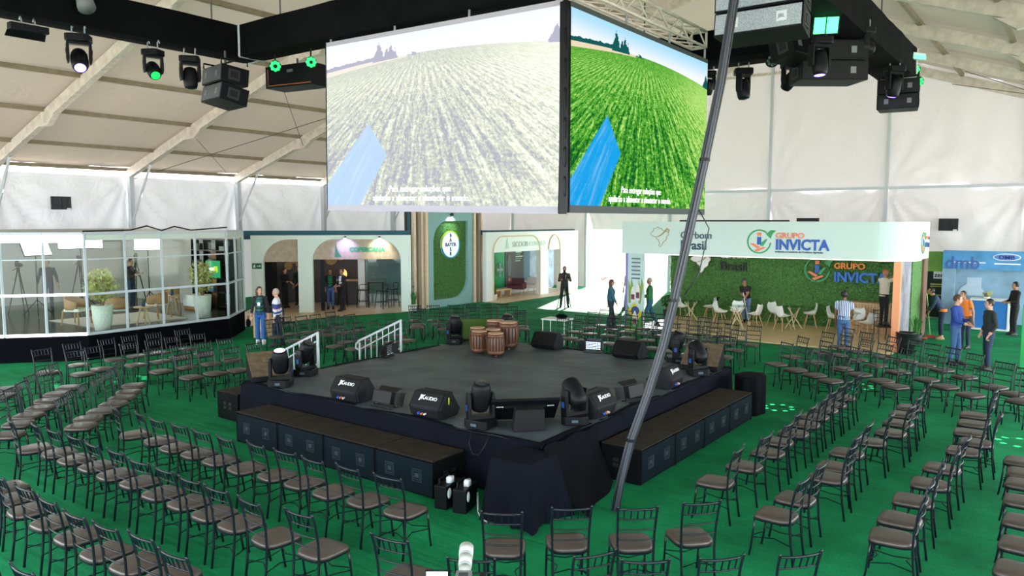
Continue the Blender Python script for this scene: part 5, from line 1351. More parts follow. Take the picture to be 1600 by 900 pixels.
# slatted wooden bar in front of the hedge
for k in range(16):
    x = 1.45 + 1.5 * k / 16
    MB().box(x + 0.008, 3.66, 0.05, x + 1.5 / 16 - 0.008, 3.70, 0.97).build('bar_slat', wood_lt, inv)
MB().box(1.45, 3.70, 0.05, 2.95, 4.15, 0.95).build('bar_body', mat('bar_back', '#a8865c', 0.6), inv); MB().box(1.42, 3.62, 0.97, 2.98, 4.2, 1.02).build('bar_top', wood_lt, inv)
# logos: country outline, ring with letter i, words
BR = [(0.40, 1.0), (0.52, 0.90), (0.62, 0.93), (0.66, 0.84), (0.80, 0.80), (0.98, 0.72), (1.0, 0.62), (0.90, 0.50), (0.88, 0.34), (0.78, 0.28), (0.70, 0.22), (0.66, 0.12), (0.56, 0.0), (0.47, 0.06), (0.54, 0.16), (0.50, 0.22), (0.46, 0.34), (0.36, 0.40), (0.30, 0.50), (0.16, 0.52), (0.0, 0.62), (0.06, 0.72), (0.16, 0.78), (0.18, 0.92), (0.30, 0.90)]
def country(parent, x, z, s, y, fill, line, swoosh):
    pts = [(x + a * s, z + b_ * s) for a, b_ in BR]
    if fill: MB().slab(pts, y, y + 0.02).build('map_logo', fill, parent)
    MB().tube([(a, y - 0.005, b_) for a, b_ in pts + pts[:1]], 0.009 * s / 0.75, 4).build('map_outline', line, parent)
    MB().tube([(x + (0.30 + 0.62 * f) * s, y - 0.012, z + (0.50 + 0.42 * f * f) * s) for f in [i / 6 for i in range(7)]] + [(x + 1.02 * s, y - 0.012, z + 0.85 * s), (x + 0.98 * s, y - 0.012, z + 0.66 * s)], [0.004, 0.01, 0.014, 0.016, 0.018, 0.02, 0.022, 0.02, 0.006], 4).build('map_swoosh', swoosh, parent)
gold_m = mat('gold_ink', '#b09a5c', 0.5); navy_m = mat('navy_letters', '#1d4558', 0.5); or_m = mat('orange_letters', '#e8835a', 0.5); bl_m = mat('blue_letters', '#1c57b0', 0.5)
lg_m = mat('logo_green', '#2f9a58', 0.5)
def ring_logo(parent, x, z, r, y, M=None):
    a0, a1 = R(35), R(400)
    p = arc(x, z, r, r, R(50), R(355), 36) + arc(x, z, r * 0.88, r * 0.88, R(355), R(50), 36)
    MB().slab(p, y, y + 0.015).build('logo_ring', lg_m, parent)
    MB().slab([(x + r * 0.55, z + r * 0.62), (x + r * 0.95, z + r * 0.95), (x + r * 1.35, z + r * 0.92), (x + r * 1.05, z + r * 0.6), (x + r * 0.95, z + r * 0.25)], y, y + 0.015).build('logo_leaf', lg_m, parent)
    MB().slab([(x - r * 0.17, z - r * 0.25), (x + r * 0.17, z - r * 0.25), (x + r * 0.17, z + r * 0.38), (x - r * 0.17, z + r * 0.38)], y, y + 0.015).build('logo_bar', bl_m, parent)
    MB().slab([(x - r * 0.17, z + r * 0.46), (x + r * 0.17, z + r * 0.46), (x + r * 0.17, z + r * 0.74), (x - r * 0.17, z + r * 0.74)], y, y + 0.015).build('logo_dot', or_m, parent)
    MB().slab([(x + r * 0.1, z - r * 0.35), (x + r * 0.35, z - r * 0.35), (x + r * 0.7, z + r * 0.2), (x + r * 0.55, z + r * 0.2), (x + r * 0.15, z - r * 0.1)], y, y + 0.015).build('logo_leaf', lg_m, parent)
    MB().slab([(x - r * 0.8, z - r * 0.15), (x - r * 0.45, z - r * 0.15), (x + r * 0.1, z - r * 0.45), (x - r * 0.1, z - r * 0.6)], y, y + 0.015).build('logo_field', or_m, parent)
    MB().slab([(x - r * 0.4, z - r * 0.7), (x - r * 0.15, z - r * 0.85), (x + r * 0.55, z - r * 0.5), (x + r * 0.4, z - r * 0.42)], y, y + 0.015).build('logo_field', or_m, parent)
country(inv, -3.66, 2.80, 0.64, -0.012, None, gold_m, gold_m)
lettering('Carbom', inv, (-2.62, -0.012, 3.08), 0.31, navy_m, space=1.0, bold=0.002)
lettering('Brasil', inv, (-2.62, -0.012, 2.74), 0.40, navy_m, bold=0.007)
ring_logo(inv, -0.12, 3.02, 0.36, -0.015)
lettering('GRUPO', inv, (0.36, -0.012, 3.13), 0.22, or_m, bold=0.006, sx=1.1)
lettering('INVICTA', inv, (0.36, -0.012, 2.80), 0.42, bl_m, bold=0.014, sx=0.92)
lettering('Ind\u00fastria e Com\u00e9rcio de Produtos Agr\u00edcolas', inv, (0.36, -0.012, 2.71), 0.075, navy_m, bold=0.001, sx=1.0)['kind'] = 'stuff'
# hedge wall logos
country(inv, -4.15, 1.70, 0.80, 4.30, print_w, gold_m, gold_m)
lettering('Carbom', inv, (-3.0, 4.32, 2.28), 0.30, print_w); lettering('Brasil', inv, (-3.0, 4.32, 1.84), 0.46, mat('black_letters', '#15181a', 0.5), bold=0.005, ext=0.03)
ring_logo(inv, 0.42, 1.98, 0.42, 4.28)
lettering('GRUPO', inv, (0.96, 4.30, 2.05), 0.26, mat('vivid_orange', '#f08a2a', 0.5), bold=0.008, sx=1.1, ext=0.03); lettering('INVICTA', inv, (0.96, 4.30, 1.62), 0.44, mat('vivid_blue', '#1c6fd0', 0.5), bold=0.014, sx=0.95, ext=0.03)
# side face of the fascia
sd = bpy.data.objects.new('side_sign', None); place(sd, inv, (4.0, 0.95, 0), (0, 0, R(90)))
ring_logo(sd, 0.42, 3.02, 0.30, -0.015)
lettering('GRUPO', sd, (0.78, -0.012, 3.12), 0.12, or_m, bold=0.004); lettering('INVICTA', sd, (0.72, -0.012, 2.90), 0.18, bl_m, bold=0.005, sx=0.6)
lettering('Carbom', sd, (1.18, -0.012, 3.10), 0.13, navy_m, sx=0.55); lettering('Brasil', sd, (1.18, -0.012, 2.88), 0.18, navy_m, sx=0.55)
MB().cb(-1.0, 0.12, ZF1 + 0.03, 3.4, 0.06, 0.05).build('top_cable', black_m, inv)
MB().cb(1.2, 0.2, ZF1 + 0.06, 0.6, 0.12, 0.10).build('top_unit', black_p, inv)

# white shell chairs and cross-legged tables on the booth floor
def shell_chair():
    t = thing('shell_chair', '', 'chair')
    def sh(u, v):
        x = (u - 0.5)
        w = 0.44 * (1 - 0.12 * v)
        if v < 0.5:
            f = v / 0.5; y = lerp(0.20, -0.16, f); z = 0.45 - 0.03 * math.sin(math.pi * f) + 0.02 * (1 - f)
        else:
            f = (v - 0.5) / 0.5; y = -0.16 - 0.08 * f - 0.02 * math.sin(f * 3.14); z = 0.44 + 0.36 * f
        z += 0.16 * (2 * x) ** 2 * (0.25 + 0.75 * (1 - abs(2 * v - 1))) * 0.9
        y += 0.08 * (2 * x) ** 2 * max(0, v - 0.4)
        ww = w * (1 - 0.25 * max(0, v - 0.8) / 0.2 * abs(2 * x)) * (1 - 0.2 * max(0, 0.12 - v) / 0.12)
        return (ww * x, y, z)
    o = MB().grid(sh, 12, 16).build('shell', white_s, t, smooth=True); s_ = o.modifiers.new('thick', 'SOLIDIFY'); s_.thickness = 0.012
    for sx, sy in ((-1, -1), (1, -1), (1, 1), (-1, 1)):
        MB().tube([(0.10 * sx, 0.10 * sy - 0.02, 0.42), (0.21 * sx, 0.20 * sy - 0.01, 0.0)], [0.016, 0.011], 6).build('leg', wood_lt, t)
    MB().tube([(-0.14, -0.14, 0.28), (0.14, 0.12, 0.28)], 0.005, 4).build('strut', black_m, t); MB().tube([(0.14, -0.14, 0.28), (-0.14, 0.12, 0.28)], 0.005, 4).build('strut', black_m, t)
    return t
e0 = shell_chair()
labs = ['white shell chair behind the green-jacketed man near the potted plant', 'white shell chair with a dark jacket over it', 'white shell chair left of the sweeping woman, seen from the side', 'white shell chair in front of the sweeping woman', 'white shell chair right of the sweeping woman, turned toward her',
        'white shell chair leftmost of the middle trio', 'white shell chair nearest the camera in the middle trio', 'white shell chair rightmost of the middle trio', 'white shell chair behind the man in the striped shirt', 'white shell chair between striped shirt man and wooden bar', 'white shell chair beside the man reaching up']
for i, (x, y, fa) in enumerate(((-4.0, 15.6, -20), (-3.15, 16.2, 190), (-2.25, 14.95, 0), (-1.86, 15.45, -80), (-1.10, 15.05, 170), (-0.66, 15.85, -30), (-0.18, 15.10, 60), (0.36, 16.25, 200), (1.25, 15.75, 0), (1.98, 15.62, -90), (2.42, 14.90, 150))):
    o = e0 if i == 0 else copy_tree(e0)
    o.location = (x, y, 0.052); o.rotation_euler = (0, 0, R(fa - 90)); tag(o, labs[i], 'chair', 'white shell chairs in the hedge booth')
tag(MB().grid(lambda u, v: (-3.10 + 0.05 * math.sin(9 * v), lerp(16.0, 16.4, u), 0.5 + 0.42 * v + 0.03 * math.sin(5 * u)) if False else (-3.02 + 0.17 * v - 0.05 * math.sin(3.1 * u), lerp(15.98, 16.42, u), lerp(0.56, 0.88, v)), 10, 8).build('jacket', mat('dark_jacket_cloth', '#26282c', 0.9), smooth=True), 'dark jacket hung on a white shell chair', 'jacket')
def cross_table():
    t = thing('cross_table', '', 'table')
    MB().lathe([(0.34, 0.715), (0.35, 0.72), (0.35, 0.73), (0.34, 0.735)], 28).build('tabletop', glassy('table_glass', '#dfeee8', 0.10), t, smooth=True)
    for k in range(4):
        a = k * math.pi / 2 + 0.4
        MB().tube([(0.27 * math.cos(a), 0.27 * math.sin(a), 0.0), (-0.25 * math.cos(a + 0.5), -0.25 * math.sin(a + 0.5), 0.715)], 0.018, 6).build('leg', mat('pale_wood', '#ddc8a8', 0.5), t)
    return t
c0 = cross_table()
for i, (x, y, lab) in enumerate(((-3.50, 15.35, 'glass table with crossed pale legs nearest the printed panel'), (-1.62, 14.85, 'glass table with crossed pale legs before the sweeping woman'), (-0.02, 15.75, 'glass table with crossed pale legs amid the middle chair trio'), (1.85, 15.05, 'glass table with crossed pale legs beside the striped shirt man'))):
    o = c0 if i == 0 else copy_tree(c0)
    o.location = (x, y, 0.052); o.rotation_euler = (0, 0, i * 0.8); tag(o, lab, 'table', 'crossed-leg glass tables in the hedge booth')
# folded frame leaning on the last table
plant('potted_shrub', 'leafy shrub in a black pot beside the hedge wall end', (-4.85, 16.3, 0.0), 0.17, 0.30, 'bush', 0.55, 260, leaf_a, 21, pot_m, 0.8)
plant('peace_lily', 'white-flowered plant in a dark pot beside the printed side panel', (3.76, 15.0, 0.0), 0.16, 0.30, 'blade', 0.62, 40, leaf_a, 22, pot_m, 0.9)
t = thing('trash_bin', 'black bagged trash bin at the foot of the orange pillar', 'bin', (3.80, 13.05, 0))
MB().lathe([(0.20, 0), (0.24, 0.30), (0.26, 0.55), (0.27, 0.57), (0.22, 0.58), (0.20, 0.3)], 16).build('bag', mat('bin_bag', '#15171a', 0.35, bump=0.8, bscale=14), t, smooth=True)
t = thing('exit_board', 'grey header with green exit sign seen through the booth opening', 'sign', (-6.2, 21.0, 0))
MB().box(-0.7, 0, 2.1, 1.6, 0.08, 2.45).build('header', mat('grey_header', '#c0ccd2', 0.6), t); exit_sign(t, (-0.35, -0.02, 2.28))
for sx in (-0.65, 1.55): MB().box(sx - 0.04, 0, 0, sx + 0.04, 0.08, 2.1).build('post', alu_c, t)

# ---------------------------------------------------------------- blue booth at the far right
dmb = thing('blue_booth', 'blue printed booth with header sign and counter niche at far right', 'booth', (0, 20.5, 0))
blue_p = mat('blue_print', '#4f9ad2', 0.5, var=0.25, vscale=1.6); blue_g = mat('blue_grey_print', '#8fb0c8', 0.5, var=0.35, vscale=1.0)
MB().box(3.66, 0, 1.95, 8.5, 0.12, 2.60).build('header', blue_p, dmb); MB().box(3.66, 0.02, 0, 4.05, 0.12, 1.95).build('side_panel', blue_g, dmb)
MB().box(3.66, 1.2, 0, 8.5, 1.3, 2.55).build('rear_panel', blue_g, dmb)
MB().slab([(4.3, 1.0), (4.75, 1.0), (4.75, 1.6), (4.3, 1.6)], 1.18, 1.2).build('printed_shape', mat('print_pale_blue', '#c8dcea', 0.5), dmb)
MB().slab(arc(4.45, 0.95, 0.42, 0.42, 0, math.pi, 14), 1.17, 1.19).build('printed_shape', MATS['print_pale_blue'], dmb)
lettering('dmb', dmb, (3.72, -0.012, 1.98), 0.60, mat('faded_violet', '#4a6ab0', 0.5), bold=0.01)
MB().slab(arc(5.55, 2.40, 0.40, 0.125, 0, 2 * math.pi, 28)[:-1], -0.02, 0.0).build('oval_sign', print_w, dmb)
MB().slab(arc(5.55, 2.40, 0.37, 0.10, 0, 2 * math.pi, 28)[:-1], -0.028, -0.02).build('oval_sign', mat('oval_blue', '#5f8fd8', 0.5), dmb)
lettering('DMB', dmb, (5.55, -0.04, 2.34), 0.17, mat('deep_blue', '#24368c', 0.5), align='CENTER', bold=0.004, sx=1.3)
for xa, xb, z in ((4.0, 4.95, 2.17), (5.2, 5.95, 2.15), (6.1, 7.2, 2.34)): MB().box(xa, -0.012, z, xb, 0.0, z + 0.045).build('print_line', print_w, dmb)
t = thing('blue_counter', 'blue counter with white frame in the blue booth', 'counter', (5.2, 19.75, 0))
MB().box(-0.52, -0.22, 0, 0.52, 0.22, 0.98).build('body', mat('strong_blue', '#1f78c8', 0.5), t); MB().box(-0.56, -0.26, 0.98, 0.56, 0.26, 1.04).build('countertop', white_m, t)
for sx in (-0.54, 0.54): MB().box(sx - 0.03, -0.24, 0, sx + 0.03, 0.24, 0.98).build('frame_post', white_m, t)
MB().box(-0.52, -0.235, 0.0, 0.52, -0.22, 0.06).build('frame_rail', white_m, t)
plant('table_plant', 'small pale plant tray on the blue counter', (5.1, 19.75, 1.04), 0.10, 0.06, 'bush', 0.12, 50, leaf_y, 31, white_m, 0.4)
t = thing('green_banner', 'green topped banner with black lower half beside the blue booth', 'banner', (3.30, 22.0, 0))
MB().box(-0.35, 0, 1.75, 0.35, 0.04, 2.5).build('top_print', mat('lime_print', '#8ec45a', 0.5, var=0.2, vscale=2), t); MB().box(-0.35, 0, 0.05, 0.35, 0.04, 1.75).build('lower_print', mat('black_green_print', '#15241c', 0.5), t)
MB().cb(0.12, -0.012, 1.62, 0.46, 0.016, 0.26).build('label', print_w, t); lettering('zero', t, (-0.08, -0.024, 1.55), 0.23, MATS['black_letters'] if 'black_letters' in MATS else navy_m, bold=0.004)
for k, z in enumerate((1.25, 1.18, 0.85)): MB().box(-0.2, -0.01, z, 0.3, 0.0, z + 0.05 - 0.02 * (k % 2)).build('print_line', mat('olive_ink', '#a8a850', 0.5), t)
MB().box(-0.33, -0.1, 0, 0.33, 0.12, 0.05).build('base', steel, t)
t = thing('green_post', 'bright green post at the far right edge of the view', 'post', (6.58, 12.0, 0))
MB().box(-0.10, -0.10, 0, 0.10, 0.10, 1.62).build('shaft', mat('vivid_green', '#16a050', 0.5), t, bevel=0.01); MB().box(-0.14, -0.14, 0, 0.14, 0.14, 0.03).build('base', MATS['vivid_green'], t)

# broom with red head, dustpan
t = thing('broom', 'green-handled broom with red head leaning on the brown panel', 'broom', (3.86, 16.5, 0))
MB().tube([(0.05, 0, 0.10), (-0.14, 0.38, 1.35)], 0.014, 6).build('handle', mat('lime_handle', '#8cc060', 0.5), t); MB().cb(0.06, -0.02, 0.05, 0.26, 0.08, 0.09).build('head', mat('red_plastic', '#a8483c', 0.6), t)

# ---------------------------------------------------------------- wall units, small desk, outside car
def wall_unit(loc, rz, label):
    t = thing('wall_vent', label, 'vent', loc, rz, 'dark vent units set in the tent wall')
    MB().cb(0, 0, 0, 0.70, 0.10, 0.50).build('frame', mat('vent_frame', '#22262a', 0.5), t)
    for k in range(2):
        for j in range(2): MB().cb(-0.16 + 0.33 * k, -0.055, -0.11 + 0.23 * j, 0.30, 0.012, 0.20).build('vent_panel', mat('vent_dark', '#0e1114', 0.4), t)
    for k in range(7): MB().cb(-0.3 + 0.1 * k, -0.065, 0, 0.012, 0.008, 0.44).build('louvre', MATS['vent_frame'], t)
    MB().cb(0.25, -0.07, -0.23, 0.14, 0.02, 0.08).build('controller', white_m, t)
wall_unit((-24.02, 3.16, 4.31), R(90), 'dark vent unit high on the side curtain wall above the studio')
wall_unit((3.15, 25.60, 3.47), 0, 'dark vent unit on the gable wall above the blue booth')
t = thing('folding_desk', 'white folding desk with a black bag behind the back chairs', 'table', (-4.85, 8.75, 0), R(5))
MB().box(-0.40, -0.28, 0.70, 0.40, 0.28, 0.74).build('tabletop', white_m, t, bevel=0.005)
for sx, sy in ((-1, -1), (1, -1), (1, 1), (-1, 1)): MB().tube([(0.36 * sx, 0.24 * sy, 0.70), (0.36 * sx, 0.24 * sy, 0)], 0.014, 6).build('leg', white_m, t)
t = thing('black_bag', 'black bag lying on the white folding desk', 'bag', (-4.68, 8.72, 0.742)); MB().ell((0, 0, 0.07), (0.20, 0.12, 0.075), 14, 8).build('pouch', black_c, t, smooth=True); MB().tube([(-0.1, 0, 0.13), (-0.05, 0, 0.2), (0.05, 0, 0.2), (0.1, 0, 0.13)], 0.01, 5).build('strap', black_m, t)
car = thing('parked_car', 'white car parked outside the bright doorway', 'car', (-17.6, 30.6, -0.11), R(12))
side = [(-2.1, 0.35), (-2.0, 0.85), (-1.1, 1.0), (-0.5, 1.45), (1.1, 1.48), (1.75, 1.0), (2.1, 0.9), (2.15, 0.35)]
MB().slab(side, -0.8, 0.8).build('body', white_s, car, bevel=0.08)
for y in (-0.815, 0.805): MB().slab([(-0.95, 1.02), (-0.45, 1.38), (1.0, 1.40), (1.5, 1.02)], y, y + 0.01).build('window', mat('car_glass', '#8f9bc0', 0.2), car)
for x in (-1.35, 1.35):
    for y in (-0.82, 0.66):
        w = MB().cyl((x, y, 0.32), (x, y + 0.16, 0.32), 0.32, 0.32, 20).build('wheel', mat('hazed_tyre', '#8c7a76', 0.9), car); MB().cyl((x, y - 0.005, 0.32), (x, y + 0.165, 0.32), 0.18, 0.18, 14).build('rim', steel, w)  # black tyre lightened: haze of the sun glare put into its colour
# ---------------------------------------------------------------- banquet chairs (x, y, facing, near)
CHAIRS = {
    'S1': [(-3.69, -4.5, 75, 1), (-3.08, -4.45, 78, 1), (-2.56, -4.49, 89, 1), (-2.06, -4.46, 91, 1), (-1.55, -4.45, 91, 1), (-1.0, -4.44, 86, 1), (-0.45, -4.37, 85, 1), (0.05, -4.34, 93, 1), (0.58, -4.34, 88, 1), (1.11, -4.28, 87, 1), (1.67, -4.24, 95, 1)],
    'S2': [(-4.13, -5.7, 78, 1), (-3.63, -5.59, 81, 1), (-3.14, -5.58, 90, 1), (-2.61, -5.55, 91, 1), (-2.09, -5.56, 87, 1), (-1.57, -5.53, 91, 1), (-0.98, -5.56, 94, 1), (-0.46, -5.54, 90, 1), (0.06, -5.55, 92, 1), (0.54, -5.54, 92, 1), (1.13, -5.54, 86, 1), (1.74, -5.44, 93, 1)],
    'S3': [(-2.66, -6.58, 91, 1), (-2.19, -6.66, 88, 1), (-1.66, -6.71, 85, 1), (-1.08, -6.7, 94, 1), (-0.49, -6.71, 90, 1), (0.1, -6.72, 92, 1), (0.6, -6.68, 94, 1), (1.08, -6.6, 92, 1), (1.63, -6.62, 94, 1)],
    'S4': [(0.42, -7.55, 89, 1), (0.95, -7.48, 93, 1)],
    'D1': [(-4.81, -4.79, 44, 1), (-5.2, -4.51, 49, 1), (-5.53, -4.15, 49, 1), (-5.86, -3.79, 41, 1), (-6.22, -3.46, 41, 1), (-6.6, -3.16, 42, 1), (-7.08, -2.82, 50, 1)],
    'D2': [(-5.19, -5.66, 44, 1), (-5.75, -5.31, 46, 1), (-6.19, -5.0, 43, 1), (-6.59, -4.66, 45, 1), (-7.05, -4.37, 44, 1), (-7.5, -4.02, 44, 1), (-7.9, -3.64, 46, 1)],
    'D3': [(-8.15, -4.7, 46, 1), (-8.72, -4.4, 49, 1)],
    'W4': [(-9.82, -3.22, 2, 1), (-10.13, -2.47, 4, 0), (-10.15, -1.71, 4, 0), (-10.22, -1.14, 5, 0), (-10.19, -0.58, 2, 0), (-10.17, 0.13, -3, 0)],
    'W3': [(-9.04, -2.89, 4, 1), (-9.28, -2.38, 5, 1), (-9.13, -1.72, 4, 0), (-9.14, -1.15, 1, 0), (-9.25, -0.63, 2, 0), (-9.2, -0.05, -3, 0)],
    'W2': [(-7.99, -1.77, 3, 1), (-8.03, -1.17, 1, 0), (-7.95, -0.65, -2, 0), (-7.99, -0.09, -4, 0)],
    'W1': [(-6.92, -1.71, 4, 1), (-6.89, -1.2, 5, 1), (-6.8, -0.71, -4, 1), (-6.9, -0.05, 3, 0)],
    'B4': [(-10.09, 2.68, -1, 0), (-10.16, 3.19, -3, 0), (-10.03, 3.66, -2, 0), (-9.98, 4.14, 3, 0), (-10.14, 4.84, 4, 0)],
    'B3': [(-9.15, 2.54, -5, 0), (-9.28, 3.15, 1, 0), (-9.23, 3.75, -5, 0), (-9.26, 4.23, 2, 0), (-9.19, 4.72, -2, 0)],
    'B2': [(-7.55, 2.58, 4, 0), (-7.8, 3.16, 5, 0), (-7.67, 3.66, 0, 0), (-7.62, 4.24, 5, 0), (-7.5, 4.77, -2, 0)],
    'B1': [(-6.86, 2.6, -4, 0), (-6.9, 3.08, 1, 0), (-6.84, 3.87, -5, 0), (-6.76, 4.35, -3, 0)],
    'N1': [(-4.02, 7.53, -89, 0), (-3.45, 7.25, -87, 0), (-2.97, 7.17, -91, 0), (-2.19, 7.11, -93, 0), (-0.98, 7.14, -84, 0), (-0.44, 6.96, -90, 0), (0.18, 6.87, -83, 0), (0.96, 7.02, -84, 0)],
    'N2': [(-3.94, 8.35, -89, 0), (-3.43, 8.27, -88, 0), (-2.89, 8.38, -88, 0), (-2.24, 8.28, -87, 0), (-1.62, 8.19, -87, 0), (-1.05, 8.35, -87, 0), (-0.36, 8.22, -87, 0), (0.16, 8.2, -84, 0), (0.81, 8.13, -88, 0)],
    'N3': [(-4.05, 9.24, -89, 0), (-3.32, 9.29, -86, 0), (-2.77, 9.23, -91, 0), (-2.2, 9.19, -90, 0), (-1.68, 9.14, -83, 0), (-0.84, 9.19, -88, 0), (-0.33, 9.16, -88, 0), (0.26, 9.07, -93, 0), (0.85, 9.13, -89, 0)],
    'N4': [(-4.02, 9.95, -87, 0), (-3.46, 10.2, -93, 0), (-2.68, 10.1, -87, 0), (-2.16, 10.0, -87, 0), (-1.51, 10.02, -92, 0), (-0.87, 10.04, -87, 0), (-0.29, 10.03, -88, 0)],
    'C1': [(-8.33, 6.37, -43, 0), (-7.39, 6.56, -46, 0), (-6.99, 6.87, -43, 0), (-5.57, 7.94, -43, 0)],
    'C2': [(-8.67, 6.82, -50, 0), (-8.18, 7.18, -49, 0), (-7.68, 7.56, -43, 0), (-7.54, 8.22, -40, 0), (-7.12, 8.54, -47, 0), (-6.71, 9.03, -45, 0), (-5.9, 8.36, -44, 0)],
    'C3': [(-9.4, 7.4, -47, 0), (-8.92, 7.76, -46, 0), (-8.5, 8.27, -47, 0), (-8.16, 8.72, -46, 0), (-7.76, 9.02, -44, 0), (-7.43, 9.47, -47, 0)],
    'K1': [(3.14, -4.34, 122, 1), (3.57, -3.87, 131, 1), (4.08, -3.49, 130, 1), (4.49, -3.01, 137, 1)],
    'K2': [(2.81, -5.34, 100, 1), (3.54, -5.27, 122, 1), (4.21, -4.67, 148, 1), (4.66, -4.46, 128, 1), (5.1, -4.07, 138, 1), (5.59, -3.63, 140, 1)],
    'R1': [(4.08, -1.28, 183, 1), (4.16, -0.49, 177, 1), (4.21, 0.27, 178, 1), (4.15, 0.88, 183, 1), (4.2, 1.46, 181, 1), (4.2, 2.09, 183, 1), (4.19, 2.66, 178, 1), (4.19, 3.23, 176, 1), (4.21, 3.72, 178, 1), (4.21, 4.37, 183, 1)],
    'R2': [(5.02, -1.9, 178, 1), (5.04, -1.29, 178, 1), (5.15, -0.3, 179, 1), (5.1, 0.18, 179, 1), (5.09, 0.9, 179, 1), (5.22, 1.68, 184, 1), (5.37, 2.37, 177, 1), (5.36, 3.04, 175, 1), (5.32, 3.67, 184, 1), (5.33, 4.26, 184, 1)],
    'R3': [(6.14, -1.8, 185, 1), (6.12, -1.25, 179, 1), (6.13, -0.54, 185, 1), (6.2, 0.19, 184, 1), (6.23, 0.94, 177, 1), (6.36, 1.95, 182, 1), (6.46, 2.53, 183, 1), (6.32, 3.08, 182, 1), (6.3, 3.7, 180, 1), (6.27, 4.32, 178, 1)],
    'R4': [(7.23, -1.93, 178, 1), (7.22, -1.25, 177, 1), (7.2, -0.53, 176, 1), (7.16, 0.18, 181, 1), (7.13, 0.86, 178, 1), (7.11, 1.35, 183, 1), (7.05, 1.88, 175, 1)],
    'M1': [(2.23, 6.89, -123, 0), (2.77, 6.47, -119, 1), (3.25, 6.15, -127, 1), (3.67, 5.75, -121, 1)],
    'M2': [(2.26, 8.0, -126, 0), (2.87, 7.65, -124, 0), (3.53, 7.21, -124, 1), (3.99, 6.79, -120, 1), (4.48, 6.36, -124, 1), (4.81, 5.95, -125, 1)],
    'M3': [(2.57, 9.1, -118, 0), (3.02, 8.89, -122, 0), (3.56, 8.47, -125, 0), (4.04, 8.05, -119, 0), (4.57, 7.56, -123, 1), (5.18, 7.04, -119, 1), (5.58, 6.52, -125, 1), (6.05, 6.0, -125, 1)],
    'M4': [(2.76, 10.19, -125, 0), (3.32, 9.66, -119, 0), (3.97, 9.28, -126, 0), (4.48, 9.05, -122, 0), (4.89, 8.69, -118, 0), (5.29, 8.36, -125, 1), (5.76, 7.79, -124, 1), (6.34, 7.02, -120, 1), (6.7, 6.55, -123, 1), (6.82, 5.96, -120, 1)],
}
frame_m = mat('chair_black_enamel', '#0a111b', 0.3, spec=0.4)
seat_m = mat('brown_grey_vinyl', '#433a35', 0.34, var=0.12, vscale=5, spec=0.55)
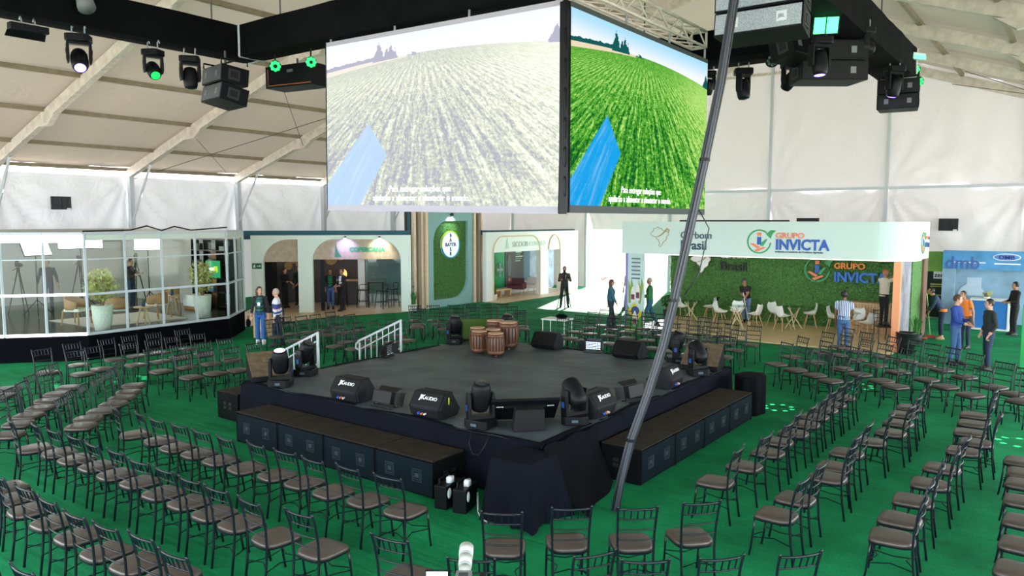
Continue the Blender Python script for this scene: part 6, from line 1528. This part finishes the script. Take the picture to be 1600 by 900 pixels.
def chair_meshes():
    D = {}
    rings = []
    def ring(z, k, dome=0.0):
        out = []
        for i in range(24):
            a = 2 * math.pi * i / 24; c, s_ = math.cos(a), math.sin(a)
            e = 0.55 if s_ < 0 else 0.36
            x = math.copysign(abs(c) ** e, c) * 0.205 * (1.0 if s_ > 0 else 1 - 0.10 * abs(s_)) * k
            y = math.copysign(abs(s_) ** e, s_) * 0.205 * k
            out.append((x, y + 0.005, z))
        return out
    m = MB().loft([ring(0.428, 0.95), ring(0.436, 1.0), ring(0.458, 1.0), ring(0.472, 0.90), ring(0.479, 0.62), ring(0.481, 0.2)])
    D['seat'] = m.mesh('seat', seat_m, True)
    D['seat_frame'] = MB().tube([(x * 0.97, y, 0.422) for x, y, z in ring(0, 1.0)] + [(ring(0, 1.0)[0][0] * 0.97, ring(0, 1.0)[0][1], 0.422)], 0.011, 5).mesh('seat_frame', frame_m)
    for nm, s_ in (('l', -1), ('r', 1)):
        D['rear_' + nm] = MB().tube([(0.172 * s_, -0.235, 0), (0.172 * s_, -0.205, 0.22), (0.175 * s_, -0.190, 0.43), (0.180 * s_, -0.200, 0.62), (0.187 * s_, -0.235, 0.80), (0.192 * s_, -0.270, 0.915), (0.193 * s_, -0.275, 0.93)], [0.013, 0.013, 0.013, 0.0125, 0.0125, 0.0125, 0.008], 6).mesh('leg', frame_m, True)
        D['front_' + nm] = MB().tube([(0.185 * s_, 0.235, 0), (0.186 * s_, 0.215, 0.12), (0.184 * s_, 0.195, 0.30), (0.178 * s_, 0.185, 0.43)], 0.012, 6).mesh('leg', frame_m, True)
    def bar(z, y0, bow, hw, r):
        return [(hw * f, y0 - bow * (1 - f * f), z) for f in (-1, -0.6, -0.2, 0.2, 0.6, 1)], r
    p, r = bar(0.895, -0.262, 0.028, 0.19, 0.0125); D['crest_rail'] = MB().tube(p, r, 6).mesh('crest_rail', frame_m, True)
    for i, (z, y0) in enumerate(((0.785, -0.231), (0.675, -0.212), (0.565, -0.196))):
        p, r = bar(z, y0, 0.022, 0.184, 0.0085); D['back_rail%d' % i] = MB().tube(p, r, 6).mesh('back_rail', frame_m, True)
    for i in range(5):
        f = (i - 2) / 2.9
        D['spindle%d' % i] = MB().tube([(0.186 * f, -0.231 - 0.022 * (1 - f * f), 0.785), (0.19 * f, -0.262 - 0.028 * (1 - f * f), 0.895)], 0.0075, 5).mesh('spindle', frame_m)
    D['stretch_l'] = MB().tube([(-0.172, -0.212, 0.20), (-0.10, 0.0, 0.215), (-0.185, 0.205, 0.21)], 0.006, 5).mesh('stretcher', frame_m)
    D['stretch_r'] = MB().tube([(0.172, -0.212, 0.20), (0.10, 0.0, 0.215), (0.185, 0.205, 0.21)], 0.006, 5).mesh('stretcher', frame_m)
    D['stretch_b'] = MB().tube([(-0.172, -0.208, 0.235), (0, -0.13, 0.235), (0.172, -0.208, 0.235)], 0.006, 5).mesh('stretcher', frame_m)
    D['stretch_f'] = MB().tube([(-0.185, 0.205, 0.235), (0, 0.13, 0.235), (0.185, 0.205, 0.235)], 0.006, 5).mesh('stretcher', frame_m)
    # far chairs: the back in one piece
    m = MB()
    p, r = bar(0.895, -0.262, 0.028, 0.19, 0.0125); m.tube(p, r, 5)
    for i, (z, y0) in enumerate(((0.785, -0.231), (0.675, -0.212), (0.565, -0.196))):
        p, r = bar(z, y0, 0.022, 0.184, 0.0085); m.tube(p, r, 4)
    for i in range(5):
        f = (i - 2) / 2.9; m.tube([(0.186 * f, -0.231 - 0.022 * (1 - f * f), 0.785), (0.19 * f, -0.262 - 0.028 * (1 - f * f), 0.895)], 0.0075, 4)
    D['backrest'] = m.mesh('backrest', frame_m)
    return D
CM = chair_meshes()
NEAR = [('seat', 'seat'), ('seat_frame', 'seat_frame'), ('rear_l', 'leg'), ('rear_r', 'leg'), ('front_l', 'leg'), ('front_r', 'leg'), ('crest_rail', 'crest_rail'), ('back_rail0', 'back_rail'), ('back_rail1', 'back_rail'), ('back_rail2', 'back_rail')] + [('spindle%d' % i, 'spindle') for i in range(5)] + [('stretch_l', 'stretcher'), ('stretch_r', 'stretcher'), ('stretch_b', 'stretcher'), ('stretch_f', 'stretcher')]
FAR = [('seat', 'seat'), ('rear_l', 'leg'), ('rear_r', 'leg'), ('front_l', 'leg'), ('front_r', 'leg'), ('backrest', 'backrest'), ('stretch_l', 'stretcher'), ('stretch_r', 'stretcher')]
PLACE = {'S': ('facing the left subwoofers', 'from the left'), 'D': ('at the studio corner', 'from the camera'), 'W': ('before the studio platform', 'from the left'), 'B': ('beyond the white handrails', 'from the left'),
         'C': ('beyond the wooden drums', 'from the left'), 'N': ('behind the back monitors', 'from the left'), 'M': ('before the orange pillar', 'from the left'), 'K': ('facing the draped box', 'from the left'), 'R': ('facing the right subwoofers', 'from the camera')}
def metal_chair(x, y, z, phi, near, label, group):
    t = thing('banquet_chair', label, 'chair', (x, y, z), R(phi - 90), group)
    for key, nm in (NEAR if near else FAR): data_obj(nm, CM[key], t)
    return t
for key, row in CHAIRS.items():
    pl, frm = PLACE[key[0]]
    for i, (x, y, phi, near) in enumerate(row):
        lab = 'black chair with brown seat, %s %s, %s row %s' % (ORD[i], frm, ORD[int(key[1]) - 1], pl)
        metal_chair(x, y, 0, phi, near, lab, 'black banquet chairs ' + pl)
metal_chair(2.92, 14.55, 0.052, -60, 0, 'black chair the reaching man with orange cap stands on', 'black banquet chairs in the hedge booth')
# ---------------------------------------------------------------- people
PEOPLE = []
def cloth(name, c, **k): return mat('cloth_' + name, c, 0.85, **k)
skin_a = mat('skin_light', '#c99a7e', 0.55); skin_b = mat('skin_tan', '#a8785a', 0.55); skin_c = mat('skin_brown', '#7a5238', 0.55)
shoe_d = mat('shoe_dark', '#1c1b1d', 0.5); shoe_t = mat('shoe_tan', '#a88a60', 0.6); shoe_w = mat('shoe_white', '#d8d8d4', 0.6)
def bands(name, cols, axis='Z', scale=1.0):
    """striped knit or shirt cloth: hard bands along one object axis"""
    m = bpy.data.materials.new(name); m.use_nodes = True; nt = m.node_tree; b = nt.nodes['Principled BSDF']; b.inputs['Roughness'].default_value = 0.85
    tc = nt.nodes.new('ShaderNodeTexCoord'); sp = nt.nodes.new('ShaderNodeSeparateXYZ'); nt.links.new(tc.outputs['Object'], sp.inputs[0])
    mr = nt.nodes.new('ShaderNodeMath'); mr.operation = 'MULTIPLY'; mr.inputs[1].default_value = scale
    nt.links.new(sp.outputs['XYZ'.index(axis)], mr.inputs[0])
    fr = nt.nodes.new('ShaderNodeMath'); fr.operation = 'FRACT'; nt.links.new(mr.outputs[0], fr.inputs[0])
    rp = nt.nodes.new('ShaderNodeValToRGB'); rp.color_ramp.interpolation = 'CONSTANT'
    els = rp.color_ramp.elements
    els[0].position = 0; els[0].color = C(cols[0][1])
    els[1].position = cols[1][0]; els[1].color = C(cols[1][1])
    for p, c in cols[2:]:
        e = els.new(p); e.color = C(c)
    nt.links.new(fr.outputs[0], rp.inputs['Fac']); nt.links.new(rp.outputs['Color'], b.inputs['Base Color'])
    return m

def person(label, loc, face, h, skin, top, trousers, shoes, hair, hairc, pose=None, sleeve='long', hem=0.97, inner=None, fem=False, hand_obj=None, group=None):
    P = dict(lh=(-0.27, 0.05, 0.80), rh=(0.27, 0.05, 0.80), lf=(-0.10, 0.0), rf=(0.10, 0.0), lean=0.0, yaw=0.0, nod=0.0, kl=0.03, kr=0.03, crouch=0.0)
    P.update(pose or {})
    t = thing('person', label, 'person', loc, R(face - 90), group)
    s = h / 1.75
    m = MB()
    hipz = 0.90 - P['crouch']
    RL = TR(0, 0, hipz) @ Matrix.Rotation(-P['lean'], 4, 'X') @ TR(0, 0, -0.90)
    def e_ring(z, w, d, y, n=16): return [tuple(RL @ Vector((w * math.cos(2 * math.pi * k / n), y + d * math.sin(2 * math.pi * k / n), z))) for k in range(n)]
    wq = 0.90 if fem else 1.0
    # trunk in two shells so that top and trousers keep their own cloth
    m.cur = 2
    m.loft([e_ring(0.82, 0.12, 0.10, 0), e_ring(0.86, 0.165, 0.118, -0.005), e_ring(0.94, 0.168, 0.118, -0.005), e_ring(1.02, 0.150, 0.105, 0)])
    m.cur = 1
    sh = 0.188 * wq
    m.loft([e_ring(hem - 0.01, 0.10, 0.08, 0), e_ring(hem, 0.172, 0.126, 0), e_ring(1.06, 0.155 * wq + 0.006, 0.115, 0.002), e_ring(1.18, 0.165 * wq, 0.118, 0.008), e_ring(1.30, 0.178 * wq, 0.128 + (0.012 if fem else 0), 0.012), e_ring(1.40, sh, 0.112, 0.0), e_ring(1.455, sh * 0.80, 0.085, -0.008), e_ring(1.49, 0.085, 0.066, -0.008)])
    if inner is not None:
        m.cur = 4
        m.loft([e_ring(0.99, 0.060, 0.05, 0.098), e_ring(1.10, 0.064, 0.05, 0.094), e_ring(1.20, 0.068, 0.05, 0.100), e_ring(1.30, 0.070, 0.05, 0.112), e_ring(1.38, 0.066, 0.05, 0.092), e_ring(1.46, 0.055, 0.04, 0.055)])
    m.cur = 0
    neck = RL @ Vector((0, -0.004, 1.46)); hd = RL @ Vector((0, 0.02, 1.635))
    m.tube([neck, neck * 0.4 + hd * 0.6], 0.055, 10)
    HM = TR(*hd) @ rotz(P['yaw']) @ Matrix.Rotation(-P['nod'], 4, 'X')
    m.ell((0, 0, 0.012), (0.074, 0.093, 0.108), 16, 12, HM); m.ell((0, 0.028, -0.055), (0.056, 0.062, 0.060), 12, 8, HM)
    m.ell((0, 0.097, -0.012), (0.014, 0.018, 0.024), 8, 6, HM); m.ell((0, 0.082, -0.062), (0.026, 0.014, 0.012), 8, 6, HM)
    for sx in (-1, 1): m.ell((sx * 0.077, -0.008, -0.005), (0.012, 0.022, 0.032), 8, 6, HM)
    # arms with elbows found from shoulder and hand
    for sx, key in ((-1, 'lh'), (1, 'rh')):
        S_ = RL @ Vector((sx * (sh - 0.005), -0.005, 1.405)); Hd = Vector(P[key])
        d = Hd - S_; L_ = d.length; u1, u2 = 0.29, 0.265
        if L_ > u1 + u2 - 0.005: Hd = S_ + d.normalized() * (u1 + u2 - 0.005); d = Hd - S_; L_ = d.length
        a = (u1 * u1 - u2 * u2 + L_ * L_) / (2 * L_); hh = math.sqrt(max(0, u1 * u1 - a * a))
        dn = d.normalized(); bend = Vector((sx * 0.55, -0.75, -0.45)); bend = (bend - dn * bend.dot(dn)).normalized()
        E_ = S_ + dn * a + bend * hh
        m.cur = 1
        if sleeve == 'long':
            m.ell(S_, (0.066, 0.066, 0.066), 10, 8); m.tube([S_, E_], [0.062, 0.050], 10); m.ell(E_, 0.050, 10, 6); m.tube([E_, E_.lerp(Hd, 0.93)], [0.049, 0.037], 10)
            m.cur = 0; m.tube([E_.lerp(Hd, 0.9), Hd], 0.027, 8)
        else:
            Mi = S_.lerp(E_, 0.62)
            m.ell(S_, (0.066, 0.066, 0.066), 10, 8); m.tube([S_, Mi], [0.062, 0.058], 10)
            m.cur = 0; m.tube([S_.lerp(E_, 0.55), E_], [0.045, 0.040], 10); m.ell(E_, 0.040, 10, 6); m.tube([E_, Hd], [0.039, 0.027], 10)
        # hand: palm, four fingers, thumb on the side
        f = (Hd - E_).normalized(); side = f.cross(Vector((0, 0, 1)));
        side = side.normalized() if side.length > 0.1 else Vector((1, 0, 0))
        up = side.cross(f)
        MM = Matrix((side, f, up)).transposed().to_4x4()
        MM.translation = Hd
        m.cur = 0
        m.ell((0, 0.045, 0), (0.038, 0.050, 0.019), 10, 6, MM)
        for i, ln in enumerate((0.060, 0.070, 0.066, 0.052)):
            x0 = (i - 1.5) * 0.0195
            m.tube([(x0, 0.075, 0), (x0 * 1.1, 0.085 + ln * 0.5, -0.008), (x0 * 1.12, 0.080 + ln, -0.030)], [0.0105, 0.010, 0.009], 6, MM)
        m.tube([(-sx * 0.030, 0.025, 0), (-sx * 0.052, 0.055, -0.008), (-sx * 0.050, 0.085, -0.014)], [0.0125, 0.011, 0.010], 6, MM)
    # legs
    for sx, fk, kk in ((-1, 'lf', 'kl'), (1, 'rf', 'kr')):
        Hp = Vector((sx * 0.088, 0.0, hipz - 0.03)); fx, fy = P[fk][:2]; fz = P[fk][2] if len(P[fk]) > 2 else 0.0
        An = Vector((fx, fy, 0.085 + fz)); Kn = Hp.lerp(An, 0.49) + Vector((0, P[kk] + 0.6 * P['crouch'], 0))
        m.cur = 2
        fl = 1.25 if fem else 1.0
        m.ell(Hp, (0.088, 0.095, 0.08), 10, 6); m.tube([Hp, Kn], [0.088, 0.063], 12); m.ell(Kn, 0.062, 10, 6); m.tube([Kn, Kn.lerp(An, 0.35), An - Vector((0, 0, 0.035))], [0.062, 0.060 * fl, 0.052 * fl], 12)
        m.cur = 3
        m.loft([[(fx + sx * 0.01 + w * math.cos(a_), fy + 0.045 + l_ * math.sin(a_), z_ + fz) for a_ in [2 * math.pi * k / 14 for k in range(14)]] for z_, w, l_ in ((0.0, 0.046, 0.132), (0.03, 0.050, 0.138), (0.065, 0.045, 0.11), (0.10, 0.034, 0.055))])
    src_v, src_f, src_m = m.v, m.f, m.mi
    me = m.mesh('body_src', [skin])
    so = bpy.data.objects.new('body_src', me); COL.objects.link(so)
    r = so.modifiers.new('r', 'REMESH'); r.mode = 'VOXEL'; r.voxel_size = 0.0125; r.use_smooth_shade = True
    sm = so.modifiers.new('s', 'SMOOTH'); sm.iterations = 2; sm.factor = 0.5
    PEOPLE.append((t, so, m, [skin, top, trousers, shoes, inner or top], s))
    # hair and face as small parts on the head
    hm = MB(); HS = Matrix.Scale(s, 4) @ HM
    def shell(c, r_, cut):
        hm.ell(c, r_, 18, 12)
        v = hm.v
        for i, (x, y, z) in enumerate(v):
            if y > cut[0] and z < cut[1]: v[i] = (x * 0.72, min(y, 0.055), max(z, -0.02))
            elif z < cut[2]: v[i] = (x * 0.80, y * 0.80, max(z, cut[2] - 0.02))
    if hair in ('short', 'long', 'bun', 'curly'):
        g_ = 1.10 if hair == 'curly' else 1.0
        shell((0, -0.010, 0.025), (0.084 * g_, 0.102 * g_, 0.108 * g_), (0.035, 0.062, -0.045))
        if hair == 'long':
            hm.loft([[(w * math.cos(a_), -0.055 + d_ * math.sin(a_), z_) for a_ in [2 * math.pi * k / 14 for k in range(14)]] for z_, w, d_ in ((0.05, 0.085, 0.060), (-0.05, 0.098, 0.062), (-0.15, 0.098, 0.058), (-0.25, 0.080, 0.045), (-0.30, 0.05, 0.03))])
        if hair == 'bun': hm.ell((0, -0.09, 0.10), 0.05, 12, 8)
        hm.v = [tuple(HS @ Vector(p)) for p in hm.v]; hm.build('hair', hairc, t, smooth=True)
    elif hair == 'cap':
        shell((0, -0.004, 0.030), (0.088, 0.106, 0.100), (0.2, 0.0, 0.035)); hm.loft([[(0.075 * math.cos(a_), 0.10 + 0.07 * math.sin(a_), z_) for a_ in [2 * math.pi * k / 12 for k in range(12)]] for z_ in (0.040, 0.050)])
        hm.v = [tuple(HS @ Vector(p)) for p in hm.v]; hm.build('cap', hairc, t, smooth=True)
    for sx in (-1, 1): MB().ell((sx * 0.032, 0.082, 0.012), (0.012, 0.008, 0.007), 8, 6, HS).build('eye', black_r, t, smooth=True)
    MB().ell((0, 0.094, -0.060), (0.022, 0.006, 0.005), 8, 6, HS).build('mouth', mat('lips', '#8a5048', 0.6), t, smooth=True)
    return t, s

denim = cloth('denim', '#3c5f8c', var=0.15); denim_d = cloth('dark_denim', '#24334d', var=0.15); navy_t = cloth('navy', '#1e2a44'); black_t = cloth('black', '#1b1c20'); blue_tr = cloth('blue_trousers', '#2a62a8', var=0.1)
hair_br = mat('hair_brown', '#4a3124', 0.6); hair_bk = mat('hair_black', '#1a1614', 0.55); hair_gr = mat('hair_grey', '#a89c8e', 0.6); hair_pu = mat('hair_purple', '#4a2f6a', 0.6)
green_tee = cloth('green_tee', '#1f7a4c')
t, s = person('woman in a black jacket and bright blue trousers holding a dark bag', (-11.78, 3.36, 0), -48, 1.70, skin_a, cloth('black_jacket', '#1f2024'), blue_tr, shoe_w, 'long', hair_br, dict(yaw=0.7, lf=(-0.09, 0.02), rf=(0.09, -0.02), lh=(-0.26, 0.02, 0.80), rh=(0.25, 0.10, 0.86)), inner=cloth('teal_tee', '#2f6a64'), fem=True, hem=0.92)
MB().cb(0.0, 0.155, 1.20, 0.075, 0.008, 0.10).build('badge_card', print_w, t)
bag = thing('handbag', 'dark handbag carried by the woman in blue trousers', 'bag', (-11.98, 3.08, 0.52), R(-40))
MB().ell((0, 0, 0.12), (0.15, 0.07, 0.13), 14, 8).build('pouch', black_c, bag, smooth=True); MB().tube([(-0.1, 0, 0.22), (-0.05, 0, 0.33), (0.05, 0, 0.33), (0.1, 0, 0.22)], 0.008, 5).build('strap', black_m, bag)
sweater = bands('striped_sweater', [(0, '#d8d8da'), (0.62, '#3c5490'), (0.66, '#d8d8da'), (0.70, '#b86070'), (0.715, '#2f3f78'), (0.80, '#d8d8da')], 'Z', 0.55 / 0.86)
person('older man in a white sweater with navy chest stripe', (-11.0, 3.37, 0), -130, 1.68, skin_a, sweater, navy_t, shoe_d, 'short', hair_gr, dict(yaw=-0.3, lf=(-0.10, 0.10), rf=(0.10, -0.15), lh=(-0.25, 0.08, 0.85), rh=(0.25, -0.12, 0.86)), hem=0.92)
person('man in a dark blazer and white shirt checking a phone in the arched booth', (*cop_pt(3.52, 0.45)[:2], 0.022), -95, 1.70, skin_b, cloth('blazer', '#17181c'), black_t, shoe_d, 'short', hair_bk, dict(lh=(-0.10, 0.28, 1.05), rh=(0.08, 0.28, 1.06), lf=(-0.1, 0.16), rf=(0.1, -0.16), nod=-0.2), inner=cloth('white_shirt', '#e2e4e6'))
person('bearded man in a green T-shirt under an open dark jacket', (*cop_pt(2.98, 1.05)[:2], 0.022), -45, 1.66, skin_b, cloth('dark_open_jacket', '#202226'), denim, shoe_d, 'short', hair_bk, dict(lh=(-0.24, 0.04, 0.82), rh=(0.22, 0.12, 0.90)), inner=green_tee)
person('man in a green T-shirt and grey trousers inside the first arch', (*cop_pt(1.72, 1.9)[:2], 0.022), -100, 1.62, skin_b, green_tee, cloth('grey_trousers', '#6a6e76'), shoe_d, 'short', hair_bk, dict(lh=(-0.08, 0.26, 1.02), rh=(0.12, 0.24, 1.0)), sleeve='short')
person('woman in black with one arm raised inside the first arch', (*cop_pt(1.05, 1.7)[:2], 0.022), 10, 1.66, skin_a, black_t, black_t, shoe_d, 'long', hair_br, dict(rh=(0.16, 0.36, 1.18), lh=(-0.1, 0.3, 1.1)), fem=True)
person('dark-haired woman in dark teal standing deepest in the first arch', (*cop_pt(1.45, 2.8)[:2], 0.022), -60, 1.68, skin_a, cloth('dark_teal', '#1c4046'), black_t, shoe_d, 'long', hair_bk, dict(lh=(-0.2, 0.15, 0.95)), fem=True)
person('man in a dark jacket standing inside the glass studio', (-19.8, 0.85, zp), -32, 1.70, skin_b, cloth('charcoal', '#23262c'), denim_d, shoe_d, 'short', hair_bk, dict(lh=(-0.32, 0.04, 0.84), rh=(0.32, 0.04, 0.84), nod=0.0), hem=0.93)
person('camera operator in dark brown behind the studio tripod', (-18.1, 2.75, zp), 30, 1.70, skin_b, cloth('dark_brown', '#2c2624'), denim_d, shoe_d, 'short', hair_bk, dict(lh=(-0.12, 0.35, 1.25), rh=(0.12, 0.33, 1.2)))
person('backlit cameraman standing with a tripod camera near the doorway', (-9.75, 16.75, 0), -52, 1.72, skin_b, cloth('maroon_shirt', '#4a3436'), black_t, shoe_d, 'short', hair_bk, dict(lh=(-0.12, 0.34, 1.22), rh=(0.12, 0.34, 1.22), lf=(-0.16, 0), rf=(0.16, 0)))
tripod_cam((-9.40, 16.2, 0), R(38), 'video camera on tripod before the bright doorway', 1.5)
person('woman in a teal top with wide dark trousers walking past the panel', (-5.11, 12.45, 0), 40, 1.66, skin_a, cloth('teal_top', '#2c6070'), cloth('dark_flare', '#222c3c'), shoe_d, 'long', hair_br, dict(lf=(-0.08, 0.12), rf=(0.08, -0.12), rh=(0.27, 0.16, 0.86), lh=(-0.27, -0.05, 0.84)), fem=True)
person('man in a green jacket striding before the printed panel', (-3.95, 13.0, 0.052), -150, 1.68, skin_b, cloth('green_jacket', '#2f7240'), cloth('teal_jeans', '#275a74'), shoe_d, 'short', hair_gr, dict(lf=(-0.1, 0.26), rf=(0.1, -0.32, 0.04), kl=0.05, kr=0.08, lh=(-0.1, 0.27, 1.08), rh=(0.1, 0.27, 1.1)))
person('person in an orange shirt walking outside behind the printed panel', (-7.15, 17.6, 0), 150, 1.70, skin_b, cloth('coral', '#e08868'), denim_d, shoe_d, 'short', hair_br, dict(lf=(-0.1, 0.2), rf=(0.1, -0.2)), sleeve='short')
t, s = person('woman with purple hair and black T-shirt sweeping the booth floor', (-1.75, 16.1, 0.052), -90, 1.62, skin_b, black_t, cloth('faded_jeans', '#6f89ae', var=0.2), shoe_d, 'bun', hair_pu, dict(lean=0.42, yaw=0.5, lh=(0.02, 0.42, 0.80), rh=(-0.02, 0.30, 1.05), lf=(-0.12, 0.1), rf=(0.12, -0.1)), sleeve='short', fem=True)
br = thing('broom', 'straw broom held by the woman with purple hair', 'broom', (-1.45, 15.35, 0.052))
MB().tube([(-0.32, 0.42, 1.10), (0.08, -0.12, 0.22)], 0.013, 6).build('handle', mat('white_handle', '#d8dcdc', 0.5), br); MB().prism([(-0.05, -0.03), (0.05, -0.03), (0.05, 0.03), (-0.05, 0.03)], 0, 0.2, TR(0.14, -0.2, 0.0)).build('head', wood_lt, br)
shirt_s = bands('striped_shirt', [(0, '#d5dde6'), (0.5, '#2a4f86')], 'X', 22)
person('man in a blue and white striped shirt seen from behind', (2.37, 12.15, 0), 95, 1.70, skin_c, shirt_s, denim, shoe_d, 'curly', hair_bk, dict(rh=(0.18, 0.30, 1.0), lh=(-0.22, 0.12, 0.86), nod=0.15), sleeve='short', hem=0.90)
t, s = person('man in an orange cap reaching up from a chair', (2.92, 14.55, 0.535), 55, 1.66, skin_b, cloth('beige_tee', '#d6cbb6'), black_t, shoe_d, 'cap', mat('orange_cap', '#c07038', 0.7), dict(rh=(0.24, 0.34, 1.62), lh=(-0.05, 0.42, 1.55), nod=0.25, lf=(-0.09, 0.0), rf=(0.09, 0.02)), sleeve='short', hem=0.93)
t, s = person('person in a navy hoodie bending over a mop', (4.22, 16.45, 0), -165, 1.66, skin_b, cloth('navy_hoodie', '#2a3c58'), navy_t, shoe_t, 'short', hair_bk, dict(lean=0.48, nod=-0.4, lh=(-0.02, 0.42, 0.82), rh=(0.06, 0.36, 0.98)))
MB().lathe([(0.165, 0.0), (0.175, 0.03), (0.170, 0.09)], 16, TR(0, 0.0, 0.86) @ Matrix.Diagonal((1.05, 0.78, 1, 1)), caps=False).build('orange_hem', cloth('orange', '#e07a30'), t, smooth=True)
mop = thing('mop', 'thin dark mop pole beside the person in navy hoodie', 'mop', (3.80, 16.12, 0)); MB().tube([(0.02, -0.1, 0.05), (0.06, 0.22, 1.05)], 0.011, 6).build('handle', black_m, mop); MB().ell((0, -0.12, 0.04), (0.12, 0.08, 0.04), 12, 6).build('head', MATS['red_plastic'], mop, smooth=True)
person('man in a royal blue shirt and jeans talking with clasped hands', (5.10, 11.88, 0), -15, 1.78, skin_a, cloth('royal_blue', '#22408c'), denim, shoe_d, 'short', hair_br, dict(lh=(-0.04, 0.30, 1.05), rh=(0.08, 0.30, 1.04), yaw=0.4, lf=(-0.11, 0.04), rf=(0.11, -0.05)))
person('bearded man in a dark jacket with hands in pockets', (5.84, 11.56, 0), -150, 1.74, skin_a, cloth('dark_green_jacket', '#20282a'), denim_d, shoe_d, 'short', hair_bk, dict(lh=(-0.20, 0.09, 0.90), rh=(0.20, 0.09, 0.90), yaw=-0.2, lf=(-0.12, 0.03), rf=(0.12, -0.06)), hem=0.90)
person('person in an orange shirt stooping behind the blue-shirted man', (5.02, 14.9, 0), -120, 1.68, skin_b, cloth('orange', '#e07a30'), navy_t, shoe_d, 'short', hair_bk, dict(lean=0.25, nod=-0.3), sleeve='short')
t, s = person('man in black with headphones standing at the blue booth', (5.95, 18.7, 0), -150, 1.70, skin_b, black_t, black_t, shoe_d, 'short', hair_bk, dict(lh=(-0.1, 0.28, 1.08), rh=(0.1, 0.28, 1.1)))
MB().tube([(-0.088, 0.01, 1.57), (-0.08, 0.01, 1.68), (0, 0.01, 1.715), (0.08, 0.01, 1.68), (0.088, 0.01, 1.57)], 0.014, 6).build('headphones', black_m, t, smooth=True)

bpy.context.view_layer.update()
dg = bpy.context.evaluated_depsgraph_get()
for t, so, m, mats, s in PEOPLE:
    me = bpy.data.meshes.new_from_object(so.evaluated_get(dg)); me.name = 'body'
    kd = kdtree.KDTree(len(m.f))
    V = np.array(m.v)
    for i, f in enumerate(m.f): kd.insert(V[list(f)].mean(0), i)
    kd.balance()
    n = len(me.polygons); ct = np.empty(n * 3); me.polygons.foreach_get('center', ct); ct = ct.reshape(-1, 3)
    idx = [m.mi[kd.find(c)[1]] for c in ct]
    me.materials.clear()
    for q in mats: me.materials.append(q)
    me.polygons.foreach_set('material_index', idx); me.polygons.foreach_set('use_smooth', [True] * n)
    me.transform(Matrix.Scale(s, 4)); me.update()
    o = bpy.data.objects.new('body', me); place(o, t)
    src = so.data; bpy.data.objects.remove(so); bpy.data.meshes.remove(src)

# ---------------------------------------------------------------- filming camera low in the foreground
t = thing('cinema_camera', 'grey cinema camera with a white lens at the bottom of the view', 'camera', (3.99, -5.95, 0), R(36.7))
for k in range(3):
    a = k * 2.094 + 0.5; MB().tube([(0.03 * math.cos(a), 0.03 * math.sin(a), 0.80), (0.38 * math.cos(a), 0.38 * math.sin(a), 0.0)], [0.024, 0.014], 6).build('tripod_leg', black_m, t)
MB().cyl((0, 0, 0.78), (0, 0, 0.90), 0.05, n=12).build('tripod_head', black_m, t)
MB().cb(0, -0.02, 0.975, 0.12, 0.16, 0.15).build('camera_body', mat('grey_metal', '#8f9796', 0.45, 0.4), t, bevel=0.01)
MB().cb(0, -0.05, 1.055, 0.07, 0.05, 0.03).build('top_plate', mat('camera_dark', '#30353a', 0.5), t)
lensw = mat('white_lens', '#b4b6b0', 0.5)
for z0, z1, r0, mm in ((0.06, 0.14, 0.046, lensw), (0.14, 0.155, 0.050, mat('lens_grey', '#9aa4a8', 0.4)), (0.155, 0.25, 0.052, lensw), (0.25, 0.265, 0.054, MATS['lens_grey']), (0.265, 0.36, 0.056, lensw)):
    MB().cyl((0, z0, 0.99 + z0 * 0.28), (0, z1, 0.99 + z1 * 0.28), r0, r0, 18).build('lens_ring', mm, t, smooth=True)
MB().cb(0.14, 0.0, 1.02, 0.05, 0.07, 0.06).build('grip', black_p, t, bevel=0.01); MB().tube([(0.06, 0, 0.98), (0.14, 0, 1.0)], 0.012, 6).build('arm', black_m, t)
mon = MB().cb(-0.19, -0.06, 1.05, 0.17, 0.02, 0.11).build('monitor', black_p, t, bevel=0.005); MB().cb(-0.19, -0.071, 1.05, 0.155, 0.002, 0.095).build('monitor_screen', mat('monitor_picture', '#e8e6ee', 0.4, emit='#e6e2ee', estr=0.6), mon); MB().tube([(-0.06, -0.02, 0.97), (-0.15, -0.05, 0.97)], 0.01, 6).build('arm', black_m, t)
